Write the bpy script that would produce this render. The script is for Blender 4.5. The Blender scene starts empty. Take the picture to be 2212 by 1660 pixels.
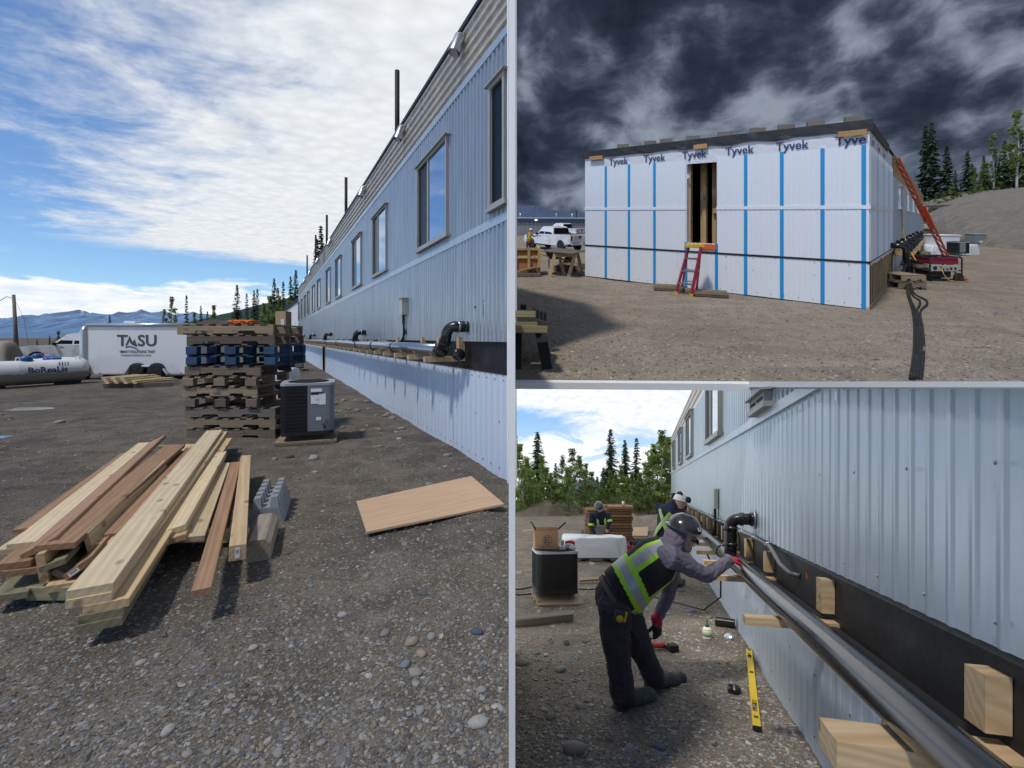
import bpy, bmesh, math, random
import numpy as np
from mathutils import Vector, Matrix, noise, Euler
random.seed(7)
rng = np.random.default_rng(11)
SC = bpy.context.scene
COL = SC.collection
PI = math.pi
# ------------------------------------------------------------------ camera
F, CX, CY = 1000.0, 1106.0, 730.0          # focal length and optical axis, in units of a 2212 x 1660 picture
cd = bpy.data.cameras.new('camera'); cam = bpy.data.objects.new('camera', cd); COL.objects.link(cam)
cd.sensor_width = 36.0; cd.lens = 36.0 * F / 2212.0
cd.shift_y = -(830.0 - CY) / 2212.0
cd.clip_start = 0.05; cd.clip_end = 20000
cam.location = (0, 0, 0); cam.rotation_euler = (PI / 2, 0, 0)
SC.camera = cam
# ------------------------------------------------------------------ light
SUN_DIR = Vector((-0.70, -0.70, 1.75)).normalized()      # towards the sun
sl = bpy.data.lights.new('sun', 'SUN'); sl.energy = 2.0; sl.angle = math.radians(5.0); sl.color = (1.0, 0.94, 0.86)
so = bpy.data.objects.new('sun', sl); COL.objects.link(so)
so.rotation_euler = SUN_DIR.to_track_quat('Z', 'Y').to_euler()
SC.view_settings.view_transform = 'Standard'; SC.view_settings.look = 'None'
SC.view_settings.exposure = 0.15; SC.view_settings.gamma = 1.0; SC.view_settings.use_curve_mapping = False
SC.cycles.use_denoising = True
SC.cycles.max_bounces = 5; SC.cycles.diffuse_bounces = 2; SC.cycles.glossy_bounces = 2
SC.cycles.transparent_max_bounces = 6; SC.cycles.sample_clamp_indirect = 6.0
SC.cycles.use_adaptive_sampling = True; SC.cycles.adaptive_threshold = 0.02
SC.cycles.caustics_reflective = False; SC.cycles.caustics_refractive = False

class NT:
    """small node-tree helper"""
    def __init__(self, tree):
        self.t = tree; self.n = tree.nodes; self.l = tree.links
        self.n.clear()
    def node(self, typ, **kw):
        n = self.n.new(typ)
        for k, v in kw.items(): setattr(n, k, v)
        return n
    def put(self, sock, val):
        if hasattr(val, 'is_linked') or isinstance(val, bpy.types.NodeSocket): self.l.new(val, sock)
        elif val is not None:
            try: sock.default_value = val
            except Exception: sock.default_value = (*val, 1.0)
    def math(self, op, a, b=None, c=None, clamp=False):
        n = self.node('ShaderNodeMath', operation=op, use_clamp=clamp)
        self.put(n.inputs[0], a)
        if b is not None: self.put(n.inputs[1], b)
        if c is not None: self.put(n.inputs[2], c)
        return n.outputs[0]
    def noise(self, vec, scale, detail=4, rough=0.55, dist=0.0, dim='3D'):
        n = self.node('ShaderNodeTexNoise', noise_dimensions=dim)
        if vec is not None: self.l.new(vec, n.inputs['Vector'])
        n.inputs['Scale'].default_value = scale; n.inputs['Detail'].default_value = detail
        n.inputs['Roughness'].default_value = rough; n.inputs['Distortion'].default_value = dist
        return n.outputs['Fac'], n.outputs['Color']
    def voronoi(self, vec, scale, feature='F1', rand=1.0):
        n = self.node('ShaderNodeTexVoronoi', feature=feature)
        if vec is not None: self.l.new(vec, n.inputs['Vector'])
        n.inputs['Scale'].default_value = scale; n.inputs['Randomness'].default_value = rand
        return n
    def ramp(self, fac, stops, interp='LINEAR'):
        n = self.node('ShaderNodeValToRGB'); cr = n.color_ramp; cr.interpolation = interp
        while len(cr.elements) < len(stops): cr.elements.new(0.5)
        for e, (p, c) in zip(cr.elements, stops):
            e.position = p; e.color = (c, c, c, 1) if isinstance(c, (int, float)) else (*c, 1)
        self.l.new(fac, n.inputs[0]); return n.outputs[0]
    def mix(self, fac, a, b, mode='MIX'):
        n = self.node('ShaderNodeMix', data_type='RGBA', blend_type=mode)
        self.put(n.inputs[0], fac); self.put(n.inputs[6], a); self.put(n.inputs[7], b)
        return n.outputs[2]
    def maprange(self, v, a, b, c=0.0, d=1.0, smooth=True):
        n = self.node('ShaderNodeMapRange', interpolation_type='SMOOTHSTEP' if smooth else 'LINEAR')
        self.put(n.inputs[0], v)
        for i, x in enumerate((a, b, c, d)): n.inputs[1 + i].default_value = x
        return n.outputs[0]
    def comb(self, x, y, z=0.0):
        n = self.node('ShaderNodeCombineXYZ')
        for i, v in enumerate((x, y, z)): self.put(n.inputs[i], v)
        return n.outputs[0]
    def sep(self, v):
        n = self.node('ShaderNodeSeparateXYZ'); self.l.new(v, n.inputs[0]); return n.outputs
    def mapping(self, vec, scale=(1, 1, 1), loc=(0, 0, 0), rot=(0, 0, 0)):
        n = self.node('ShaderNodeMapping'); self.l.new(vec, n.inputs[0])
        n.inputs['Scale'].default_value = scale; n.inputs['Location'].default_value = loc; n.inputs['Rotation'].default_value = rot
        return n.outputs[0]
# ------------------------------------------------------------------ sky
W = bpy.data.worlds.new('World'); SC.world = W; W.use_nodes = True
def build_world():
    t = NT(W.node_tree)
    out = t.node('ShaderNodeOutputWorld'); bg = t.node('ShaderNodeBackground')
    t.l.new(bg.outputs[0], out.inputs[0])
    sky = t.node('ShaderNodeTexSky', sky_type='NISHITA'); sky.sun_disc = False
    sky.sun_elevation = math.asin(SUN_DIR.z); sky.sun_rotation = math.atan2(SUN_DIR.x, SUN_DIR.y)
    sky.altitude = 700; sky.air_density = 1.0; sky.dust_density = 0.3; sky.ozone_density = 2.0
    tc = t.node('ShaderNodeTexCoord'); d = tc.outputs['Generated']
    x, y, z = t.sep(d)
    zc = t.math('MAXIMUM', z, 0.03)
    px = t.math('DIVIDE', x, zc); py = t.math('DIVIDE', y, zc)          # the flat cloud deck overhead
    deck = t.comb(px, py)
    # --- fair half of the sky: a rippled altocumulus sheet with a ragged edge
    big, _ = t.noise(deck, 0.55, 4, 0.62, 0.6)
    mid, _ = t.noise(t.mapping(deck, (1.0, 1.25, 1), rot=(0, 0, 0.75)), 1.7, 5, 0.68, 0.2)
    vor = t.voronoi(t.mapping(t.comb(t.math('ADD', px, t.math('MULTIPLY', mid, 0.25)), t.math('ADD', py, t.math('MULTIPLY', big, 0.3))), (1.0, 1.25, 1), rot=(0, 0, 0.3)), 11.0, 'F1')
    fine, _ = t.noise(deck, 9.0, 4, 0.62, 0.2)
    p = t.math('ADD', px, py); q = t.math('SUBTRACT', py, px)
    e1 = t.maprange(t.math('ADD', p, t.math('MULTIPLY', t.math('SUBTRACT', mid, 0.5), 3.4)), -0.35, 1.25)
    e2 = t.maprange(t.math('ADD', q, t.math('MULTIPLY', t.math('SUBTRACT', mid, 0.5), 2.2)), 9.9, 8.4)
    e3 = t.maprange(px, 2.2, 0.9)
    sheet = t.math('MULTIPLY', t.math('MULTIPLY', e1, e2), 1.0)
    rip = t.math('ADD', t.math('MULTIPLY', t.math('SUBTRACT', 0.62, vor.outputs['Distance']), 0.85), t.math('MULTIPLY', t.math('SUBTRACT', fine, 0.5), 0.9))
    dens = t.math('ADD', t.math('ADD', t.math('MULTIPLY', t.math('SUBTRACT', big, 0.5), 2.2), 1.08), t.math('MULTIPLY', rip, 0.60))
    cov = t.math('MULTIPLY', t.maprange(dens, 0.02, 0.62), sheet)
    shade = t.math('ADD', 0.82, t.math('MULTIPLY', rip, 0.17))
    whites = t.mix(big, (0.80, 0.87, 0.96, 1), (0.97, 0.96, 0.93, 1))
    cloud = t.mix(1.0, whites, t.comb(shade, shade, shade), 'MULTIPLY')
    # --- low cumulus above the mountains
    az = t.math('ARCTAN2', x, y)
    hz = t.comb(t.math('MULTIPLY', az, 3.0), t.math('MULTIPLY', z, 13.0))
    cum, _ = t.noise(hz, 2.6, 6, 0.58, 0.2)
    base = t.math('MULTIPLY', t.maprange(z, 0.115, 0.06), 1.0)
    cmask = t.maprange(t.math('ADD', cum, t.math('MULTIPLY', base, 0.34)), 0.60, 0.72)
    cmask = t.math('MULTIPLY', cmask, t.maprange(z, 0.14, 0.09))
    cs, _ = t.noise(hz, 6.0, 4, 0.6)
    cumc = t.ramp(cs, [(0.25, (0.62, 0.72, 0.84)), (0.62, (0.92, 0.93, 0.93))])
    blue = t.mix(1.0, sky.outputs[0], (0.090, 0.112, 0.132, 1), 'MULTIPLY')
    fair = t.mix(cmask, blue, cumc)
    fair = t.mix(cov, fair, cloud)
    # --- stormy half: heavy lumps with paler, ragged undersides, breaking up towards the hills
    w1, wc = t.noise(d, 3.0, 3, 0.5)
    ws = t.node('ShaderNodeVectorMath', operation='SCALE'); t.l.new(wc, ws.inputs[0]); ws.inputs['Scale'].default_value = 0.16
    wsum = t.node('ShaderNodeVectorMath', operation='ADD'); t.l.new(d, wsum.inputs[0]); t.l.new(ws.outputs[0], wsum.inputs[1])
    stv = t.mapping(wsum.outputs[0], (2.6, 2.6, 5.2), loc=(1.3, 4.1, 0.9))
    s1, _ = t.noise(stv, 1.0, 8, 0.63, 0.0)
    vb = t.node('ShaderNodeTexVoronoi', feature='F1'); t.l.new(wsum.outputs[0], vb.inputs['Vector']); vb.inputs['Scale'].default_value = 8.0; vb.inputs['Detail'].default_value = 2.0; vb.inputs['Roughness'].default_value = 0.5
    el = t.math('DIVIDE', z, t.math('SQRT', t.math('ADD', t.math('MULTIPLY', x, x), t.math('MULTIPLY', y, y))))
    thin = t.maprange(el, 0.55, 0.27)
    body = t.math('ADD', t.math('MULTIPLY', t.math('SUBTRACT', s1, 0.5), 1.7), t.math('MULTIPLY', t.math('SUBTRACT', 0.40, vb.outputs['Distance']), 0.40))
    body = t.math('ADD', t.math('SUBTRACT', body, t.math('MULTIPLY', thin, 0.17)), 0.685)
    body = t.math('ADD', body, t.math('MULTIPLY', t.maprange(t.math('DIVIDE', x, t.math('MAXIMUM', y, 0.05)), 0.30, 0.05), 0.08))
    dark = t.ramp(body, [(0.26, (0.25, 0.285, 0.345)), (0.37, (0.165, 0.195, 0.25)), (0.45, (0.092, 0.113, 0.158)), (0.53, (0.046, 0.060, 0.092)), (0.63, (0.024, 0.031, 0.052)), (0.80, (0.012, 0.016, 0.029))])
    gap = t.math('MULTIPLY', t.maprange(body, 0.27, 0.13), 0.5)
    storm = t.mix(gap, dark, t.mix(0.62, blue, (0.20, 0.235, 0.29, 1)))
    side = t.maprange(t.math('DIVIDE', x, t.math('MAXIMUM', t.math('ABSOLUTE', y), 0.02)), -0.045, 0.0)
    col = t.mix(side, fair, storm)
    t.l.new(col, bg.inputs[0]); bg.inputs[1].default_value = 1.0
build_world()
# ------------------------------------------------------------------ the three levels of the site
class Level:
    """A plane of ground z = -h + a*y + b*x; things are laid out in (x, y, height above that ground)."""
    def __init__(s, h, a, b): s.h, s.a, s.b = h, a, b
    def w(s, p): return Vector((p[0], p[1], p[2] - s.h + s.a * p[1] + s.b * p[0]))
    def g(s, u, v, z=0.0):                     # where the line of sight through a point of the photo meets height z
        k = (u - CX) / F; t = (CY - v) / F
        Y = (s.h - z) / (s.a + s.b * k - t)
        return Vector((k * Y, Y, z))
    def at(s, u, v, Y):                        # ... meets distance Y
        k = (u - CX) / F; t = (CY - v) / F
        return Vector((k * Y, Y, t * Y + s.h - s.a * Y - s.b * k * Y))
L1 = Level(1.65, 0.0, 0.0)
L2 = Level(1.65, 0.2628, -0.0073)
L3 = Level(1.65, -0.322, 0.0)
L0 = Level(0.0, 0.0, 0.0)
# ------------------------------------------------------------------ mesh helpers
class MB:
    def __init__(s): s.v = []; s.f = []; s.m = []; s.sm = []; s.mi = 0; s.smooth = False
    def add(s, vs, fs):
        o = len(s.v); s.v += [Vector(p) for p in vs]
        for f in fs: s.f.append([i + o for i in f]); s.m.append(s.mi); s.sm.append(s.smooth)
        return s
    def box(s, c, size, rot=None):
        x, y, z = (q / 2 for q in size); c = Vector(c)
        P = [Vector(p) for p in ((-x,-y,-z),(x,-y,-z),(x,y,-z),(-x,y,-z),(-x,-y,z),(x,-y,z),(x,y,z),(-x,y,z))]
        if rot is not None:
            R = rot if isinstance(rot, Matrix) else Euler(rot).to_matrix()
            P = [R @ p for p in P]
        return s.add([c + p for p in P], [(0,3,2,1),(4,5,6,7),(0,1,5,4),(1,2,6,5),(2,3,7,6),(3,0,4,7)])
    def bar(s, a, b, w, t, up=(0, 0, 1)):
        a, b = Vector(a), Vector(b); d = (b - a); L = d.length; d.normalize()
        sd = d.cross(Vector(up))
        if sd.length < 1e-5: sd = d.cross(Vector((1, 0, 0)))
        sd.normalize(); u = sd.cross(d)
        R = Matrix((d, sd, u)).transposed()
        return s.box((a + b) / 2, (L, w, t), R)
    def bevbox(s, c, size, b=0.01, rot=None):
        bm = bmesh.new(); bmesh.ops.create_cube(bm, size=1.0)
        for v in bm.verts: v.co = Vector((v.co.x * size[0], v.co.y * size[1], v.co.z * size[2]))
        bmesh.ops.bevel(bm, geom=list(bm.edges), offset=b, segments=2, affect='EDGES', profile=0.6)
        R = Matrix.Identity(3) if rot is None else (rot if isinstance(rot, Matrix) else Euler(rot).to_matrix())
        bm.verts.index_update(); c = Vector(c)
        s.add([c + R @ v.co for v in bm.verts], [[v.index for v in f.verts] for f in bm.faces]); bm.free(); return s
    def tube(s, pts, r, n=8, caps=True, rb=None, ref=None):
        """loft along pts; r one radius or a list; rb second radius along ref for elliptic sections"""
        P = [Vector(p) for p in pts]; N = len(P)
        ra = r if isinstance(r, (list, tuple)) else [r] * N
        rbl = (rb if isinstance(rb, (list, tuple)) else [rb] * N) if rb is not None else ra
        fr = None; vs = []
        for i in range(N):
            d = (P[min(i + 1, N - 1)] - P[max(i - 1, 0)])
            if d.length < 1e-9: d = Vector((0, 0, 1))
            d.normalize()
            if ref is not None:
                b = Vector(ref) - d * d.dot(Vector(ref))
            else:
                b = (fr if fr is not None else (Vector((0, 0, 1)) if abs(d.z) < 0.9 else Vector((1, 0, 0))))
                b = b - d * d.dot(b)
            b.normalize(); fr = b; a = d.cross(b)
            for k in range(n):
                th = 2 * PI * k / n
                vs.append(P[i] + a * (math.cos(th) * ra[i]) + b * (math.sin(th) * rbl[i]))
        fs = [(i * n + k, i * n + (k + 1) % n, (i + 1) * n + (k + 1) % n, (i + 1) * n + k) for i in range(N - 1) for k in range(n)]
        if caps: fs += [tuple(range(n - 1, -1, -1)), tuple((N - 1) * n + k for k in range(n))]
        old = s.smooth
        s.smooth = True; s.add(vs, fs[:(N - 1) * n]); o = len(s.v) - len(vs); s.smooth = False
        for f in fs[(N - 1) * n:]: s.f.append([i + o for i in f]); s.m.append(s.mi); s.sm.append(False)
        s.smooth = old; return s
    def cyl(s, a, b, r, n=16, r2=None): return s.tube([a, b], [r, r if r2 is None else r2], n)
    def lathe(s, c, prof, n=20, axis=(0, 0, 1)):
        c = Vector(c); ax = Vector(axis).normalized(); a = ax.orthogonal().normalized(); b = ax.cross(a)
        vs = []
        for r, h in prof:
            for k in range(n):
                th = 2 * PI * k / n; vs.append(c + ax * h + a * (r * math.cos(th)) + b * (r * math.sin(th)))
        N = len(prof)
        fs = [(i * n + k, i * n + (k + 1) % n, (i + 1) * n + (k + 1) % n, (i + 1) * n + k) for i in range(N - 1) for k in range(n)]
        old = s.smooth; s.smooth = True; s.add(vs, fs); s.smooth = old
        o = len(s.v) - len(vs)
        if prof[0][0] > 1e-6: s.f.append([o + k for k in range(n - 1, -1, -1)]); s.m.append(s.mi); s.sm.append(False)
        if prof[-1][0] > 1e-6: s.f.append([o + (N - 1) * n + k for k in range(n)]); s.m.append(s.mi); s.sm.append(False)
        return s
    def prism(s, poly, d):
        """poly: list of 3d points (planar, ordered); extruded by vector d"""
        n = len(poly); d = Vector(d); P = [Vector(p) for p in poly]
        return s.add(P + [p + d for p in P], [tuple(range(n - 1, -1, -1)), tuple(range(n, 2 * n))] + [(i, (i + 1) % n, n + (i + 1) % n, n + i) for i in range(n)])
    def quad(s, a, b, c, d): return s.add([a, b, c, d], [(0, 1, 2, 3)])
    def grid(s, fn, nu, nv):
        o = [fn(i / nu, j / nv) for j in range(nv + 1) for i in range(nu + 1)]
        return s.add(o, [(j * (nu + 1) + i, j * (nu + 1) + i + 1, (j + 1) * (nu + 1) + i + 1, (j + 1) * (nu + 1) + i) for j in range(nv) for i in range(nu)])
    def xf(s, M):
        s.v = [M @ v for v in s.v]; return s
    def mesh(s, name, mats, level=None, base=None):
        V = s.v
        if level is not None: V = [level.w(p) for p in V]
        if base is not None: V = [p - base for p in V]
        me = bpy.data.meshes.new(name)
        me.from_pydata([tuple(p) for p in V], [], s.f)
        for m in (mats if isinstance(mats, (list, tuple)) else [mats]): me.materials.append(m)
        me.polygons.foreach_set('material_index', s.m); me.polygons.foreach_set('use_smooth', s.sm)
        me.update(); return me

def tag(o, label=None, cat=None, group=None, kind=None):
    if label: o['label'] = label
    if cat: o['category'] = cat
    if group: o['group'] = group
    if kind: o['kind'] = kind
    return o
class Thing:
    """an Empty at the thing's base on a level; parts are given in that level's layout coordinates"""
    def __init__(s, name, level, base, label=None, cat=None, group=None):
        s.level = level; s.b = level.w(base)
        s.o = bpy.data.objects.new(name, None); COL.objects.link(s.o); s.o.location = s.b; s.o.empty_display_size = 0.1
        tag(s.o, label, cat, group)
    def part(s, name, mb, mats, parent=None, kind=None, label=None, local=False):
        me = mb.mesh(name, mats, None if local else s.level, None if local else s.b)
        ob = bpy.data.objects.new(name, me); COL.objects.link(ob); ob.parent = parent or s.o
        tag(ob, label=label, kind=kind); return ob
def single(name, mb, mats, level, base, label=None, cat=None, group=None, kind=None, parent=None):
    b = level.w(base)
    ob = bpy.data.objects.new(name, mb.mesh(name, mats, level, b)); COL.objects.link(ob); ob.location = b
    if parent: ob.parent = parent
    return tag(ob, label, cat, group, kind)
def copy_tree(o, parent=None):
    c = o.copy(); COL.objects.link(c)
    if parent is not None: c.parent = parent
    for ch in o.children: copy_tree(ch, c)
    return c
def RZ(a): return Matrix.Rotation(a, 3, 'Z')
def place(mb, loc, rz=0.0, extra=None):
    M = Matrix.Translation(Vector(loc)) @ Matrix.Rotation(rz, 4, 'Z')
    if extra is not None: M = M @ extra
    return mb.xf(M)
# ------------------------------------------------------------------ materials
MATS = {}
def mat(name, col, rough=0.7, metal=0.0, var=0.10, scale=6.0, bump=0.0, bscale=40.0, spec=0.5, coat=0.0, dirt=None, dscale=1.5, dlo=0.5, dhi=0.7, emit=None, rnd=0.0, alpha=None, trans=0.0):
    if name in MATS: return MATS[name]
    m = bpy.data.materials.new(name); m.use_nodes = True; t = NT(m.node_tree)
    out = t.node('ShaderNodeOutputMaterial'); b = t.node('ShaderNodeBsdfPrincipled'); t.l.new(b.outputs[0], out.inputs[0])
    tc = t.node('ShaderNodeTexCoord'); oc = tc.outputs['Object']
    n1, _ = t.noise(oc, scale, 5, 0.6)
    lo = tuple(c * (1 - var) for c in col); hi = tuple(min(1, c * (1 + var)) for c in col)
    c = t.mix(n1, (*lo, 1), (*hi, 1))
    if rnd:
        oi = t.node('ShaderNodeObjectInfo')
        f = t.math('ADD', 1 - rnd, t.math('MULTIPLY', oi.outputs['Random'], 2 * rnd))
        c = t.mix(1.0, c, t.comb(f, f, f), 'MULTIPLY')
    if dirt:
        nd, _ = t.noise(oc, dscale, 6, 0.65, 0.4)
        c = t.mix(t.math('MULTIPLY', t.maprange(nd, dlo, dhi), 0.85), c, (*dirt, 1))
    t.l.new(c, b.inputs['Base Color'])
    nr, _ = t.noise(oc, scale * 2.3, 3)
    t.l.new(t.math('ADD', rough - 0.08, t.math('MULTIPLY', nr, 0.16), clamp=True), b.inputs['Roughness'])
    b.inputs['Metallic'].default_value = metal; b.inputs['Specular IOR Level'].default_value = spec
    if coat: b.inputs['Coat Weight'].default_value = coat; b.inputs['Coat Roughness'].default_value = 0.15
    if trans: b.inputs['Transmission Weight'].default_value = trans
    if bump:
        nb, _ = t.noise(oc, bscale, 4, 0.6)
        bp = t.node('ShaderNodeBump'); bp.inputs['Strength'].default_value = bump; bp.inputs['Distance'].default_value = 0.02
        t.l.new(nb, bp.inputs['Height']); t.l.new(bp.outputs[0], b.inputs['Normal'])
    if emit: b.inputs['Emission Color'].default_value = (*emit[0], 1); b.inputs['Emission Strength'].default_value = emit[1]
    MATS[name] = m; return m
def wood(name, c1, c2, rough=0.75, rnd=0.10, knots=True, axis=0, grey=None):
    """sawn timber: grain streaks along the chosen object axis, with knots"""
    if name in MATS: return MATS[name]
    m = bpy.data.materials.new(name); m.use_nodes = True; t = NT(m.node_tree)
    out = t.node('ShaderNodeOutputMaterial'); b = t.node('ShaderNodeBsdfPrincipled'); t.l.new(b.outputs[0], out.inputs[0])
    tc = t.node('ShaderNodeTexCoord'); oi = t.node('ShaderNodeObjectInfo')
    sc = [16, 16, 16]; sc[axis] = 1.3
    mp = t.node('ShaderNodeMapping'); t.l.new(tc.outputs['Object'], mp.inputs[0]); mp.inputs['Scale'].default_value = sc
    off = t.math('MULTIPLY', oi.outputs['Random'], 37.0); t.l.new(t.comb(off, off, off), mp.inputs['Location'])
    g1, gc = t.noise(mp.outputs[0], 1.0, 7, 0.66, 0.7)
    wv = t.node('ShaderNodeTexWave', wave_type='RINGS', rings_direction='XYZ'[axis]); t.l.new(mp.outputs[0], wv.inputs['Vector'])
    wv.inputs['Scale'].default_value = 0.55; wv.inputs['Distortion'].default_value = 7.0; wv.inputs['Detail'].default_value = 3.0
    f = t.math('ADD', t.math('MULTIPLY', g1, 0.75), t.math('MULTIPLY', wv.outputs['Fac'], 0.28))
    c = t.ramp(f, [(0.22, c2), (0.72, c1)])
    big, _ = t.noise(tc.outputs['Object'], 2.2, 3, 0.6)
    c = t.mix(t.math('MULTIPLY', t.maprange(big, 0.4, 0.75), 0.35), c, (*[q * 0.72 for q in c1], 1))
    if knots:
        ks = [4.0, 4.0, 4.0]; ks[axis] = 2.2
        mk = t.node('ShaderNodeMapping'); t.l.new(tc.outputs['Object'], mk.inputs[0]); mk.inputs['Scale'].default_value = ks
        t.l.new(t.comb(off, off, off), mk.inputs['Location'])
        vo = t.voronoi(mk.outputs[0], 1.6)
        k = t.maprange(vo.outputs['Distance'], 0.21, 0.09)
        c = t.mix(t.math('MULTIPLY', k, 0.7), c, (c2[0] * 0.45, c2[1] * 0.38, c2[2] * 0.35, 1))
    if grey:
        ng, _ = t.noise(tc.outputs['Object'], 5.0, 5, 0.65)
        c = t.mix(t.maprange(ng, 0.35, 0.7), c, (*grey, 1))
    fr = t.math('ADD', 1 - rnd, t.math('MULTIPLY', oi.outputs['Random'], 2 * rnd))
    c = t.mix(1.0, c, t.comb(fr, fr, fr), 'MULTIPLY')
    t.l.new(c, b.inputs['Base Color']); b.inputs['Roughness'].default_value = rough; b.inputs['Specular IOR Level'].default_value = 0.25
    bp = t.node('ShaderNodeBump'); bp.inputs['Strength'].default_value = 0.25; bp.inputs['Distance'].default_value = 0.004
    t.l.new(g1, bp.inputs['Height']); t.l.new(bp.outputs[0], b.inputs['Normal'])
    MATS[name] = m; return m
PINE = wood('fresh_pine', (0.66, 0.50, 0.30), (0.50, 0.33, 0.17))
PALE = wood('pale_spruce', (0.74, 0.62, 0.42), (0.60, 0.45, 0.26))
CEDAR = wood('reddish_fir', (0.40, 0.245, 0.145), (0.26, 0.145, 0.085))
GREYW = wood('weathered_wood', (0.27, 0.22, 0.17), (0.15, 0.12, 0.09), grey=(0.20, 0.185, 0.165))
GREENW = wood('treated_wood', (0.30, 0.28, 0.18), (0.19, 0.17, 0.11))
PALLET = wood('pallet_wood', (0.235, 0.175, 0.12), (0.12, 0.085, 0.06), grey=(0.165, 0.14, 0.115), rnd=0.28)
PALLETL = wood('newer_pallet_wood', (0.38, 0.285, 0.18), (0.22, 0.155, 0.095), rnd=0.22, grey=(0.26, 0.215, 0.16))
PALLETB = wood('blue_painted_wood', (0.022, 0.085, 0.20), (0.012, 0.04, 0.10), rnd=0.2, knots=False, grey=(0.05, 0.08, 0.13))
STUD = wood('framing_stud', (0.60, 0.42, 0.22), (0.42, 0.27, 0.13), axis=2)
PLY = wood('plywood', (0.60, 0.41, 0.26), (0.46, 0.30, 0.18), knots=False, rnd=0.05)
BROWNB = wood('brown_treated_board', (0.26, 0.15, 0.075), (0.13, 0.07, 0.035), rnd=0.3)
BLACKP = mat('black_plastic_pipe', (0.012, 0.012, 0.014), 0.28, var=0.3, spec=0.6, dirt=(0.05, 0.048, 0.045), dlo=0.55, dhi=0.8, dscale=5)
BLACKM = mat('black_matt', (0.012, 0.012, 0.013), 0.7, var=0.3, bump=0.15)
RUBBER = mat('rubber', (0.014, 0.014, 0.015), 0.85, var=0.3, bump=0.2, dirt=(0.10, 0.09, 0.075), dlo=0.5, dhi=0.75, dscale=8)
GALV = mat('galvanised_steel', (0.55, 0.57, 0.60), 0.35, metal=0.9, var=0.2, scale=18)
DKMET = mat('dark_steel', (0.05, 0.05, 0.055), 0.5, metal=0.6, var=0.3)
def siding(name, col, rough, metal, streak=0.12):
    if name in MATS: return MATS[name]
    m = bpy.data.materials.new(name); m.use_nodes = True; t = NT(m.node_tree)
    out = t.node('ShaderNodeOutputMaterial'); b = t.node('ShaderNodeBsdfPrincipled'); t.l.new(b.outputs[0], out.inputs[0])
    tc = t.node('ShaderNodeTexCoord')
    s, _ = t.noise(t.mapping(tc.outputs['Object'], (5, 5, 0.5)), 1.3, 6, 0.65)
    d, _ = t.noise(tc.outputs['Object'], 0.9, 4, 0.6)
    c = t.mix(t.maprange(s, 0.3, 0.75), (*col, 1), (*[q * (1 - streak) for q in col], 1))
    c = t.mix(t.math('MULTIPLY', t.maprange(d, 0.55, 0.8), min(0.35, streak * 4)), c, (*[q * 0.82 for q in col], 1))
    t.l.new(c, b.inputs['Base Color'])
    t.l.new(t.math('ADD', rough - 0.06, t.math('MULTIPLY', s, 0.14)), b.inputs['Roughness']); b.inputs['Metallic'].default_value = metal
    bp = t.node('ShaderNodeBump'); bp.inputs['Strength'].default_value = 0.12; bp.inputs['Distance'].default_value = 0.03
    o2, _ = t.noise(t.mapping(tc.outputs['Object'], (1.2, 1.2, 0.35)), 2.0, 3, 0.5)
    t.l.new(o2, bp.inputs['Height']); t.l.new(bp.outputs[0], b.inputs['Normal'])
    MATS[name] = m; return m
SIDE = siding('steel_siding', (0.41, 0.46, 0.505), 0.30, 0.55, 0.2)
SIDEL = siding('pale_steel_siding', (0.50, 0.58, 0.635), 0.32, 0.35, 0.12)
SKIRT = siding('white_skirting_sheet', (0.64, 0.72, 0.81), 0.38, 0.0, 0.07)  # white sheet; a bluish sky cast is mixed into the colour
WHITEP = siding('white_metal_panel', (0.82, 0.85, 0.88), 0.45, 0.0, 0.015)
TRIM = siding('trim_metal', (0.52, 0.57, 0.62), 0.35, 0.5)
FASC = siding('cream_fascia_metal', (0.55, 0.50, 0.43), 0.40, 0.2, 0.3)
MEMB = mat('black_membrane', (0.016, 0.016, 0.017), 0.55, var=0.4, bump=0.3, bscale=6, dirt=(0.05, 0.05, 0.05), dlo=0.5, dhi=0.8)
WHITEBOARD = mat('white_painted_board', (0.88, 0.88, 0.87), 0.6, var=0.03)
GLASSD = mat('dark_glass', (0.008, 0.009, 0.011), 0.25, var=0.1, spec=0.12)
GLASSR = mat('reflecting_glass', (0.40, 0.52, 0.66), 0.04, metal=0.85, var=0.05)
FRAME = mat('window_frame', (0.34, 0.34, 0.325), 0.5, var=0.1, dirt=(0.25, 0.2, 0.15), dlo=0.55, dhi=0.8)
WHITEPAINT = mat('white_paint', (0.78, 0.79, 0.79), 0.35, var=0.03, coat=0.3, dirt=(0.48, 0.46, 0.40), dscale=1.1, dlo=0.55, dhi=0.85)
INK = mat('dark_lettering', (0.03, 0.032, 0.036), 0.6)
NAVYINK = mat('navy_lettering', (0.02, 0.045, 0.17), 0.6)
BLUEINK = mat('blue_lettering', (0.012, 0.075, 0.20), 0.6)
REDINK = mat('red_lettering', (0.55, 0.06, 0.07), 0.6)
GREENINK = mat('green_lettering', (0.03, 0.25, 0.10), 0.6)
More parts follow.
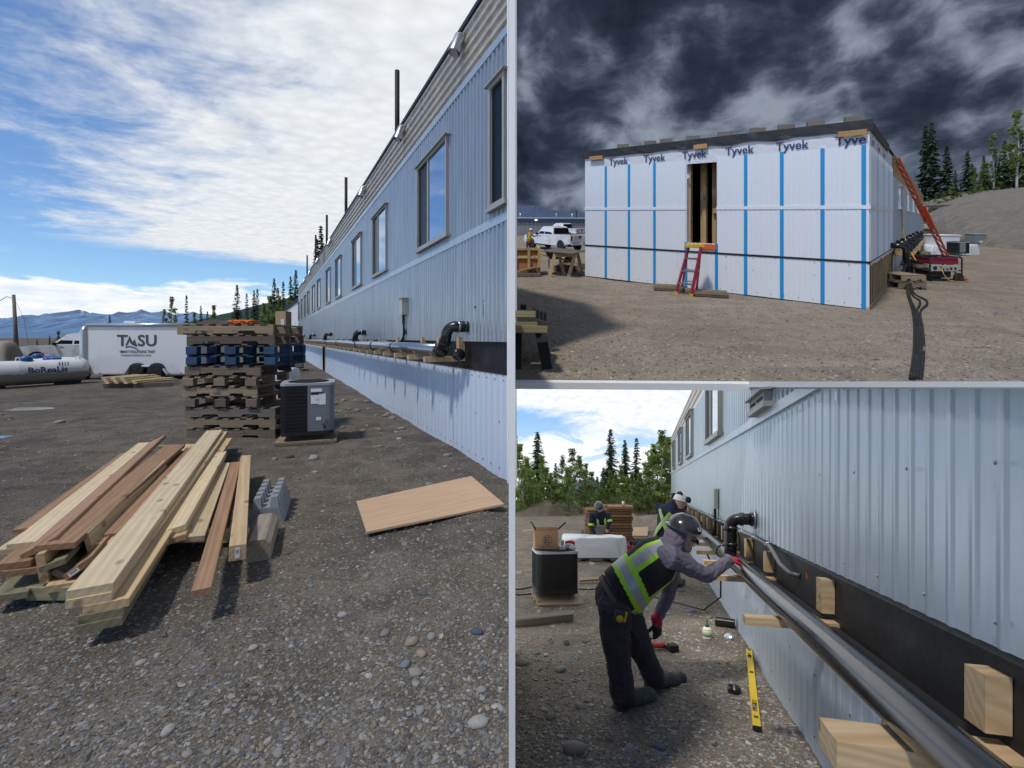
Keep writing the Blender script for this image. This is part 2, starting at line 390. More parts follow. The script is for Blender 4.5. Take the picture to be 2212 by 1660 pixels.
# ------------------------------------------------------------------ flat lettering
def text_mb(txt, size, origin, right, up, bold=0.0, align='LEFT', depth=0.0, sx=1.0):
    cu = bpy.data.curves.new('lettering', 'FONT'); cu.body = txt; cu.size = size; cu.align_x = align; cu.offset = bold * size; cu.resolution_u = 3
    ob = bpy.data.objects.new('lettering', cu); COL.objects.link(ob)
    dg = bpy.context.evaluated_depsgraph_get(); me = bpy.data.meshes.new_from_object(ob.evaluated_get(dg))
    R, U, O = Vector(right).normalized(), Vector(up).normalized(), Vector(origin)
    mb = MB(); mb.add([O + R * (v.co.x * sx) + U * v.co.y for v in me.vertices], [list(p.vertices) for p in me.polygons])
    bpy.data.objects.remove(ob); bpy.data.meshes.remove(me); bpy.data.curves.remove(cu)
    return mb
W.cycles.sampling_method = 'MANUAL'; W.cycles.sample_map_resolution = 256
# ------------------------------------------------------------------ ground
def gravel_mat(name, base, dark, light, damp=0.5, wet=None):
    m = bpy.data.materials.new(name); m.use_nodes = True; t = NT(m.node_tree)
    out = t.node('ShaderNodeOutputMaterial'); b = t.node('ShaderNodeBsdfPrincipled'); t.l.new(b.outputs[0], out.inputs[0])
    ge = t.node('ShaderNodeNewGeometry'); P = ge.outputs['Position']
    v1 = t.voronoi(P, 55.0); v2 = t.voronoi(P, 21.0); v3 = t.voronoi(P, 140.0)
    big, _ = t.noise(P, 0.5, 5, 0.6, 0.5); mid, _ = t.noise(P, 2.7, 5, 0.65, 0.6); tr, _ = t.noise(t.mapping(P, (0.25, 1.6, 1)), 1.2, 4, 0.6, 0.8)
    c = t.mix(t.maprange(mid, 0.3, 0.7), (*dark, 1), (*base, 1))
    h1 = t.sep(v1.outputs['Color'])[0]; h2 = t.sep(v2.outputs['Color'])[0]; h3 = t.sep(v3.outputs['Color'])[0]
    g3 = t.math('ADD', 0.62, t.math('MULTIPLY', h3, 0.75)); c = t.mix(1.0, c, t.comb(g3, g3, g3), 'MULTIPLY')
    pe = t.math('MULTIPLY', t.maprange(h1, 0.62, 0.70), t.maprange(v1.outputs['Distance'], 0.42, 0.30))
    tint = t.mix(t.sep(v1.outputs['Color'])[1], (light[0] * 0.8, light[1] * 0.85, light[2], 1), (light[0] * 1.1, light[1] * 0.95, light[2] * 0.8, 1))
    c = t.mix(t.math('MULTIPLY', pe, 0.5), c, tint)
    pe2 = t.math('MULTIPLY', t.maprange(h2, 0.80, 0.86), t.maprange(v2.outputs['Distance'], 0.36, 0.26))
    c = t.mix(t.math('MULTIPLY', pe2, 0.4), c, tint)
    c = t.mix(t.math('MULTIPLY', t.maprange(big, 0.46, 0.66), damp), c, (*[q * 0.55 for q in dark], 1))
    c = t.mix(t.math('MULTIPLY', t.maprange(tr, 0.55, 0.75), 0.4), c, (*[min(1, q * 1.25) for q in base], 1))
    t.l.new(c, b.inputs['Base Color']); b.inputs['Specular IOR Level'].default_value = 0.25
    rr = t.math('SUBTRACT', 0.92, t.math('MULTIPLY', t.maprange(big, 0.52, 0.7), 0.22)); t.l.new(rr, b.inputs['Roughness'])
    hgt = t.math('ADD', t.math('ADD', t.math('MULTIPLY', pe, 0.5), t.math('MULTIPLY', pe2, 1.0)), t.math('ADD', t.math('MULTIPLY', mid, 1.2), t.math('MULTIPLY', h3, 0.35)))
    bp = t.node('ShaderNodeBump'); bp.inputs['Strength'].default_value = 0.55; bp.inputs['Distance'].default_value = 0.018
    t.l.new(hgt, bp.inputs['Height']); t.l.new(bp.outputs[0], b.inputs['Normal'])
    return m
GR1 = gravel_mat('dark_gravel', (0.17, 0.145, 0.112), (0.088, 0.074, 0.057), (0.33, 0.30, 0.255), 0.55)
GR2 = gravel_mat('dry_gravel', (0.34, 0.285, 0.215), (0.25, 0.205, 0.15), (0.42, 0.38, 0.32), 0.35)
GR3 = gravel_mat('brown_gravel', (0.26, 0.22, 0.17), (0.155, 0.13, 0.10), (0.48, 0.44, 0.38), 0.45)
EARTH = gravel_mat('dug_earth', (0.175, 0.145, 0.11), (0.105, 0.087, 0.066), (0.30, 0.27, 0.23), 0.5)
ROCKY = gravel_mat('grey_spoil', (0.25, 0.225, 0.19), (0.16, 0.14, 0.115), (0.36, 0.34, 0.31), 0.3)
def fbm(x, y, sc, oc=4, seed=0.0):
    return noise.fractal(Vector((x * sc + seed, y * sc - seed, seed * 0.7)), 1.0, 2.0, oc)
def hgt1(x, y):
    if y > 60 or x < -60: return 0.0
    near = max(0.0, 1 - max(0, y - 14) / 30.0)
    h = 0.035 * fbm(x, y, 0.55, 3, 3) + 0.014 * fbm(x, y, 2.2, 3, 9)
    # loose berm that was thrown up along the building
    s = y - 5.32; dw = (-0.037 - 0.528 * s - x) * 0.884 if y > 4.2 else 3.0
    dn = math.hypot(x + 0.15, (y - 3.6) * 0.75)
    h += 0.10 * math.exp(-(dn / 0.75) ** 2) * (1 + 0.6 * fbm(x, y, 1.5, 3, 5))
    if 0 < dw < 1.6 and y > 4.6: h += 0.07 * max(0, fbm(x, y, 0.9, 3, 2) + 0.25) * math.exp(-((dw - 0.7) / 0.45) ** 2)
    if x < -2.6 and y > 5: h += 0.02 * fbm(x * 0.3, y * 1.5, 1.3, 3, 8)
    return h * near
def sstep(a, b, x): t = max(0.0, min(1.0, (x - a) / (b - a))); return t * t * (3 - 2 * t)
def hgt2(x, y):
    dip = -1.1 * sstep(13, 36, y) * sstep(.36, .26, x / y)
    if y > 60: return dip
    return dip + 0.018 * fbm(x, y, 0.6, 3, 13) + 0.006 * fbm(x, y, 3.0, 2, 4)
def hgt3(x, y):
    if y > 40: return 0.0
    h = 0.03 * fbm(x, y, 0.8, 3, 23) + 0.012 * fbm(x, y, 3.2, 3, 6)
    dw = 1.827 + 0.297 * (y - 2.727) - x
    h += 0.05 * math.exp(-((dw - 0.25) / 0.5) ** 2) * (0.6 + 0.4 * fbm(x, y, 1.2, 2, 2))
    return h - 0.02
def axis(lo, hi, step, far, grow=1.22, neg=False):
    a = list(np.arange(lo, hi + 1e-6, step)); d = step; x = a[-1]
    while x < far: d *= grow; x += d; a.append(x)
    return a
def ground(name, level, xs, ys, hf, m, label, xmap=None):
    nx, ny = len(xs), len(ys); v = []
    for y in ys:
        for x in xs:
            X = xmap(x, y) if xmap else x
            v.append(tuple(level.w((X, y, hf(X, y)))))
    f = [(j * nx + i, j * nx + i + 1, (j + 1) * nx + i + 1, (j + 1) * nx + i) for j in range(ny - 1) for i in range(nx - 1)]
    me = bpy.data.meshes.new(name); me.from_pydata(v, [], f); me.materials.append(m)
    me.polygons.foreach_set('use_smooth', [True] * len(f)); me.update()
    ob = bpy.data.objects.new(name, me); COL.objects.link(ob); return tag(ob, label, kind='structure')
HW = 0.0122                                       # half the thickness of the added board that divides the yards
xs = [-q for q in axis(HW, 7.0, 0.065, 4500)][::-1]
ys = axis(0.1, 11.0, 0.075, 6000)
ground('gravel_yard', L1, xs, ys, hgt1, GR1, 'dark gravel yard in front of the long building')
T0 = 4.635                                        # front edge of the upper yard
ys2 = axis(T0, 14.0, 0.12, 4000, 1.2)
def xm2(x, y):
    left = max(-0.037 - 0.528 * (y - 5.32) + 0.9, -0.30 * y) if y > 6.4 else 0.03
    left = min(left, 0.03)
    return left + x if x < 2 else x + left * max(0.0, (1 - (x - 2) / 20.0))
ground('upper_gravel_yard', L2, axis(0.0, 14.0, 0.14, 4000, 1.25), ys2, hgt2, GR2, 'dry tan gravel of the upper yard', xm2)
ys3 = axis(0.1, 9.0, 0.07, 62, 1.12)
def w3x(y): return 1.827 + 0.297 * (y - 2.727)
ground('lower_gravel_yard', L3, list(np.linspace(0, 1, 56)), ys3, hgt3, GR3, 'brown gravel of the lower yard below the wall',
       lambda x, y: 0.014 + (-0.014 + (w3x(y) + 0.02 if y < 24 else w3x(24) + (y - 24) * 2)) * x)
# front edge of the upper yard: a white strip as the seam between views, and the added divider board
mb = MB()
for i in range(40):
    x0, x1 = 0.03 + i * 0.35, 0.03 + (i + 1) * 0.35
    mb.add([(x0, T0 - 0.05, 0.004), (x1, T0 - 0.05, 0.004), (x1, T0 + 0.02, 0.004), (x0, T0 + 0.02, 0.004), (x0, T0 - 0.05, -0.062), (x1, T0 - 0.05, -0.062), (x1, T0 + 0.02, -0.062), (x0, T0 + 0.02, -0.062)],
           [(0, 1, 2, 3), (4, 7, 6, 5), (0, 4, 5, 1), (3, 2, 6, 7)])
single('seam_strip', mb, WHITEBOARD, L2, (3, T0, 0), 'white seam strip along the front edge of the upper gravel yard', 'seam strip')
mb = MB(); mb.add([L2.w(p) for p in ((0.02, T0 + 0.02, -0.066), (14, T0 + 0.02, -0.066), (60, 70, -0.066), (0.02, 70, -0.066), )], [(3, 2, 1, 0)])
mb = MB(); mb.prism([(0, 1.75, -1.72), (0, 5.27, -2.6), (0, 5.27, 0.1), (0, 1.75, 1.35)], (2 * HW, 0, 0)); mb.xf(Matrix.Translation((-HW, 0, 0)))
single('added_divider', mb, WHITEBOARD, L0, (0, 1.75, -1.65), 'thin white divider board added edge-on between the yards, shading the lower one', 'divider')  # added board: draws the seam between views and keeps sun off the lower yard
mb = MB(); mb.prism([(-0.004, 0.1, -1.66), (-0.004, 5.3, -1.66), (-0.004, 5.3, -4.2), (-0.004, 0.1, -2.6)], (0.008, 0, 0))
o = single('retaining_wall', mb, mat('concrete', (0.34, 0.33, 0.31), 0.9, var=0.15, bump=0.3), L0, (0, 3, -1.66)); tag(o, kind='structure', label='low concrete retaining wall below the divider board')
# ------------------------------------------------------------------ sky over the lower yard (its own dome: the upper yard closes it off from the open sky)
def lower_sky():
    m = bpy.data.materials.new('lower_sky'); m.use_nodes = True; t = NT(m.node_tree)
    out = t.node('ShaderNodeOutputMaterial'); em = t.node('ShaderNodeEmission'); t.l.new(em.outputs[0], out.inputs[0])
    ge = t.node('ShaderNodeNewGeometry'); x, y, z = t.sep(ge.outputs['Position'])
    k = t.math('DIVIDE', x, t.math('MAXIMUM', y, 1.0)); e = t.math('DIVIDE', t.math('ADD', z, t.math('MULTIPLY', y, 0.322)), t.math('MAXIMUM', y, 1.0))
    uv = t.comb(k, e); uw = t.comb(t.math('MULTIPLY', k, 1.0), t.math('MULTIPLY', e, 2.4))
    n1, _ = t.noise(t.mapping(uw, loc=(2.3, 0.4, 0)), 7.0, 6, 0.62, 0.5)
    n2, _ = t.noise(t.mapping(uv, (1, 2.2, 1)), 46.0, 5, 0.6, 0.4)
    edge = t.math('ADD', t.math('MULTIPLY', t.math('SUBTRACT', e, t.math('SUBTRACT', 0.158, t.math('MULTIPLY', k, 0.20))), 9.0), t.math('MULTIPLY', t.math('SUBTRACT', n1, 0.5), 1.5))
    sheet = t.maprange(edge, -0.10, 0.28)
    cumm = t.maprange(t.math('ADD', n1, t.maprange(e, 0.115, 0.05, 0.0, 0.22)), 0.52, 0.60)
    cumm = t.math('MULTIPLY', cumm, t.maprange(e, 0.13, 0.10))
    blue = t.mix(t.maprange(e, 0.02, 0.2), (0.55, 0.72, 0.88, 1), (0.22, 0.46, 0.80, 1))
    white = t.ramp(n2, [(0.3, (0.70, 0.75, 0.80)), (0.7, (0.93, 0.93, 0.92))])
    c = t.mix(t.math('MULTIPLY', cumm, 0.9), blue, (0.90, 0.91, 0.92, 1)); c = t.mix(sheet, c, white)
    t.l.new(c, em.inputs[0]); em.inputs[1].default_value = 1.08
    mb = MB(); R = 58.0
    def top(y, x=0.0): return -1.65 + 0.2628 * y - 0.0073 * x - 0.09 - 1.3 * sstep(8, 30, y)
    n = 16; ys_ = [T0 + 0.03 + (R - T0) * (i / n) ** 1.3 for i in range(n + 1)]
    for a, b in zip(ys_[:-1], ys_[1:]):
        for i in range(6):
            xa, xb = (0.02 + (j / 6.0) ** 1.2 * 1.0 for j in (i, i + 1))
            wa, wb = 3 + a * 0.75, 3 + b * 0.75
            mb.quad((xa * wa, a, top(a, xa * wa)), (xb * wa, a, top(a, xb * wa)), (xb * wb, b, top(b, xb * wb)), (xa * wb, b, top(b, xa * wb)))
        mb.quad((0.016, a, top(a)), (0.016, b, top(b)), (0.016, b, -1.65 - .322 * b - .5), (0.016, a, -1.65 - .322 * a - .5))
    for i in range(10):
        x0, x1 = 0.016 + i * 4.8, 0.016 + (i + 1) * 4.8
        mb.quad((x0, R, -1.65 - .322 * R - .6), (x1, R, -1.65 - .322 * R - .6), (x1, R, top(R, x1)), (x0, R, top(R, x0)))
    o = single('sky', mb, m, L0, (10, 40, 0)); tag(o, kind='structure', label='cloudy sky over the lower yard')
lower_sky()
# ------------------------------------------------------------------ far country
def ridge(name, level_pts, mat_, label, depth=600, base_z=-3.0, seed=1, rows=14, rough=0.05):
    """terrain with real depth behind a skyline given as (u, v) at distances Y"""
    mb = MB(); mb.smooth = True; P = []
    for (u, v, Y) in level_pts:
        P.append(Vector(((u - CX) / F * Y, Y, (CY - v) / F * Y)))
    Q = []                                        # resample
    for a, b in zip(P[:-1], P[1:]):
        for i in range(8): Q.append(a.lerp(b, i / 8))
    Q.append(P[-1]); n = len(Q); V = []
    for j in range(rows + 1):
        t = j / rows
        for i, q in enumerate(Q):
            up = math.sin(min(1, t / 0.6) * PI / 2) if t < 0.6 else 1 - 0.5 * (t - 0.6) / 0.4
            up = (t / 0.6) ** 0.8 if t < 0.6 else 1 - 0.35 * (t - 0.6) / 0.4
            rg = rough * (q.z - base_z)
            h = base_z + (q.z - base_z) * up + rg * noise.fractal(Vector((i * 0.21 + seed, j * 0.55, seed)), 1.0, 2.0, 4) * (0.25 if j == int(rows * .6) else 1.0) * min(1, t * 3)
            V.append(Vector((q.x * (1 - 0.0 * t), q.y - depth * (0.6 - t), h)))
    mb.add(V, [(j * n + i, j * n + i + 1, (j + 1) * n + i + 1, (j + 1) * n + i) for j in range(rows) for i in range(n - 1)])
    c = Q[n // 2]; o = single(name, mb, mat_, L0, (c.x, c.y, base_z)); return tag(o, label, kind='structure')
def rock_mat(name, low, high, snow=None, sc=0.01, slo=0.5, shi=0.62, zlo=100, zhi=200):
    m = bpy.data.materials.new(name); m.use_nodes = True; t = NT(m.node_tree)
    out = t.node('ShaderNodeOutputMaterial'); b = t.node('ShaderNodeBsdfPrincipled'); t.l.new(b.outputs[0], out.inputs[0])
    ge = t.node('ShaderNodeNewGeometry'); P = ge.outputs['Position']; z = t.sep(P)[2]
    n1, _ = t.noise(P, sc, 8, 0.65, 0.4); n2, _ = t.noise(P, sc * 9, 5, 0.7)
    c = t.mix(t.maprange(t.math('ADD', z, t.math('MULTIPLY', t.math('SUBTRACT', n1, .5), zhi)), zlo, zhi), (*low, 1), (*high, 1))
    g = t.math('ADD', 0.7, t.math('MULTIPLY', n2, 0.6)); c = t.mix(1.0, c, t.comb(g, g, g), 'MULTIPLY')
    if snow:
        k = t.math('MULTIPLY', t.maprange(n1, slo, shi), t.maprange(z, zhi * 0.95, zhi * 1.45)); c = t.mix(k, c, (*snow, 1))
    t.l.new(c, b.inputs['Base Color']); b.inputs['Roughness'].default_value = 1.0; b.inputs['Specular IOR Level'].default_value = 0.0
    return m
MTN = rock_mat('haze_blue_mountain', (0.16, 0.27, 0.45), (0.21, 0.33, 0.53), (0.72, 0.80, 0.92), 0.0035, 0.56, 0.63, 60, 210)  # distance haze is put into the base colour as blue
MTN2 = rock_mat('haze_blue_forest', (0.15, 0.25, 0.40), (0.17, 0.28, 0.43), None, 0.006)  # forest tinted blue in place of haze in the air
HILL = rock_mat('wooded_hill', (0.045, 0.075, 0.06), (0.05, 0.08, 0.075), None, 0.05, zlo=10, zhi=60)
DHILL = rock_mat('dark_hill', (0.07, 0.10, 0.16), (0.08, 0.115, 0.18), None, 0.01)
Y = 5200
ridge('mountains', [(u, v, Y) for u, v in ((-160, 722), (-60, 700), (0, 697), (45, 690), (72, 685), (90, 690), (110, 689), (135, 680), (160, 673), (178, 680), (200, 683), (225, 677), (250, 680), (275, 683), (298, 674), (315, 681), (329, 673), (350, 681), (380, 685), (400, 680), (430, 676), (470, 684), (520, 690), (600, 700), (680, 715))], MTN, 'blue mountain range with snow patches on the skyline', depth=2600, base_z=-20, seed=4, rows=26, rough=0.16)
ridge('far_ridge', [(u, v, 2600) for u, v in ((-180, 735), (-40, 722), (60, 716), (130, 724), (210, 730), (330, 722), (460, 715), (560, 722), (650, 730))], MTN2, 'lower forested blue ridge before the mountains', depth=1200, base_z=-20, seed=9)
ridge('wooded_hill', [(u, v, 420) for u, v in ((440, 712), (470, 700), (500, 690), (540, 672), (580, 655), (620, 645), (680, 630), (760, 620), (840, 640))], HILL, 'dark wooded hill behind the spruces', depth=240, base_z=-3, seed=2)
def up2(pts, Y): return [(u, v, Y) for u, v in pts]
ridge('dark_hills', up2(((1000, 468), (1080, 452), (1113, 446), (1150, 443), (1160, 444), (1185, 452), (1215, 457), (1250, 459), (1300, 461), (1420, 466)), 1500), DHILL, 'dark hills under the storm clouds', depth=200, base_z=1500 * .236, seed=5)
# ------------------------------------------------------------------ boards with their own grain direction
BOARD_CACHE = {}
def board_obj(name, a, b, w, t, m, parent=None, roll=0.0, up=(0, 0, 1), label=None, cat=None, group=None, wl=True):
    """a plank from a to b (world points, centre line); local x runs along the grain"""
    a, b = Vector(a), Vector(b); d = b - a; L = d.length; d.normalize()
    sd = Vector(up).cross(d)
    if sd.length < 1e-5: sd = Vector((1, 0, 0)).cross(d)
    sd.normalize(); u = d.cross(sd)
    R = Matrix((d, sd, u)).transposed().to_4x4() @ Matrix.Rotation(roll, 4, 'X')
    key = (name, round(L, 3), round(w, 3), round(t, 3), m.name)
    me = BOARD_CACHE.get(key)
    if me is None:
        mb = MB(); c = 0.004 if min(w, t) > 0.03 else 0.0015      # eased arrises
        y, z, x = w / 2, t / 2, L / 2
        prof = [(-y + c, -z), (y - c, -z), (y, -z + c), (y, z - c), (y - c, z), (-y + c, z), (-y, z - c), (-y, -z + c)]
        mb.prism([(-x, p, q) for p, q in prof], (L, 0, 0))
        me = mb.mesh(name, m); BOARD_CACHE[key] = me
    ob = bpy.data.objects.new(name, me); COL.objects.link(ob)
    M = Matrix.Translation((a + b) / 2) @ R
    if parent is not None: ob.parent = parent; M = Matrix.Translation(-parent.location) @ M
    ob.matrix_local = M
    return tag(ob, label, cat, group)
def corr_v(fn, s0, s1, z0, z1, pitch, dep, mb=None, top=None, wide=0.55):
    """corrugated sheet, ribs upright: fn(s, z, off) -> point"""
    mb = mb or MB(); n = max(1, int(round((s1 - s0) / pitch))); p = (s1 - s0) / n; prof = []
    for i in range(n):
        a = s0 + i * p
        prof += [(a, 0), (a + p * wide * 0.5, 0), (a + p * (wide * 0.5 + .12), dep), (a + p * (1 - .12 - wide * .1), dep)]
    prof.append((s1, 0)); V = []
    for s, o in prof: V += [fn(s, z0, o), fn(s, (top(s) if top else z1), o)]
    mb.add(V, [(2 * i, 2 * i + 2, 2 * i + 3, 2 * i + 1) for i in range(len(prof) - 1)]); return mb
def corr_h(fn, s0, s1, z0, z1, n, dep, mb=None):
    mb = mb or MB(); prof = []; p = (z1 - z0) / n
    for i in range(n): a = z0 + i * p; prof += [(a, 0), (a + .45 * p, 0), (a + .6 * p, dep), (a + .85 * p, dep)]
    prof.append((z1, 0)); k = max(1, int(abs(s1 - s0) / 3))
    for j in range(k):
        A, B = s0 + (s1 - s0) * j / k, s0 + (s1 - s0) * (j + 1) / k
        V = []
        for z, o in prof: V += [fn(A, z, o), fn(B, z, o)]
        mb.add(V, [(2 * i, 2 * i + 1, 2 * i + 3, 2 * i + 2) for i in range(len(prof) - 1)])
    return mb
def wbox(fn, s0, s1, z0, z1, o0, o1, mb=None):
    mb = mb or MB()
    P = [fn(s, z, o) for o in (o0, o1) for z in (z0, z1) for s in (s0, s1)]
    return mb.add(P, [(0, 2, 3, 1), (4, 5, 7, 6), (0, 1, 5, 4), (2, 6, 7, 3), (0, 4, 6, 2), (1, 3, 7, 5)])
def window(T, fn, s0, s1, z0, z1, split=0.38, fw=0.04, flip=False, frame=None, top=None):
    frame = frame or FRAME
    m = MB()
    wbox(fn, s0, s0 + fw, z0, z1, 0.0, 0.075, m); wbox(fn, s1 - fw, s1, z0, z1, 0.0, 0.075, m)
    wbox(fn, s0 + fw, s1 - fw, z0, z0 + fw, 0.0, 0.07, m); wbox(fn, s0 + fw, s1 - fw, z1 - fw, z1, 0.0, 0.07, m)
    sm = s1 - (s1 - s0) * split if not flip else s0 + (s1 - s0) * split
    w = T.part('window', m, frame)
    if s1 - s0 > 0.5:
        m2 = MB(); wbox(fn, sm - .025, sm + .025, z0 + fw, z1 - fw, 0.0, 0.06, m2); T.part('mullion', m2, frame, w)
        m2 = MB(); wbox(fn, s0 + fw, sm - .025, z0 + fw, z1 - fw, 0.0, 0.044, m2); T.part('pane', m2, GLASSR if not flip else GLASSD, w)
        m2 = MB(); wbox(fn, sm + .025, s1 - fw, z0 + fw, z1 - fw, 0.0, 0.040, m2); T.part('pane', m2, GLASSD if not flip else GLASSR, w)
    else:
        m2 = MB(); wbox(fn, s0 + fw, s1 - fw, z0 + fw, z1 - fw, 0.0, 0.040, m2); T.part('pane', m2, GLASSD, w)
    m2 = MB(); wbox(fn, s0 - .04, s1 + .04, z0 - .045, z0 - 0.002, 0.0, 0.09, m2); T.part('sill', m2, frame, w)
    m2 = MB(); wbox(fn, s0 - .05, s1 + .05, z1 + .002, z1 + .02, 0.0, 0.11, m2); T.part('drip_cap', m2, frame, w)
    return w
def screws(fn, spots, r, mb=None):
    mb = mb or MB()
    for s, z, o in spots:
        c = fn(s, z, o + r * .8); a = (fn(s + r, z, o) - fn(s, z, o)); b = Vector((0, 0, r)); n = (fn(s, z, o + .01) - fn(s, z, o)).normalized() * r * .3
        ring = [c - n + (a * math.cos(q) + b * math.sin(q)) for q in (i * PI / 3 for i in range(6))]
        mb.add(ring + [c + n], [(i, (i + 1) % 6, 6) for i in range(6)])
    return mb
# ================================================================== long building beside the yard
def W1(s, z, o=0.0): return Vector((-0.037 - 0.528 * s - 0.884 * o, 5.32 + s - 0.467 * o, z))
def s1u(u):
    k = -(u - CX) / F; return (5.32 * k - 0.037) / (0.528 - k)
def z1v(u, v, off=0.0):
    s = s1u(u); return (CY - v) / F * (5.32 + s) + 1.65
B1 = Thing('modular_building', L1, W1(0, 0), 'long blue-grey corrugated metal building with a row of windows along the gravel yard', 'building')
S0, SEAM, S1 = -0.045, 17.2, 36.0
brk = [S0] + [3.6 * i for i in range(1, 5)] + [SEAM] + [SEAM + 3.76 * i for i in range(1, 6)]
for a, b in zip(brk[:-1], brk[1:]):
    g = 0.004
    B1.part('siding_sheet', corr_v(W1, a + g, b - g, 1.60, 3.0, 0.105, 0.028, wide=.75), SIDE)
    B1.part('siding_sheet', corr_v(W1, a + g, b - g, 3.10, 5.13, 0.105, 0.030, wide=.75), SIDE)
    B1.part('fascia_sheet', corr_h(W1, a + g, b - g, 5.23, 5.97, 5, 0.028), FASC)
nsk = 22
for i in range(nsk):
    a, b = S0 + (S1 - S0) * i / nsk, S0 + (S1 - S0) * (i + 1) / nsk
    if a < SEAM < b: b = min(b, SEAM - .35)
    if b - a < .1: continue
    B1.part('skirting_panel', corr_v(W1, a + .003, b - .003, -0.1, 1.215, 0.15, 0.006, wide=0.8), SKIRT)
m = MB(); wbox(W1, S0, S1, 1.215, 1.62, -0.10, -0.035, m); B1.part('black_band', m, MEMB)
m = MB(); wbox(W1, S0, S1, 1.215, 1.235, -0.04, 0.012, m); B1.part('skirting_cap', m, DKMET)
for z0, z1, oo in ((3.0, 3.1, 0.032), (5.13, 5.23, 0.036), (5.97, 6.03, 0.05)):
    m = MB(); wbox(W1, S0, S1, z0, z1, -0.02, oo, m); B1.part('trim_band', m, TRIM if z0 < 5.9 else DKMET)
m = MB(); wbox(W1, SEAM - .05, SEAM + .05, 1.6, 5.1, 0.0, 0.045, m); B1.part('joint_cover', m, TRIM)
m = MB(); wbox(W1, SEAM - .03, SEAM + .03, 5.25, 5.97, 0.0, 0.05, m); B1.part('joint_cover', m, mat('orange_rust', (0.45, 0.22, 0.06), 0.8))
for i in range(2):
    m = MB(); wbox(W1, SEAM - .30 + i * .3, SEAM - .22 + i * .3, 0.0, 1.2, -0.08, -0.01, m); B1.part('stud', m, STUD)
# body behind the wall: back, end and roof so that it stands as a solid
m = MB()
bk = lambda s, z: W1(s, z, -1.05)
e0 = Vector((-0.02, W1(0, 0).y + 0.02, 0)); e1 = Vector((-0.02, 7.35, 0))
ring = [W1(S0, 0, -.05), W1(S1, 0, -.05), W1(S1, 0, -3.6), Vector((-0.02, 11.6, 0))]
ring[3] = W1(6.0, 0, -3.6); ring.append(Vector((-0.02, 5.36 + 1.9, 0)))
ring[3] = Vector((-0.02 - 0.528 * 4.6, 7.26 + 4.6, 0))
ring[2] = Vector((ring[3].x - .528 * 24, ring[3].y + 24, 0))
m.prism([p + Vector((0, 0, 5.9)) for p in ring], (0, 0, 0.06)); B1.part('roof', m, MEMB)
m = MB()
for a, b in ((1, 2), (2, 3), (3, 4), (4, 0)):
    m.quad(ring[a] - Vector((0, 0, .2)), ring[b] - Vector((0, 0, .2)), ring[b] + Vector((0, 0, 5.9)), ring[a] + Vector((0, 0, 5.9)))
B1.part('rear_wall', m, SIDE)
m = MB(); wbox(W1, S0 - .03, S0 - .002, -.05, 6.05, -.06, .05, m); B1.part('corner_trim', m, WHITEBOARD)
# windows
for i, (ul, ur) in enumerate(((907.5, 975), (809, 841), (765, 784), (727.7, 739.8), (707, 716), (687, 694), (676, 682), (665, 670), (658, 662.3), (651, 654.7), (645.4, 648))):
    a, b = s1u(ur), s1u(ul); c = (a + b) / 2; w = 1.38
    window(B1, W1, c - w / 2, c + w / 2, 3.22, 4.70)
window(B1, W1, S0 + .03, 0.36, 3.22, 4.70)
# screws in rows
sp = []
for z in (1.72, 2.35, 2.95, 3.16, 5.08): sp += [(s, z, 0.02) for s in np.arange(.12, 15, 0.315)]
sp += [(s, 1.15, 0.006) for s in np.arange(.1, 12, 0.21)] + [(s, .65, 0.006) for s in np.arange(.2, 10, 0.63)] + [(s, .10, 0.006) for s in np.arange(.2, 8, 0.21)]
B1.part('screw_rows', screws(W1, sp, 0.011), DKMET, kind='stuff')
sp = []
for z in (5.29, 5.62): sp += [(s, z, 0.012) for s in np.arange(.1, 16, 0.3)]
B1.part('screw_rows', screws(W1, sp, 0.014), mat('rusty_screw', (0.30, 0.12, 0.05), 0.7), kind='stuff')
# vent hoods on the fascia and black stacks on the roof
for u, v in ((1004, 92), (876, 287), (791, 410), (717, 508), (690, 548), (672, 575), (660, 592)):
    s = s1u(u); z = max(5.35, min(5.75, z1v(u, v)))
    m = MB(); m.tube([W1(s, z + .16, -.02), W1(s, z + .1, .08), W1(s - .02, z - .16, .17)], [.035, .075, .085], 10, caps=False)
    m.tube([W1(s - .02, z - .16, .17), W1(s - .02, z - .158, .168)], [.085, .02], 10); B1.part('vent_hood', m, GALV)
for u, vt, vb in ((858, 153, 290), (747.5, 384, 465), (706, 465, 528), (682, 508, 565), (663.5, 552, 595)):
    k = -(u - CX) / F; o = -0.55; s = ((5.32 - .467 * o) * k - .037 - .884 * o) / (.528 - k); Y_ = W1(s, 0, o).y
    m = MB(); zt = (CY - vt) / F * Y_ + 1.65
    m.cyl(W1(s, 5.9, o), W1(s, zt, o), 0.062, 14); B1.part('vent_stack', m, BLACKM)
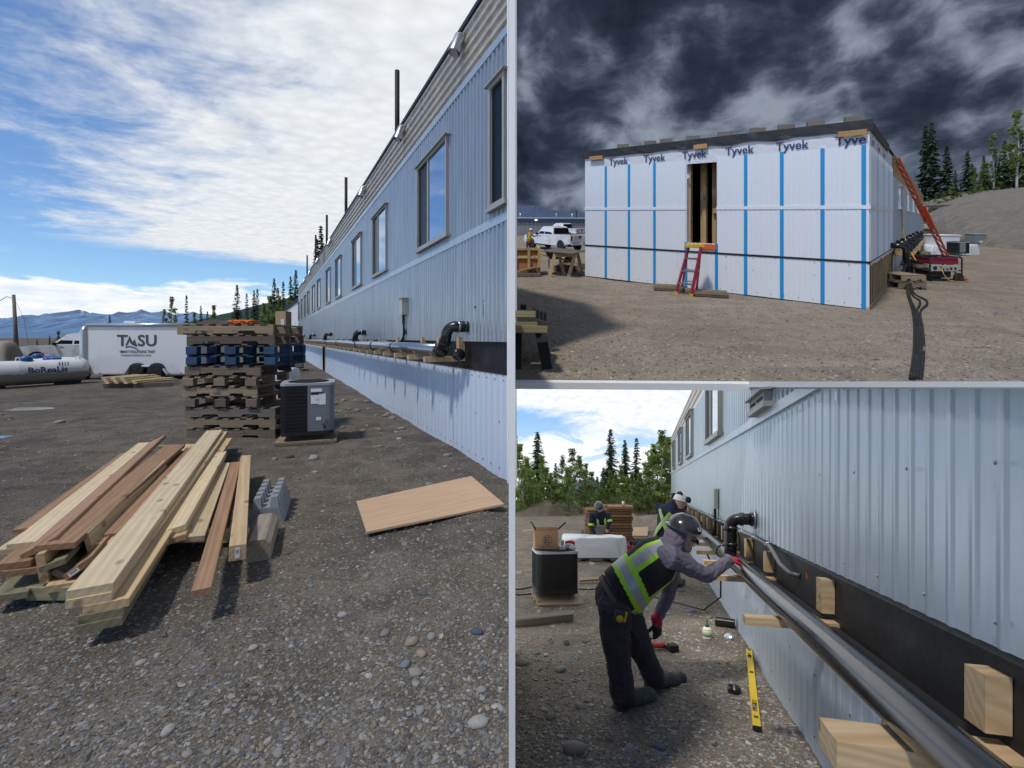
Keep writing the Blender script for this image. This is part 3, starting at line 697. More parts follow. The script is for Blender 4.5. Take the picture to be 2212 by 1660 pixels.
# junction box with cables
m = MB(); s = s1u(880); wbox(W1, s - .11, s + .11, 2.10, 2.42, .02, .14, m); jb = B1.part('junction_box', m, mat('grey_box', (0.48, 0.48, 0.45), .5))
m = MB(); wbox(W1, s - .125, s + .125, 2.42, 2.435, .015, .16, m); B1.part('lid', m, MATS['grey_box'], jb)
for q in range(3):
    pts = [W1(s - .03 + q * .03, 2.10, .08), W1(s - .03 + .03 * q, 1.95, .08), W1(s + .02 - q * .05, 1.75, .07), W1(s + .05 + .05 * q, 1.60, .07), W1(s + .25 + .3 * q, 1.52 - .02 * q, .05), W1(s + 1.0 + q * .4, 1.58, .04), W1(s + 1.6 + q, 1.53, .03)]
    m = MB(); m.tube(pts, 0.017, 6); B1.part('cable', m, BLACKM, jb)
m = MB()
for q in range(2):
    pts = [W1(s + .2 + .18 * i, 1.55 + .028 * math.sin(i * .9 + q), .045 + .02 * q) for i in range(60)]
    m.tube(pts, 0.014, 5)
B1.part('conduit', m, mat('silver_conduit', (0.45, 0.46, 0.48), 0.4, metal=.5))
m = text_mb('r  i', 0.34, W1(s1u(1024), 1.92, .024), W1(0, 0) - W1(1, 0), (0, 0, 1)); B1.part('ink_mark', m, NAVYINK)
# drain pipe along the wall
D1 = Thing('drain_pipe', L1, W1(1.2, 1.4, .28), 'long glossy black drain pipe on brackets along the yard building wall', 'pipe')
PZ, PO, PR = 1.475, 0.30, 0.092
pe = 1.30
m = MB(); m.tube([W1(pe, PZ, PO)] + [W1(pe + 2.9 * i, PZ + .006 * (i % 2), PO) for i in range(1, 12)], PR, 20); D1.part('main_pipe', m, mat('pipe_glare_grey', (0.34, 0.35, 0.37), 0.2, metal=.75, var=.12))  # black pipe; its glare is put into the grey metallic colour
m = MB(); m.lathe(W1(pe, PZ, PO), [(0.0, -.03), (.088, -.03), (.102, -.015), (.102, .09), (.094, .09)], 24, axis=(W1(1, 0) - W1(0, 0))); D1.part('end_cap', m, BLACKP)
m = MB(); m.lathe(W1(1.02, 1.42, .16), [(0.0, -.03), (.07, -.03), (.085, -.015), (.085, .05), (.07, .05)], 20, axis=(W1(1, 0) - W1(0, 0))); D1.part('end_cap', m, BLACKP)
for u in (890, 840, 800, 752, 725):
    s = s1u(u) + .1; m = MB(); m.lathe(W1(s, PZ, PO), [(PR, 0), (PR + .012, 0), (PR + .012, .05), (PR, .05)], 20, axis=(W1(1, 0) - W1(0, 0))); D1.part('coupling', m, BLACKP)
for u in (1002, 790, 718, 682, 660, 648):
    s = s1u(u)
    wall = W1(s - .18, 1.80, .0)
    pts = [wall, W1(s - .17, 1.80, .18)]
    for i in range(7):
        q = i / 6 * PI / 2; pts.append(W1(s - .16 + .10 * math.sin(q) * .6, 1.80 - .12 * (1 - math.cos(q)), .20 + .10 * math.sin(q)))
    pts += [W1(s - .06, 1.60, PO), W1(s - .02, 1.5, PO)]
    m = MB(); m.tube(pts, .075, 16); e = D1.part('elbow', m, BLACKP)
    m = MB(); m.tube([pts[1], W1(s - .168, 1.80, .155)], .084, 16); m.tube([W1(s - .17, 1.80, .07), W1(s - .17, 1.8, .055)], .081, 16); D1.part('hose_clamp', m, GALV, e)
    m = MB(); m.tube([W1(s - .18, 1.80, .03), W1(s - .18, 1.80, .015)], .105, 18); D1.part('wall_flange', m, mat('silver_conduit', (.45, .46, .48)), e)
    m = MB(); m.tube([W1(s - .06, 1.60, PO), W1(s - .045, 1.575, PO)], .086, 16); D1.part('collar', m, BLACKM, e)
for i, s in enumerate(np.arange(1.55, 34, 0.78)):
    mb_ = MB(); wbox(W1, s - .045, s + .045, 1.30, 1.375, -.03, .46, mb_); D1.part('support_block', mb_, PINE)
    if i % 2 == 0 or i < 3:
        mb_ = MB(); wbox(W1, s - .05 - .25, s + .04 - .25, 1.32, 1.66, -.03, .06, mb_); D1.part('backing_block', mb_, PINE)
# ================================================================== wrapped building on the upper yard
C2 = L2.g(1878.5, 671); E2 = L2.g(1263.5, 597.5)
dF = (E2 - C2); LF = dF.length; dF.normalize(); nF = Vector((-dF.y, dF.x, 0)); nF = nF if nF.y < 0 else -nF
dS = Vector((0.927, 1, 0)).normalized(); nS = Vector((dS.y, -dS.x, 0))
def WF(s, z, o=0.0): return C2 + dF * s + nF * o + Vector((0, 0, z))
def WS(s, z, o=0.0): return C2 + dS * s + nS * o + Vector((0, 0, z))
def line_s(u, d, off=Vector((0, 0, 0))):
    k = (u - CX) / F; c = C2 + off; return (k * c.y - c.x) / (d.x - k * d.y)
def sF(u): return line_s(u, dF)
def sS(u): return line_s(u, dS)
def zOn(fn, s, v):
    p = fn(s, 0); Yw = p.y; return L2.at(CX + F * p.x / Yw, v, Yw).z
B2 = Thing('wrapped_building', L2, C2, 'white panelled building with blue tape lines, open doorway and black roof edge', 'building')
zb, zk, zm, zt = 0.02, 0.86, 1.86, 2.98
ZW, ZR = 3.30, 3.43
cols = [sF(u) for u in (1876, 1866, 1777, 1689, 1611, 1548, 1482, 1414, 1359, 1309, 1264)]
cols[0] = 0.0; cols[-1] = LF
dL, dR = cols[6], cols[5]                                   # doorway
dz0, dz1 = zOn(WF, dL, 524), zOn(WF, dL, 349)
TAPE = mat('blue_tape', (0.01, 0.30, 0.66), 0.5, var=.05)
WRAP = mat('house_wrap', (0.74, 0.75, 0.77), 0.55, var=.05, bump=.5, bscale=9)
for a, b in zip(cols[:-1], cols[1:]):
    if b - a < .02: continue
    for z0, z1 in ((zb, zk - .02), (zk + .02, zm - .035), (zm + .035, zt)):
        if a == dR:
            if z0 > 1: z0 = max(z0, dz1)
            elif z0 > .5: z1 = dz0
            if z1 - z0 < .06: continue
            if z0 > .5 and z1 < 1.7 and dz0 < zk + .05: continue
        B2.part('wall_panel', corr_v(WF, a + .004, b - .004, z0, z1, 0.10, 0.004, wide=.85), WHITEP)
for i, s in enumerate(cols[1:-1]):
    segs = [(zb, zk - .02), (zk + .02, zm - .035), (zm + .035, zt + .005)]
    if s in (dL, dR): segs = [(zb, zk - .02), (zk + .02, dz0)] if i else segs
    w = .034
    for z0, z1 in segs:
        m = MB(); wbox(WF, s - w, s + w, z0, z1, .005, .0095, m); B2.part('tape', m, TAPE)
m = MB(); wbox(WF, 0, LF, zk - .02, zk + .02, -.01, .012, m); B2.part('black_strip', m, BLACKM)
m = MB(); wbox(WF, 0, dR, zm - .035, zm + .035, -.01, .014, m); B2.part('trim_strip', m, WHITEP)
m = MB(); wbox(WF, dL, LF, zm - .035, zm + .035, -.01, .014, m); B2.part('trim_strip', m, WHITEP)
m = MB(); wbox(WF, -.02, LF + .05, -.06, zb, -.06, -.01, m); B2.part('base_strip', m, BLACKM)
m = MB(); m.grid(lambda a, b: WF(a * LF, zt - .10 + b * (ZW - zt + .1), -.006 + .007 * noise.noise(Vector((a * 40, b * 6, 3)))), 90, 5); B2.part('house_wrap', m, WRAP)
# printed words on the wrap
rt = -dF
for i, (u0, u1) in enumerate(((1316, 1357), (1390.6, 1437.5), (1474, 1527), (1567, 1629.4), (1676, 1748), (1803.7, 1871))):
    s = sF(u0); wd_ = s - sF(u1); wt = 'Tyvek' if i < 5 else 'Tyve'
    tm = text_mb(wt, 0.245, Vector((0, 0, 0)), (1, 0, 0), (0, 0, 1), bold=.014); tw = max(v.x for v in tm.v)
    tm.v = [WF(s, zt + .03, .014) + rt * (v.x * wd_ / tw) + Vector((0, 0, v.z)) for v in tm.v]; B2.part('lettering', tm, NAVYINK)
    if i < 5: B2.part('lettering', text_mb('DUPONT', 0.085, WF(s + .08, zt + .225, .014), rt, (0, 0, 1), bold=.01), REDINK)
# black membrane folded over the roof edge, laths and roof blocks
m = MB(); m.grid(lambda a, b: WF(-.06 + a * (LF + .12), ZW - .06 + .04 * noise.noise(Vector((a * 14, 1, 2))) * (1 - b) + b * (ZR - ZW + .06), .03 + .012 * noise.noise(Vector((a * 30, b * 3, 7)))), 80, 3)
m.grid(lambda a, b: WS(-.03 + a * 3.9, ZW - .06 + b * (ZR - ZW + .06), .03 + .01 * noise.noise(Vector((a * 20, b * 3, 1)))), 30, 3); B2.part('roof_membrane', m, MEMB)
for u0, u1, dz in ((1812, 1874, -.07), (1501, 1530, -.03), (1276, 1305, -.05)):
    m = MB(); wbox(WF, sF(u1), sF(u0), ZW - .12 + dz + .05, ZW - .02 + dz + .05, .045, .075, m); B2.part('lath', m, wood('orange_lath', (.56, .34, .15), (.38, .21, .09)))
m = MB(); m.prism([WF(0, ZR - .01), WF(LF, ZR - .01), WF(LF, ZR - .01, -5), WS(30, ZR - .01, -.05)], (0, 0, .02)); B2.part('roof', m, MEMB)
for u in (1345, 1405, 1440, 1500, 1570, 1643, 1707, 1772, 1858):
    s = sF(u); m = MB(); m.bar(WF(s, ZR + .06, -.30), WF(s + .26, ZR + .06, -.16), .10, .14); B2.part('roof_block', m, GREYW)
# inside of the doorway
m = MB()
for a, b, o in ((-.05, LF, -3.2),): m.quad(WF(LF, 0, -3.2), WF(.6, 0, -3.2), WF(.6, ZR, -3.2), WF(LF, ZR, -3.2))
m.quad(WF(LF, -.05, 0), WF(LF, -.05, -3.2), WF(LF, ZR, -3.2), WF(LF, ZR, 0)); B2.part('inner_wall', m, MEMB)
m = MB(); m.quad(WF(LF, dz0 - .06, -.02), WF(0.5, dz0 - .06, -.02), WF(.6, dz0 - .06, -3.2), WF(LF, dz0 - .06, -3.2)); B2.part('floor', m, GREYW)
m = MB(); wbox(WF, dR, dL, dz0 - .06, dz0 - .01, -.16, .0, m); B2.part('door_sill', m, PLY)
wd = dL - dR
for q, o, w in ((0.98, -.10, .10), (.72, -.55, .09), (.42, -.6, .09), (.14, -.5, .09), (.86, -.62, .05)):
    m = MB(); wbox(WF, dR + q * wd - w / 2, dR + q * wd + w / 2, dz0 - .05, dz1 + .1, o - .1, o, m); B2.part('stud', m, STUD)
m = MB(); wbox(WF, dR + .05, dR + .42 * wd, dz0 + .68, dz0 + .80, -.62, -.52, m); B2.part('stud_block', m, STUD)
m = MB(); wbox(WF, dL - .02, dL + .0, dz0 - .02, dz1, -.14, -.005, m); m.add([WF(dL - .02, dz1 - .28, -.01), WF(dL - .02, dz1 - .42, -.01), WF(dL - .10, dz1 - .36, .02)], [(0, 1, 2)]); B2.part('wrap_flap', m, WRAP)
m = MB(); wbox(WF, dR - .0, dR + .5 * wd, dz0 - .13, dz0 - .02, .0, .05, m); B2.part('ramp_plate', m, mat('orange_plastic', (.75, .13, .02), .5))
sp = []
for a in np.arange(.12, LF, .25): sp += [(a, .09, .005)]
for a in np.arange(.3, LF, .55): sp += [(a, .55, .005), (a, .80, .005)]
B2.part('screw_rows', screws(WF, sp, .009), DKMET, kind='stuff')
# return side: panels, open stud base, then the long siding wall
se = sS(1928)
for i in range(4):
    a, b = se * i / 4, se * (i + 1) / 4
    for z0, z1 in ((zk + .02, zm - .035), (zm + .035, zt)): B2.part('wall_panel', corr_v(WS, a + .004, b - .004, z0, z1, .10, .010, wide=.7), WHITEP)
    if i: m = MB(); wbox(WS, a - .03, a + .03, zk + .02, zt, .011, .015, m); B2.part('tape', m, TAPE)
m = MB(); wbox(WS, 0, se, zm - .035, zm + .035, -.01, .016, m); B2.part('trim_strip', m, WHITEP)
m = MB(); m.grid(lambda a, b: WS(a * (se + .4), zt - .1 + b * (ZW - zt + .1), -.004 + .006 * noise.noise(Vector((a * 20, b * 5, 9)))), 30, 4); B2.part('house_wrap', m, WRAP)
for i in range(3): B2.part('lettering', text_mb('Tyvek', .2, WS(.25 + i * 1.15, zt + .05, .012), dS, (0, 0, 1), bold=.012), NAVYINK)
m = MB(); m.grid(lambda a, b: WS(a * se * 1.0, zk - .10 * (b) * (.6 + .6 * noise.noise(Vector((a * 12, 3, 1)))) , .012), 20, 1); B2.part('wrap_hem', m, WRAP)
sst = .06
while sst < se + .6:
    m = MB(); wbox(WS, sst, sst + .11, .06, zk - .02, -.03, -.012, m); B2.part('stud', m, STUD); sst += .42
m = MB(); wbox(WS, 0, se + .6, .0, .06, -.04, .0, m); B2.part('sill_plate', m, STUD)
m = MB(); m.quad(WS(0, 0, -.032), WS(se + 1, 0, -.032), WS(se + 1, zk, -.032), WS(0, zk, -.032)); B2.part('crawl_dark_sheet', m, MEMB)  # black sheet painted in for the shade behind the flat studs
LS = 34.0; a = se
while a < LS:
    b = min(LS, a + 3.8)
    B2.part('siding_sheet', corr_v(WS, a + .004, b - .004, zk, zm, .12, .018), SIDEL); B2.part('siding_sheet', corr_v(WS, a + .004, b - .004, zm + .03, 2.78, .12, .018), SIDEL)
    B2.part('fascia_sheet', corr_h(WS, a + .004, b - .004, 2.80, 3.36, 5, .025), mat('golden_fascia', (.50, .30, .10), .4, metal=.3, var=.15))
    B2.part('skirting_panel', corr_v(WS, a + .02, b - .004, 0, zk - .16, .12, .01), GALV)
    a = b
m = MB(); wbox(WS, se, LS, zm, zm + .03, 0, .03, m); B2.part('trim_strip', m, TRIM)
m = MB(); wbox(WS, se, LS, zk - .16, zk, -.05, -.01, m); B2.part('black_band', m, MEMB)
for zx0, zx1 in ((350, 378), (405, 426), (438, 453), (468, 480), (487, 495), (501, 507), (512, 517), (522, 526), (530, 533)):
    a, b = sS(1814.6 + .35394 * zx0), sS(1814.6 + .35394 * zx1); window(B2, WS, a, a + min(1.25, b - a), zm + .12, 2.62, flip=True, frame=mat('white_frame', (.75, .75, .73), .5))
for s in (4.6, 6.4, 8.4, 10.6, 13, 16, 20):
    m = MB(); m.tube([WS(s, zk + .12, .0), WS(s, zk + .12, .2), WS(s + .03, zk + .09, .27), WS(s + .05, zk, .30), WS(s + .05, zk - .22, .30)], .07, 12); B2.part('pipe_elbow', m, BLACKP)
for i, s in enumerate(np.arange(se + .5, 28, .85)):
    m = MB(); wbox(WS, s, s + .10, zk - .20, zk - .10, 0, .42, m); B2.part('support_block', m, STUD)
    m = MB(); wbox(WS, s + .35, s + .44, zk - .18, zk + .08, 0, .06, m); B2.part('backing_block', m, STUD)
m = MB(); m.tube([WS(5.2, zk - .06, .28), WS(30, zk - .06, .28)], .07, 12); B2.part('drain_pipe', m, BLACKP)
for s, h in ((4.4, .5), (8.3, .5), (11, .5), (15, .5)):
    m = MB(); m.cyl(WS(s, 3.2, -.3), WS(s, 3.4 + h, -.3), .06, 10); B2.part('vent_stack', m, BLACKM)
# ================================================================== lower building with the pipe at hand height
def W3(s, z, o=0.0): return Vector((1.827 + 0.297 * s - 0.9586 * o, 2.727 + s + 0.2847 * o, z))
def s3u(u):
    k = (u - CX) / F; return (1.827 - 2.727 * k) / (k - .297)
def top3(s, e=0.0):
    Y_ = 2.727 + s
    if Y_ < T0: return -0.109 * Y_ + 1.65 + .322 * Y_ - .002
    return min(3.95, -1.75 + .2628 * Y_ + 1.65 + .322 * Y_)
B3 = Thing('pipework_building', L3, W3(0, 0), 'pale corrugated metal building with a black band and white skirting on the lower yard', 'building')
Sa, Sb = -3.55, 18.9
bk3 = [Sa, -1.72, -.2, 1.2, 1.908, 3.9, 6, 8.4, 12, 15.5, Sb]
for a, b in zip(bk3[:-1], bk3[1:]):
    B3.part('siding_sheet', corr_v(W3, a + .0015, b - .0015, 1.18, 2.23, .115, .006, top=lambda s: min(2.23, top3(s)), wide=1.1), SIDEL)
    if top3(b) > 2.33:
        B3.part('siding_sheet', corr_v(W3, a + .002, b - .002, 2.31, 3.4, .115, .012, top=lambda s: max(2.311, min(3.42, top3(s))), wide=.8), SIDEL)
    if a >= 3.9: B3.part('fascia_sheet', corr_h(W3, a + .004, b - .004, 3.45, 3.95, 3, .02) if top3(a) > 3.94 else corr_h(W3, a + .6, b, 3.45, 3.6, 2, .02), FASC)
    if b > -.5: B3.part('skirting_panel', corr_v(W3, max(a, -.70) + .002, b - .002, -.1, .84, .13, .004, wide=.85), SKIRT)
m = MB(); s_ = 0.0
for a, b in ((Sa, .0), (.0, 6), (6, Sb)): wbox(W3, a, b, .84, 1.2, -.09, -.03, m)
B3.part('black_band', m, MEMB)
m = MB(); m.grid(lambda a, b: W3(Sa + a * (Sb - Sa), 1.155 + .04 * b + .006 * noise.noise(Vector((a * 160, b, 2))), -.012 + .01 * (1 - b)), 120, 1); B3.part('band_lip', m, MEMB)
m = MB(); wbox(W3, -.3, Sb, 2.23, 2.31, -.02, .026, m); B3.part('trim_band', m, TRIM) if False else None
m = MB()
def trimz(s): return min(2.31, top3(s))
sv = [x for x in list(np.linspace(-.6, 3, 120)) + [4, 6, 8, 12, 16, Sb]]
for a, b in zip(sv[:-1], sv[1:]):
    if top3(b) < 2.232: continue
    m.add([W3(a, 2.23, .026), W3(b, 2.23, .026), W3(b, trimz(b), .026), W3(a, trimz(a), .026)], [(0, 1, 2, 3)]); m.add([W3(a, 2.23, 0), W3(b, 2.23, 0), W3(b, 2.23, .026), W3(a, 2.23, .026)], [(0, 1, 2, 3)])
B3.part('trim_band', m, TRIM)
m = MB(); wbox(W3, -.55, Sb, .835, .85, -.04, .012, m); B3.part('skirting_cap', m, DKMET)
wm = WHITEP
w_ = window(B3, W3, s3u(1672), s3u(1638), 2.35, min(top3(s3u(1672)), top3(s3u(1638))) - .012, fw=.03)
for ul, ur in ((1531, 1563.5), (1483, 1499), (1467, 1476.5), (1455, 1460)):
    a, b = s3u(ur), s3u(ul); zt_ = min(3.42, top3(a) - .01, top3(b) - .01)
    if zt_ > 2.5: window(B3, W3, a, min(b, a + 1.5), 2.40, zt_, flip=False)
# roof edge, tapered and white as the seam between views, and roof
m = MB()
for a, b in ((-.8, 1.0), (1.0, 2.2), (2.2, 3.4), (3.4, T0)):
    for y0, y1 in ((a, b),):
        sA, sB = y0 - 2.727, y1 - 2.727
        A0, A1 = W3(sA, 0, .03), W3(sB, 0, .03); B0, B1_ = W3(sA, 0, -.02), W3(sB, 0, -.02)
        def zz(p, t): return Vector((p.x, p.y, t * p.y + 1.65 + .322 * p.y))
        def zt3(p): v = zz(p, -.0945); v.z += .02 * max(0, .9 - p.y) / 1.7; return v
        m.add([zz(A0, -.107), zz(A1, -.107), zt3(A1), zt3(A0), zz(B0, -.107), zz(B1_, -.107), zt3(B1_), zt3(B0)], [(0, 1, 2, 3), (4, 7, 6, 5), (3, 2, 6, 7), (0, 4, 5, 1), (0, 3, 7, 4), (1, 5, 6, 2)])
B3.part('roof_edge', m, WHITEBOARD)
m = MB()
def zr(x, y): return Vector((x, y, -.096 * y + 1.65 + .322 * y))
m.quad(zr(.80, -.8), zr(6, -.8), zr(6.5, T0), zr(2.40, T0)); B3.part('roof', m, MEMB)
m = MB(); m.quad(Vector((.79, -.8, -.2)), Vector((6, -.8, -.2)), zr(6, -.8), zr(.79, -.8)); B3.part('end_wall', m, SIDEL)
sp = []
for z in (1.26, 1.72, 2.15): sp += [(s, z, .016) for s in np.arange(-1.4, 9, .345 if z != 1.72 else .46)]
B3.part('screw_rows', screws(W3, sp, .0085), GALV, kind='stuff')
B3.part('screw_rows', screws(W3, [(s, z, .004) for s in np.arange(-.9, 7, .5) for z in (.12, .5, .74)], .008), DKMET, kind='stuff')
m = MB(); wbox(W3, Sa, Sb, -.1, 1.2, -.30, -.28, m); B3.part('crawl_dark_sheet', m, MEMB)
m = MB(); sv2 = list(np.linspace(Sa, 3.5, 22)) + [5, 8, 12, Sb]
for a, b in zip(sv2[:-1], sv2[1:]): m.quad(W3(a, 1.2, -.12), W3(b, 1.2, -.12), W3(b, min(3.4, top3(b) - .08), -.12), W3(a, min(3.4, top3(a) - .08), -.12))
B3.part('inner_wall', m, MEMB)
# opening in the skirting at the near end
m = MB(); wbox(W3, -.80, -.705, -.1, .84, -.08, .0, m); B3.part('stud', m, STUD)
D3 = Thing('drain_pipe', L3, W3(0, .9, .2), 'black drain pipe on pine brackets that the workers lean over', 'pipe')
PO3, PZ3, PR3 = .222, .958, .066
gp = mat('scuffed_black_pipe', (.013, .014, .018), .2, var=.2, spec=.65, coat=.12, dirt=(.10, .10, .10), dscale=14, dlo=.62, dhi=.9)
m = MB(); m.tube([W3(s, PZ3, PO3) for s in np.linspace(-3.4, 17, 22)], PR3, 24); D3.part('main_pipe', m, gp)
for s in (2.15, 4.4, 7.2, 10):
    m = MB(); m.lathe(W3(s, PZ3, PO3), [(PR3, 0), (PR3 + .009, 0), (PR3 + .009, .06), (PR3, .06)], 22, axis=W3(1, 0) - W3(0, 0)); D3.part('coupling', m, BLACKP)
# riser with bend into the wall
sr = 1.70
p0 = W3(sr, PZ3, PO3); pts = [p0, W3(sr, PZ3 + .12, PO3), W3(sr, PZ3 + .31, PO3)]
pts += [W3(sr, PZ3 + .31 + .07 * math.sin(q), PO3 - .07 * (1 - math.cos(q))) for q in (.4, .8, 1.2, PI / 2)]
pts += [W3(sr, PZ3 + .38, .0)]
m = MB(); m.tube(pts, .056, 18); e = D3.part('riser', m, BLACKP)
for a, b in ((pts[1], W3(sr, PZ3 + .15, PO3)), (W3(sr, PZ3 + .27, PO3), pts[2]), (W3(sr, PZ3 + .38, .14), W3(sr, PZ3 + .38, .11)), (W3(sr, PZ3 + .38, .05), W3(sr, PZ3 + .38, .02))):
    m = MB(); m.cyl(a, b, .065, 18); D3.part('collar', m, BLACKP, e)
m = MB(); m.cyl(W3(sr, PZ3 + .38, .028), W3(sr, PZ3 + .38, .018), .095, 24); D3.part('wall_flange', m, GALV, e)
for i, s in enumerate((-1.40, -.12, 1.15, 1.95, 2.7, 3.5, 4.3, 5.1, 6.0, 7, 8, 9.2, 10.5)):
    m = MB(); h = .09 if i == 0 else .045; wbox(W3, s - (.075 if i == 0 else .045), s + (.075 if i == 0 else .045), PZ3 - PR3 - h - .0, PZ3 - PR3 - .001, -.03, .44, m); D3.part('support_block', m, PINE)
    q = s + .06; m = MB(); wbox(W3, q - .045, q + .045, .93, 1.10 + .02 * (i % 2), -.028, .035, m); D3.part('backing_block', m, PINE)
m = MB(); wbox(W3, Sa, 17, .866, .876, -.02, .05, m); D3.part('ledger', m, DKMET)
m = MB(); m.tube([W3(s, .895, .10 + .006 * math.sin(s * 3)) for s in np.linspace(-1.2, 8, 40)], .008, 6); D3.part('strap', m, mat('grey_box', (.48, .48, .45)))
# conduit with clips
cpts = [W3(9 - .3 * i, 1.17 + .006 * math.sin(i * 1.1), .035) for i in range(27)] + [W3(1.02, 1.165, .04), W3(.86, 1.13, .045), W3(.70, 1.07, .04), W3(.55, 1.035, .02), W3(.50, 1.03, -.03)]
m = MB(); m.tube(cpts, .0165, 10); cq = B3.part('conduit', m, mat('grey_conduit', (.10, .11, .125), .35, spec=.6))
for s in (1.1, 1.6, 2.2, 2.9, 3.7, 4.6):
    m = MB(); m.lathe(W3(s, 1.17, .035), [(.0165, -.012), (.022, -.012), (.022, .012), (.0165, .012)], 12, axis=W3(1, 0) - W3(0, 0)); m.bar(W3(s, 1.18, .03), W3(s, 1.24, .02), .02, .006); B3.part('clip', m, GALV, cq)
m = MB(); wbox(W3, 4.0, 4.18, 1.33, 1.62, .016, .07, m); jb = B3.part('junction_box', m, mat('grey_box', (.48, .48, .45)))
m = MB(); m.tube([W3(4.09, 1.33, .05), W3(4.06, 1.15, .05), W3(4.0, .95, .06)], .02, 8); m.tube([W3(4.12, 1.33, .05), W3(4.1, 1.1, .05), W3(4.2, .9, .06)], .016, 8); B3.part('cable', m, BLACKM, jb)
m = MB(); m.tube([W3(2.9, .84, .3), W3(2.95, .7, .24), W3(2.75, .55, .16), W3(2.9, .3, .14), W3(3.2, .05, .3), W3(3.8, .03, .9)], .011, 8)
single('loose_cable', m, BLACKM, L3, W3(2.9, 0, .3), 'thin black cable hanging from the lower drain pipe to the ground', 'cable')
m = text_mb('i', .06, W3(.0, 1.0, -.028), W3(0, 0) - W3(1, 0), (0, 0, 1)); B3.part('chalk_mark', m, WHITEPAINT)
m = MB(); m.bar(W3(.36, 1.09, -.027), W3(.355, 1.04, -.027), .006, .004); B3.part('crayon_mark', m, mat('orange_plastic', (.75, .13, .02)))
# ------------------------------------------------------------------ loose stones
def attr_mat(name, rough=0.85, spec=0.3, trans=0.0, bump=0.25):
    m = bpy.data.materials.new(name); m.use_nodes = True; t = NT(m.node_tree)
    out = t.node('ShaderNodeOutputMaterial'); b = t.node('ShaderNodeBsdfPrincipled')
    a = t.node('ShaderNodeAttribute', attribute_name='tint'); ge = t.node('ShaderNodeNewGeometry')
    n, _ = t.noise(ge.outputs['Position'], 60.0, 3, 0.6)
    g = t.math('ADD', 0.72, t.math('MULTIPLY', n, 0.56)); c = t.mix(1.0, a.outputs['Color'], t.comb(g, g, g), 'MULTIPLY')
    t.l.new(c, b.inputs['Base Color']); b.inputs['Roughness'].default_value = rough; b.inputs['Specular IOR Level'].default_value = spec
    if trans:
        tr = t.node('ShaderNodeBsdfTranslucent'); t.l.new(c, tr.inputs[0]); ms = t.node('ShaderNodeMixShader'); ms.inputs[0].default_value = trans
        t.l.new(b.outputs[0], ms.inputs[1]); t.l.new(tr.outputs[0], ms.inputs[2]); t.l.new(ms.outputs[0], out.inputs[0])
    else: t.l.new(b.outputs[0], out.inputs[0])
    return m
STONE = attr_mat('stone')
def ico(sub):
    bm = bmesh.new(); bmesh.ops.create_icosphere(bm, subdivisions=sub, radius=1.0); bm.verts.index_update()
    v = np.array([tuple(q.co) for q in bm.verts]); f = np.array([[q.index for q in p.verts] for p in bm.faces]); bm.free(); return v, f
ICO1, ICO2 = ico(1), ico(2)
def np_mesh(name, V, Fc, cols, m, smooth=True):
    me = bpy.data.meshes.new(name); n = len(V); k = Fc.shape[1]
    me.vertices.add(n); me.vertices.foreach_set('co', V.astype(np.float32).ravel())
    me.loops.add(Fc.size); me.loops.foreach_set('vertex_index', Fc.astype(np.int32).ravel())
    me.polygons.add(len(Fc)); me.polygons.foreach_set('loop_start', np.arange(0, Fc.size, k, dtype=np.int32))
    me.polygons.foreach_set('use_smooth', np.full(len(Fc), smooth))
    me.materials.append(m); me.update(calc_edges=True)
    at = me.color_attributes.new('tint', 'FLOAT_COLOR', 'POINT'); c4 = np.ones((n, 4), np.float32); c4[:, :3] = cols; at.data.foreach_set('color', c4.ravel())
    return me
PALETTE = np.array([(0.30, 0.28, 0.25), (0.22, 0.21, 0.20), (0.36, 0.34, 0.31), (0.27, 0.23, 0.18), (0.20, 0.22, 0.23), (0.33, 0.27, 0.20), (0.16, 0.155, 0.15), (0.42, 0.40, 0.37), (0.30, 0.31, 0.30)])
def scatter(name, label, level, hf, pts, sizes, dim=1.0, flat=0.55):
    n = len(pts); v0, f0 = ICO1; k = len(v0)
    V = np.repeat(v0[None], n, 0) * (1 + 0.28 * rng.standard_normal((n, k, 1)))
    sc = sizes[:, None] * np.stack([rng.uniform(.7, 1.4, n), rng.uniform(.6, 1.1, n), rng.uniform(.4, .8, n) * flat * 1.4], 1)
    V = V * sc[:, None, :]
    a = rng.uniform(0, 2 * PI, n); ca, sa = np.cos(a)[:, None], np.sin(a)[:, None]
    x = V[..., 0] * ca - V[..., 1] * sa; y = V[..., 0] * sa + V[..., 1] * ca
    base = np.array([tuple(level.w((px, py, hf(px, py)))) for px, py in pts])
    Vw = np.stack([x + base[:, 0:1], y + base[:, 1:2], V[..., 2] + base[:, 2:3] + sizes[:, None] * .02 + level.a * y], -1).reshape(-1, 3)
    Fc = (f0[None] + (np.arange(n) * k)[:, None, None]).reshape(-1, 3)
    cols = np.repeat(PALETTE[rng.integers(0, len(PALETTE), n)] * rng.uniform(.6, 1.25, (n, 1)) * dim, k, 0)
    ob = bpy.data.objects.new(name, np_mesh(name, Vw, Fc, cols, STONE, False)); COL.objects.link(ob); return tag(ob, label, kind='stuff')
def field(n, kmin, kmax, y0, y1, ok, power=1.0):
    """points spread thinner with distance, as loose stones read"""
    out = []
    while len(out) < n:
        t = rng.random(); y = 1.0 / (1.0 / y0 + t * (1.0 / y1 - 1.0 / y0)); x = rng.uniform(kmin, kmax) * y
        if ok(x, y): out.append((x, y))
    return out
def ok1(x, y):
    return x < -.03 and (y < 5.2 or (-0.037 - 0.528 * (y - 5.32) - x) > 0.06)
p = field(42000, -1.16, 0, 1.55, 10.0, ok1); s = np.array([0.0030 + .0105 * rng.random() ** 3.2 for q in p]) * np.array([0.8 + .10 * q[1] for q in p])
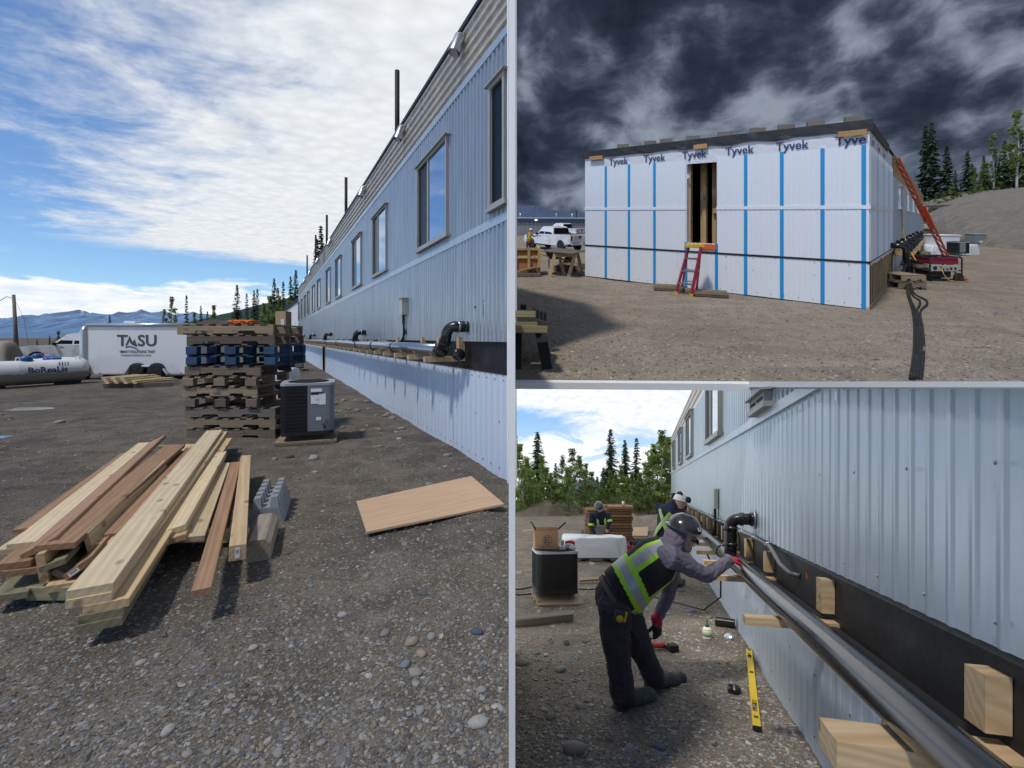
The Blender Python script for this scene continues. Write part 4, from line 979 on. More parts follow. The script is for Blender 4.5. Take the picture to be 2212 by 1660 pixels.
scatter('loose_gravel', 'small loose gravel all over the dark yard', L1, hgt1, p, s, .7)
p = field(1300, -1.16, 0, 1.55, 16.0, ok1); s = np.array([0.007 + .017 * rng.random() ** 5 for q in p])
scatter('pebbles', 'scattered pebbles on the dark yard', L1, hgt1, p, s, .7)
p = field(13000, 0.0, 1.2, T0 + .05, 16, lambda x, y: x > .05); s = np.array([.008 + .015 * rng.random() ** 3 for q in p])
scatter('loose_gravel', 'small loose gravel on the upper yard', L2, hgt2, p, s, 1.0)
p = field(20000, 0.0, .9, 2.2, 12, lambda x, y: x < w3x(y) - .02); s = np.array([.004 + .011 * rng.random() ** 2.5 for q in p]) * np.array([.8 + .08 * q[1] for q in p])
scatter('loose_gravel', 'small loose gravel on the lower yard', L3, hgt3, p, s, 1.15)
p = field(260, 0.0, .7, 2.4, 12, lambda x, y: x < w3x(y) - .05); s = np.array([.012 + .022 * rng.random() ** 2.5 for q in p])
scatter('pebbles', 'scattered pebbles on the lower yard', L3, hgt3, p, s, 1.2)
# the larger stones one can pick out
def rock_mesh(seed):
    v0, f0 = ICO2; r = np.random.default_rng(seed); V = v0.copy()
    for i in range(len(V)):
        V[i] *= 1 + 0.22 * noise.noise(Vector(V[i] * 1.3) + Vector((seed * 3.1, 0, 0))) + 0.07 * noise.noise(Vector(V[i] * 3.5) + Vector((seed, 5, 0)))
    V *= np.array([1.0, .74, .46]); return V, f0
def stone(level, hf, u, v, w_px, tint, label, group, seed):
    p = level.g(u, v); r = w_px / F * p.y / 2; V, f = rock_mesh(seed)
    me = np_mesh('stone', V * r, f, np.repeat(np.array([tint]), len(V), 0), STONE)
    ob = bpy.data.objects.new('stone', me); COL.objects.link(ob)
    ob.location = level.w((p.x, p.y, hf(p.x, p.y) + r * .14)); ob.rotation_euler = (math.atan(level.a), 0, (seed * 1.7) % 6.28 if w_px < 40 else .2 * (seed % 3 - 1))
    return tag(ob, label, 'stone', group)
G = (.24, .23, .21); BG = (.17, .19, .21); TN = (.27, .22, .16); DK = (.10, .09, .08); WH = (.31, .30, .275)
stones1 = [((678, 996), 30, WH, 'flat pale stone on the gravel in front of the near air conditioner'), ((624, 994), 22, DK, 'dark brown stone beside the flat pale stone'), ((593, 998), 16, G, 'small grey stone left of the dark brown stone'), ((681, 1024), 15, WH, 'small white stone below the flat pale stone'),
 ((1033, 1566), 46, WH, 'large pale rounded stone in the bottom corner by the divider board'), ((889, 1405), 34, TN, 'tan angular stone at the head of the stone cluster'), ((910, 1428), 28, TN, 'small tan stone touching the stone cluster'), ((875, 1453), 28, BG, 'blue-grey rounded stone in the stone cluster'), ((897, 1468), 32, G, 'grey speckled stone at the foot of the stone cluster'), ((832, 1387), 26, (.2, .19, .16), 'brown flat stone left of the stone cluster'),
 ((1030, 1377), 30, (.07, .085, .11), 'dark blue-black stone near the damp earth mound'), ((932, 1393), 26, G, 'flat grey stone right of the tan angular stone'), ((740, 1338), 22, WH, 'pale oval pebble in the middle of the gravel'), ((908, 1547), 28, G, 'grey oval stone above the bottom edge'), ((695, 1617), 22, (.24, .22, .24), 'purplish round stone near the bottom edge'), ((602, 1638), 28, G, 'flat grey stone at the bottom edge'),
 ((547, 1412), 22, WH, 'small white stone below the single reddish board'), ((340, 1428), 18, WH, 'small pale stone on bare gravel left of the yard'), ((305, 1442), 22, WH, 'whitish stone beside its smaller neighbour on bare gravel'), ((672, 1270), 16, BG, 'bluish pebble under the timber post'), ((130, 914), 20, WH, 'pale stone on the muddy ridge at the left'), ((405, 1640), 26, G, 'rounded grey stone at the bottom left'), ((364, 1585), 34, WH, 'long pale stone at the bottom left'), ((1130 - 90, 1500), 24, G, 'grey stone close to the divider board'), ((792, 1252), 18, G, 'grey pebble below the plywood sheet')]
for i, ((u, v), w, c, lb) in enumerate(stones1): stone(L1, hgt1, u, v, w, c, lb, 'stones on the dark yard', i + 1)
g_ = 'stones along the foot of the yard building'
for i in range(34):                              # rubble along the building's foot: nothing tells these apart
    s = rng.uniform(.3, 7.5); o = rng.uniform(.15, 1.25); P = W1(s, 0, o); v = CY + F * 1.65 / P.y; u = CX + F * P.x / P.y
    stone(L1, hgt1, u, v, rng.uniform(8, 20), [G, BG, TN, WH, (.2, .22, .2)][i % 5], 'fist-sized stone in the rubble along the foot of the yard building', g_, 40 + i)
stones3 = [((1361, 1619), 30, WH, 'pale tan stone at the bottom of the lower yard'), ((1423, 1614), 34, BG, 'blue-grey stone at the bottom of the lower yard'), ((1243, 1619), 56, (.30, .28, .25), 'large flat stone at the bottom left of the lower yard'), ((1124, 1432), 40, (.30, .26, .21), 'rounded brown stone at the left edge of the lower yard'), ((1224, 1387), 20, DK, 'dark stone left of the crouched worker'), ((1492, 1325), 22, BG, 'blue-grey stone near the glue bottle'), ((1581, 1470), 15, BG, 'small blue pebble behind the black pipe cap'), ((1499, 1573), 12, WH, 'white pebble left of the yellow level'), ((1462, 1388), 13, WH, 'pale stone beside the cordless drill'), ((1210, 1446), 28, WH, 'flat white stone left of the work boots'), ((1253, 1522), 24, WH, 'flat pale stone in front of the work boots'), ((1190, 1545), 26, G, 'grey flat stone at lower left of the work boots'), ((1472, 1278), 18, BG, 'smooth grey stone behind the worker in the vest'), ((1376, 1655), 22, BG, 'dark stone at the very bottom of the lower yard')]
for i, ((u, v), w, c, lb) in enumerate(stones3): stone(L3, hgt3, u, v, w, c, lb, 'stones on the lower yard', i + 80)
for i in range(26):
    v = rng.uniform(1180, 1420); u = rng.uniform(1118, 1300) if i % 2 else rng.uniform(1440, 1540)
    if L3.g(u, v).x > w3x(L3.g(u, v).y) - .1: continue
    stone(L3, hgt3, u, v, rng.uniform(9, 18), [G, BG, TN, WH][i % 4], 'small rounded stone strewn over the lower yard', 'small stones strewn over the lower yard', 120 + i)
# ------------------------------------------------------------------ trees
NEEDLE = attr_mat('spruce_needles', 0.8, 0.2, 0.25); LEAF = attr_mat('aspen_leaves', 0.6, 0.3, 0.5)
BARK = mat('bark', (0.10, 0.075, 0.055), .95, var=.3, bump=.5); BARKW = mat('pale_bark', (0.42, 0.40, 0.35), .9, var=.3, scale=12, dirt=(.08, .07, .06), dscale=9, dlo=.55, dhi=.65)
def spruce_mesh(seed, slim=0.16, dens=1.0):
    """crown of drooping sprays for a tree one metre tall (scaled later)"""
    r = random.Random(seed); V = []; Fc = []; C = []
    z = 0.06
    while z < 0.985:
        t = z; reach = slim * (1 - t) ** 0.85 * (1.0 if t > .12 else .75) + .006
        nb = max(3, int(7 * (1 - t * .55) * dens)); a0 = r.random() * 6.28
        for b in range(nb):
            if r.random() < .10: continue
            a = a0 + b * 6.283 / nb + r.uniform(-.3, .3); L = reach * r.uniform(.62, 1.2); droop = r.uniform(.15, .5) * (1 - t * .7)
            dx, dy = math.cos(a), math.sin(a); px, py = -dy, dx; seg = 5
            sh = r.uniform(.6, 1.3); col = (0.055 * sh, 0.088 * sh, 0.050 * sh)
            for k in range(seg):
                q0 = k / seg; L0 = L * q0; zz = z - droop * L0 + .25 * L0 * q0; w = (.030 + .34 * L) * (1 - q0 * .8) * r.uniform(.55, 1.1) * .55
                l1 = L * (q0 + .34); z1 = z - droop * l1 - r.uniform(0, .014)
                for sd in (-1, 1):
                    o = len(V); ang = r.uniform(.5, 1.0)
                    tip = (dx * (L0 + w * .75) + px * sd * w, dy * (L0 + w * .75) + py * sd * w, zz - w * r.uniform(.15, .6))
                    V += [(dx * L0, dy * L0, zz + .006), (dx * l1, dy * l1, z1), tip]; Fc.append((o, o + 1, o + 2)); C += [col] * 3
        z += (.017 + .012 * r.random()) * (1.25 - .5 * t) / dens ** .5
    for k in range(5): o = len(V); a = k * 1.26; V += [(0, 0, 1.0), (.008 * math.cos(a), .008 * math.sin(a), .94), (.012 * math.cos(a + .8), .012 * math.sin(a + .8), .93)]; Fc.append((o, o + 1, o + 2)); C += [(.04, .07, .04)] * 3
    return np_mesh('crown', np.array(V), np.array(Fc), np.array(C), NEEDLE, False)
def leafy_mesh(seed, wid=0.2, low=0.18, n=1500, col=(.21, .285, .075), leaf=.0115, clumps=80):
    r = random.Random(seed); V = []; Fc = []; C = []
    cl = []
    for i in range(clumps):
        z = low + (1 - low) * (r.random() ** .9); prof = math.sin(min(1, (z - low) / (1 - low) * 1.05 + .12) * PI) ** .7
        a = r.random() * 6.28; d = wid * prof * r.uniform(.2, 1.0); cl.append((d * math.cos(a), d * math.sin(a), z, r.uniform(.022, .055) * (wid / .2) ** .5, r.uniform(.55, 1.45)))
    for i in range(n):
        cx, cy, cz, R, sh = cl[r.randrange(clumps)]
        d = Vector((r.gauss(0, 1), r.gauss(0, 1), r.gauss(0, 1))).normalized() * R * r.random() ** .4; d.z *= .75
        P = Vector((cx, cy, cz)) + d
        if P.z > 1: P.z = 1 - r.random() * .05
        ax = Vector((r.gauss(0, 1), r.gauss(0, 1), r.gauss(0, .6))).normalized() * leaf * r.uniform(.6, 1.3); ay = ax.orthogonal().normalized() * leaf * r.uniform(.4, .9)
        o = len(V); V += [tuple(P - ax), tuple(P + ay), tuple(P + ax), tuple(P - ay)]; Fc += [(o, o + 1, o + 2, o + 3)]
        q = sh * r.uniform(.8, 1.2); C += [tuple(c * q for c in col)] * 4
    return np_mesh('crown', np.array(V), np.array(Fc), np.array(C), LEAF, False), cl
def trunk_mesh(m, r0=.016, limbs=None, bend=.01, seed=1, top=.97):
    mb = MB(); rr = random.Random(seed); pts = [Vector((bend * math.sin(i * 1.1 + seed) * (i / 7), bend * math.cos(i * .9) * (i / 7), top * i / 7)) for i in range(8)]
    mb.tube(pts, [r0 * (1 - .9 * i / 7) for i in range(8)], 7)
    for (x, y, z, R, sh) in (limbs or [])[:14]:
        z0 = max(.05, z - .10); mb.tube([(0, 0, z0), (x * .5, y * .5, z0 + .06), (x, y, z)], [r0 * .4, r0 * .25, r0 * .1], 4)
    return mb.mesh('trunk', m)
SPR = [(spruce_mesh(3, .15), trunk_mesh(BARK, .014, seed=1)), (spruce_mesh(8, .115), trunk_mesh(BARK, .013, seed=2)), (spruce_mesh(15, .19, .9), trunk_mesh(BARK, .016, seed=3)), (spruce_mesh(21, .085, .8), trunk_mesh(BARK, .012, seed=4))]
ASP = []
for sd, w_, lo, n_ in ((2, .17, .12, 2700), (5, .13, .10, 2100), (9, .20, .08, 3000), (12, .11, .25, 1500)):
    me, cl = leafy_mesh(sd, w_, lo, n_); ASP.append((me, trunk_mesh(BARKW, .011, cl, .02, sd)))
BUSH = []
for sd in (31, 35, 39):
    me, cl = leafy_mesh(sd, .55, .02, 2200, (.20, .28, .07), .022, 40); BUSH.append((me, trunk_mesh(BARK, .02, cl, .03, sd, .7)))
def tree(name, kind, level, base, h, label, group, rz=0.0, wide=1.0):
    me, tr = kind; root = bpy.data.objects.new(name, None); COL.objects.link(root); root.location = level.w(base); root.rotation_euler = (0, 0, rz); root.scale = (h * wide, h * wide, h)
    tag(root, label, 'tree' if 'bush' not in name else 'bush', group)
    for nm, mm in (('crown', me), ('trunk', tr)):
        o = bpy.data.objects.new(nm, mm); COL.objects.link(o); o.parent = root
    return root
def tree_px(name, kind, level, u, v_base, v_top, Y, label, group, rz=0.0, wide=1.0, zb=None):
    b = level.at(u, v_base, Y); t = level.at(u, v_top, Y)
    return tree(name, kind, level, b, t.z - b.z, label, group, rz, wide)
g_ = 'spruces behind the parked trailer'
for i, (u, vb, vt, Y, k, lb) in enumerate((
  (512, 772, 614, 75, 0, 'tall dark spruce nearest the pallet stack behind the yard'), (533, 770, 632, 80, 3, 'slim spruce right beside the tallest spruce'), (549, 770, 626, 82, 1, 'narrow spruce third from the pallet stack'), (556, 772, 622, 84, 3, 'thin spruce fourth from the pallet stack'),
  (592, 772, 600, 84, 1, 'tall spruce left of the wrapped far end of the building'), (600, 770, 620, 86, 0, 'spruce just left of the far building end'), (612, 770, 606, 88, 3, 'narrow spruce touching the far building end'), (628, 770, 596, 88, 1, 'dark spruce above the far building corner'), (639, 770, 582, 90, 1, 'tallest spruce rising over the far building corner'),
  (684, 760, 514, 95, 1, 'spruce showing above the roof beside the stacks'), (693, 760, 486, 97, 1, 'tallest spruce showing above the roof between two stacks'),
  (403, 775, 636, 70, 3, 'thin lone spruce above the trailer roof end'), (434, 775, 660, 80, 1, 'small dark spruce over the pallet stack'), (448, 775, 672, 90, 1, 'tiny far spruce over the pallet stack'), (237, 775, 680, 95, 1, 'small spruce top over the trailer roof'),
  (20, 800, 740, 70, 1, 'small spruce left of the utility pole'), (80, 800, 733, 80, 1, 'dark spruce behind the white tanks'), (107, 800, 725, 85, 1, 'slim spruce between pole and trailer'), (148, 800, 720, 75, 1, 'dark spruce left of the trailer nose'), (161, 800, 722, 78, 0, 'dense dark spruce near the trailer nose'), (171, 800, 722, 80, 1, 'dark spruce touching the trailer nose'), (57, 800, 757, 80, 1, 'low spruce behind the pole foot'), (92, 802, 746, 90, 3, 'thin little spruce behind the tanks'))):
    tree_px('spruce_tree', SPR[k], L1, u, vb, vt, Y, lb, g_, i * 1.3)
for i, (u, vb, vt, Y, k, lb) in enumerate(((371, 775, 641, 62, 3, 'sparse pale aspen above the trailer roof'), (355, 775, 668, 64, 3, 'thin leaning aspen left of the sparse aspen'), (420, 775, 676, 70, 1, 'small aspen between two spruces over the pallets'), (462, 775, 660, 74, 1, 'light green aspen right of the pallet spruces'), (126, 805, 715, 60, 1, 'bright green aspen behind the tanks'), (570, 775, 655, 76, 0, 'leafy aspen among the spruces'), (584, 775, 640, 78, 2, 'broad light green aspen before the hill'), (604, 775, 640, 79, 0, 'green aspen next to the far building'), (626, 775, 650, 80, 2, 'full green aspen at the far building end'))):
    tree_px('aspen_tree', ASP[k], L1, u, vb, vt, Y, lb, 'aspens behind the parked trailer', i)
mb = None
# --- bank and trees on the right of the upper yard
def bank():
    A = [(2013, 500, 44), (2050, 512, 36), (2098, 525, 30), (2150, 532, 27), (2212, 539, 25), (2330, 548, 21), (2500, 560, 17)]
    B = [(2002, 459, 60), (2030, 450, 54), (2062, 442, 50), (2110, 436, 47), (2212, 419, 42), (2330, 400, 38), (2500, 380, 34)]
    def samp(P, t):
        q = t * (len(P) - 1); i = min(int(q), len(P) - 2); f = q - i; a, b = P[i], P[i + 1]
        u, v, Y = (a[j] + (b[j] - a[j]) * f for j in range(3)); return L2.at(u, v, Y)
    mb = MB(); mb.smooth = True
    def fn(a, b):
        if b < .72:
            t = b / .72; p = samp(A, a).lerp(samp(B, a), t); p.z += .35 * math.sin(t * PI) * (1 + .5 * fbm(p.x, p.y, .15, 3, 4)) + .12 * fbm(p.x, p.y, .5, 4, 6)
            if b == 0: p.z = -.1
            return p
        p = samp(B, a); t = (b - .72) / .28; return p + Vector((t * 30, t * 60, t * .8))
    mb.grid(fn, 60, 36)
    o = single('earth_bank', mb, ROCKY, L2, L2.g(2150, 530)); tag(o, 'grey earth bank rising beside the wrapped building', kind='structure')
bank()
g_ = 'trees on the bank above the wrapped building'
for i, (u, vb, vt, Y, k, lb, nm) in enumerate((
  (1999, 455, 270, 64, 1, 'left one of the two tall twin spruces on the bank', 'spruce_tree'), (2013, 455, 264, 63, 1, 'right one of the two tall twin spruces on the bank', 'spruce_tree'), (2045, 452, 314, 62, 0, 'open-branched spruce right of the twin spruces', 'spruce_tree'), (2090, 448, 326, 60, 0, 'shorter dark spruce halfway along the bank', 'spruce_tree'), (2064, 450, 368, 58, 1, 'small spruce filling the gap on the bank', 'spruce_tree'), (2170, 436, 303, 56, 0, 'dark spruce behind the pale birch', 'spruce_tree'), (2207, 430, 288, 55, 0, 'dark spruce at the right edge of the bank', 'spruce_tree'),
  (2146, 440, 290, 57, 3, 'sparse aspen with thin twisted trunk on the bank', 'aspen_tree'), (2197, 425, 238, 52, 3, 'tall pale birch at the right edge of the bank', 'birch_tree'), (2120, 444, 370, 58, 1, 'low leafy aspen between the bank spruces', 'aspen_tree'), (2185, 434, 330, 58, 1, 'leafy aspen under the tall birch', 'aspen_tree'), (2105, 446, 362, 59, 3, 'thin aspen right of the shorter dark spruce', 'aspen_tree'))):
    kind = SPR[k] if nm == 'spruce_tree' else ASP[k]
    tree_px(nm, kind, L2, u, vb, vt, Y, lb, g_, i * .9, 1.25 if nm != 'spruce_tree' else 1.35)
for i, (u, vt, k, lb) in enumerate(((2112, 395, 1, 'small dark spruce deep in the bank trees'), (2132, 350, 0, 'mid-height spruce left of the sparse aspen'), (2158, 340, 1, 'narrow dark spruce right of the sparse aspen'), (2183, 318, 0, 'dark spruce between the birch and its neighbour'), (2076, 392, 1, 'low spruce left of the shorter dark spruce'), (2030, 398, 1, 'low spruce just right of the twin spruces'), (2100, 352, 2, 'broad dark spruce behind the leafy bank trees'), (2125, 335, 0, 'tall dark spruce in the middle of the bank wood'), (2150, 322, 2, 'broad tall spruce behind the sparse aspen'), (2176, 345, 2, 'broad low spruce before the birch'), (2195, 325, 2, 'broad spruce under the birch crown'), (2214, 330, 2, 'broad spruce cut by the right edge'), (2140, 385, 2, 'broad low spruce in the bank undergrowth'))):
    tree_px('spruce_tree', SPR[k], L2, u, 448 - (u - 2030) * .1, vt, 61, lb, g_, i * 2.1)
for i, u in enumerate((2022, 2040, 2056, 2075, 2100, 2116, 2132, 2152, 2163, 2180, 2200, 2215)):
    tree_px('bush', BUSH[i % 3], L2, u, 456 - (u - 2010) * .12, 425 - (u - 2010) * .10 - 8 * (i % 3), 56 - i * .2, 'low dark green bush in the undergrowth along the top of the bank', 'undergrowth bushes on the bank', i)
# --- berms and woods behind the lower yard
def berm(name, pts, label, m, wid=3.0):
    mb = MB(); mb.smooth = True; n = len(pts)
    P = [(L3.g(u, vb), (vb - vt) / F * L3.g(u, vb).y) for u, vb, vt in pts]
    def fn(a, b):
        q = a * (n - 1); i = min(int(q), n - 2); f = q - i; p = P[i][0].lerp(P[i + 1][0], f); h = P[i][1] + (P[i + 1][1] - P[i][1]) * f
        z = h * max(0, math.sin(b * PI)) ** 1.1 * (1 + .35 * fbm(p.x, p.y + b * 3, .5, 3, 3)) - .05
        return Vector((p.x, p.y + b * wid, z))
    mb.grid(fn, 44, 14); o = single(name, mb, m, L3, P[n // 2][0]); return tag(o, label, kind='structure')
berm('earth_berm', [(1070, 1116, 1112), (1110, 1116, 1108), (1150, 1117, 1098), (1190, 1116, 1082), (1225, 1114, 1082), (1260, 1112, 1087), (1285, 1111, 1098)], 'dark earth berm at the left of the lower yard', EARTH, 5)
berm('earth_berm', [(1262, 1109, 1105), (1300, 1109, 1092), (1345, 1108, 1083), (1385, 1109, 1078), (1415, 1110, 1081), (1450, 1111, 1082), (1480, 1112, 1090)], 'dark earth berm behind the lumber stack', EARTH, 5)
berm('sand_pile', [(1355, 1135, 1133), (1368, 1136, 1120), (1380, 1136, 1112), (1400, 1137, 1122), (1425, 1138, 1117), (1450, 1139, 1116), (1470, 1140, 1120)], 'low tan sand pile beside the lumber stack', GR2, 3)
sp3 = ((1161, 1100, 932, 36, 0, 'tall spruce left of the woods behind the lower yard'), (1319, 1098, 926, 38, 1, 'tallest spruce in the middle of the woods'), (1350, 1098, 950, 40, 1, 'second spruce right of the tallest one in the woods'), (1375, 1098, 944, 41, 3, 'thin spruce nearest the lower building'), (1303, 1100, 1010, 40, 1, 'small spruce beside the tallest one in the woods'), (1145, 1100, 1005, 40, 0, 'small dark spruce at the left of the woods'), (1200, 1100, 1000, 37, 1, 'short dark spruce between leafy trees'))
for i, (u, vb, vt, Y, k, lb) in enumerate(sp3): tree_px('spruce_tree', SPR[k], L3, u, vb, vt, Y, lb, 'spruces behind the lower yard', i, 1.75)
as3 = ((1120, 1115, 960, 30, 2), (1138, 1115, 990, 29, 0), (1180, 1108, 1010, 31, 2), (1215, 1108, 985, 33, 0), (1236, 1108, 970, 34, 2), (1252, 1108, 985, 33, 0), (1278, 1108, 1020, 32, 2), (1330, 1106, 1025, 32, 2), (1365, 1106, 1020, 34, 0), (1395, 1108, 1000, 31, 2), (1412, 1108, 960, 30, 0), (1430, 1108, 930, 29, 0), (1446, 1108, 945, 30, 2), (1300, 1106, 1040, 31, 2), (1110, 1110, 940, 31, 0), (1130, 1112, 1012, 28, 2), (1155, 1112, 1030, 28, 0), (1170, 1110, 985, 35, 1), (1190, 1110, 1022, 30, 0), (1226, 1110, 1012, 30, 2), (1266, 1108, 1002, 34, 1), (1290, 1108, 1030, 30, 0), (1318, 1108, 1018, 34, 1), (1342, 1106, 1008, 35, 0), (1382, 1107, 1022, 30, 2), (1404, 1107, 985, 33, 1), (1421, 1107, 975, 31, 1), (1438, 1107, 965, 32, 1))
lb3 = ('leafy tree at the left edge of the woods', 'round leafy tree left of the tall left spruce', 'low leafy tree right of the tall left spruce', 'leafy tree over the first bare patch of berm', 'tallest leafy tree in the left half of the woods', 'leafy tree right of the tallest left one', 'low leafy tree before the sky gap', 'low leafy tree under the tallest spruce', 'leafy tree between the two right spruces', 'leafy tree before the thin right spruce', 'tall leafy tree near the lower building', 'tallest leafy tree beside the lower building', 'leafy tree touching the lower building end', 'lowest leafy tree in the middle of the woods', 'pale leafy tree cut by the left edge', 'low leafy tree at the left behind the open box', 'round leafy tree under the tall left spruce', 'slender leafy tree right of the tall left spruce', 'low leafy tree over the left berm', 'broad leafy tree over the first berm crest', 'slender leafy tree left of the sky gap', 'leafy tree at the foot of the sky gap', 'slender leafy tree behind the tallest spruce', 'leafy tree between tallest and second spruce', 'low broad leafy tree before the thin right spruce', 'slender leafy tree left of the tall right group', 'slender tree inside the tall right group', 'slender leafy tree brushing the lower building')
for i, (u, vb, vt, Y, k) in enumerate(as3): tree_px('aspen_tree', ASP[k], L3, u, vb, vt, Y, lb3[i], 'leafy trees behind the lower yard', i * 1.1, 1.45)
for i in range(24):
    u = 1116 + i * 14.2; tree_px('bush', BUSH[i % 3], L3, u, 1111 - (i % 2) * 6 + (6 if u < 1170 else 0), 1062 - 14 * ((i * 7) % 3) + (10 if 1270 < u < 1320 else 0), 27.5 + (i % 4), 'leafy green bush along the edge of the woods behind the lower yard', 'bushes behind the lower yard', i * .7)
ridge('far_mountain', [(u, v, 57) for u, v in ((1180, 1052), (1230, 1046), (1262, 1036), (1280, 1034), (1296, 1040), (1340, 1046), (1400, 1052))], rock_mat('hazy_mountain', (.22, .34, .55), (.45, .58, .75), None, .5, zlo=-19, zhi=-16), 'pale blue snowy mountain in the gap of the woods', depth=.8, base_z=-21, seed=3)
# ================================================================== things on the dark yard
def rrect(w, d, r, n=5):
    P = []
    for cx, cy, a0 in ((w/2 - r, d/2 - r, 0), (-w/2 + r, d/2 - r, PI/2), (-w/2 + r, -d/2 + r, PI), (w/2 - r, -d/2 + r, 1.5 * PI)):
        P += [(cx + r * math.cos(a0 + PI/2 * i / n), cy + r * math.sin(a0 + PI/2 * i / n)) for i in range(n + 1)]
    Q = []
    for i, p in enumerate(P):
        q = P[(i + 1) % len(P)]; Q.append(p)
        if i % (n + 1) == n: Q += [(p[0] + (q[0] - p[0]) * k / 6, p[1] + (q[1] - p[1]) * k / 6) for k in range(1, 6)]
    return Q
ACGREY = mat('grey_enamel', (0.20, 0.215, 0.235), 0.45, var=.08, spec=.5); ACTOP = mat('light_grey_enamel', (0.36, 0.40, 0.43), .4)
def grille_mat():
    m = bpy.data.materials.new('coil_grille'); m.use_nodes = True; t = NT(m.node_tree)
    out = t.node('ShaderNodeOutputMaterial'); b = t.node('ShaderNodeBsdfPrincipled'); t.l.new(b.outputs[0], out.inputs[0])
    tc = t.node('ShaderNodeTexCoord'); n, _ = t.noise(tc.outputs['Object'], 30, 3); c = t.mix(n, (.006, .006, .007, 1), (.022, .022, .024, 1)); t.l.new(c, b.inputs['Base Color']); b.inputs['Roughness'].default_value = .6; return m
GRILLE = grille_mat()
def ac_unit(level, base, rz, w, d, h, a0, a1, label, pad=True, stickers=True, group='air conditioner units'):
    """condenser: a0..a1 = share of the perimeter (0 at +x, counter-clockwise) that is the plain service panel"""
    T = Thing('air_conditioner', level, base, label, 'air conditioner', group)
    X = Matrix.Translation(Vector(base)) @ Matrix.Rotation(rz, 4, 'Z')
    P = rrect(w, d, .09); n = len(P); N = n
    def ring(z, k=1.0): return [Vector((p[0] * k, p[1] * k, z)) for p in P]
    def wall(z0, z1, k, idx):
        mb = MB(); A, B = ring(z0, k), ring(z1, k); mb.smooth = True
        for i in idx: j = (i + 1) % n; mb.add([A[i], A[j], B[j], B[i]], [(0, 1, 2, 3)])
        return mb
    pan = [i for i in range(n) if (a0 <= (i + .5) / n <= a1 if a0 < a1 else ((i + .5) / n >= a0 or (i + .5) / n <= a1))]; coil = [i for i in range(n) if i not in pan]
    z0 = .10 if pad else .02
    mb = MB(); mb.prism(ring(z0, 1.0), (0, 0, .06)); T.part('base_pan', mb.xf(X), BLACKM)
    c = T.part('coil', wall(z0 + .06, h - .03, .985, coil).xf(X), GRILLE)
    mb = MB()                                    # guard wires
    for q in range(13):
        z = z0 + .09 + (h - z0 - .16) * q / 12; A = ring(z, 1.0)
        for i in coil: mb.tube([A[i], A[(i + 1) % n]], .0035, 4, caps=False)
    for i in coil:
        a, b = Vector((*P[i], 0)), Vector((*P[(i + 1) % n], 0)); m_ = max(1, int((b - a).length / .028))
        for q in range(m_): p = a.lerp(b, q / m_); mb.tube([p + Vector((0, 0, z0 + .07)), p + Vector((0, 0, h - .05))], .0028, 4, caps=False)
    T.part('guard_wires', mb.xf(X), BLACKM, c, kind='stuff')
    T.part('service_panel', wall(z0 + .06, h - .03, .997, pan).xf(X), ACGREY)
    mb = MB(); mb.prism(ring(h - .035, 1.015), (0, 0, .035)); T.part('top_cover', mb.xf(X), ACTOP)
    mb = MB()
    for q in range(9): mb.lathe((0, 0, h + .003), [(.05 + q * .03, 0), (.056 + q * .03, .006), (.062 + q * .03, 0)], 28)
    for q in range(8): a = q * PI / 4; mb.bar((0, 0, h + .006), (.3 * math.cos(a), .3 * math.sin(a), h + .006), .006, .004)
    T.part('fan_grille', mb.xf(X), BLACKM)
    if stickers:
        a, b = Vector((*P[pan[0]], 0)), Vector((*P[33], 0)); dr = (b - a).normalized(); nn = Vector((dr.y, -dr.x, 0)); L = (b - a).length
        for fx, fz, sw, sh, mm in ((.16, .83, .16, .05, 'w'), (.17, .77, .17, .035, 'k'), (.16, .60, .12, .14, 'w'), (.55, .58, .10, .17, 'w'), (.35, .66, .06, .03, 'w'), (.42, .28, .07, .05, 'w')):
            s0 = a + dr * (fx * L) + nn * .004; mb = MB(); zz = z0 + fz * (h - z0)
            mb.add([s0 + Vector((0, 0, zz)), s0 + dr * sw + Vector((0, 0, zz)), s0 + dr * sw + Vector((0, 0, zz + sh)), s0 + Vector((0, 0, zz + sh))], [(0, 1, 2, 3)])
            T.part('sticker', mb.xf(X), WHITEBOARD if mm == 'w' else BLACKM)
        mb = MB(); mb.tube([a + dr * L * .8 + nn * .01 + Vector((0, 0, z0 + .16)), a + dr * L * .85 + nn * .08 + Vector((0, 0, z0 + .12))], .02, 8); mb.tube([a + dr * L * .9 + nn * .0 + Vector((0, 0, z0 + .22)), a + dr * L * .95 + nn * .09 + Vector((0, 0, z0 + .2))], .012, 8)
        T.part('valve', mb.xf(X), BLACKP)
    if pad:
        for q in range(4):
            mb = MB(); mb.lathe(((q % 2 - .5) * (w - .25), (q // 2 - .5) * (d - .25), z0 - .02), [(.03, 0), (.03, .03)], 10); T.part('foot', mb.xf(X), BLACKM)
    return T
def wood_pad(level, base, rz, w, d, label, n=2, hgt=.075, m=None):
    T = Thing('wooden_pad', level, base, label, 'wooden pad', 'wooden pads'); b = Vector(base); R = RZ(rz)
    for q in (-1, 1):
        a, e = b + R @ Vector((-w / 2, q * (d / 2 - .05), .02)), b + R @ Vector((w / 2, q * (d / 2 - .05), .02)); board_obj('runner', level.w(a), level.w(e), .09, .035, m or PALLET, T.o)
    for q in range(n):
        y = (-.5 + (q + .5) / n) * d; a, e = b + R @ Vector((-w / 2 - .02, y, .02 + .0175 + .02)), b + R @ Vector((w / 2 + .02, y, .02 + .0175 + .02)); board_obj('deck_board', level.w(a), level.w(e), d / n - .012, .038, m or PALLETL, T.o)
    return T
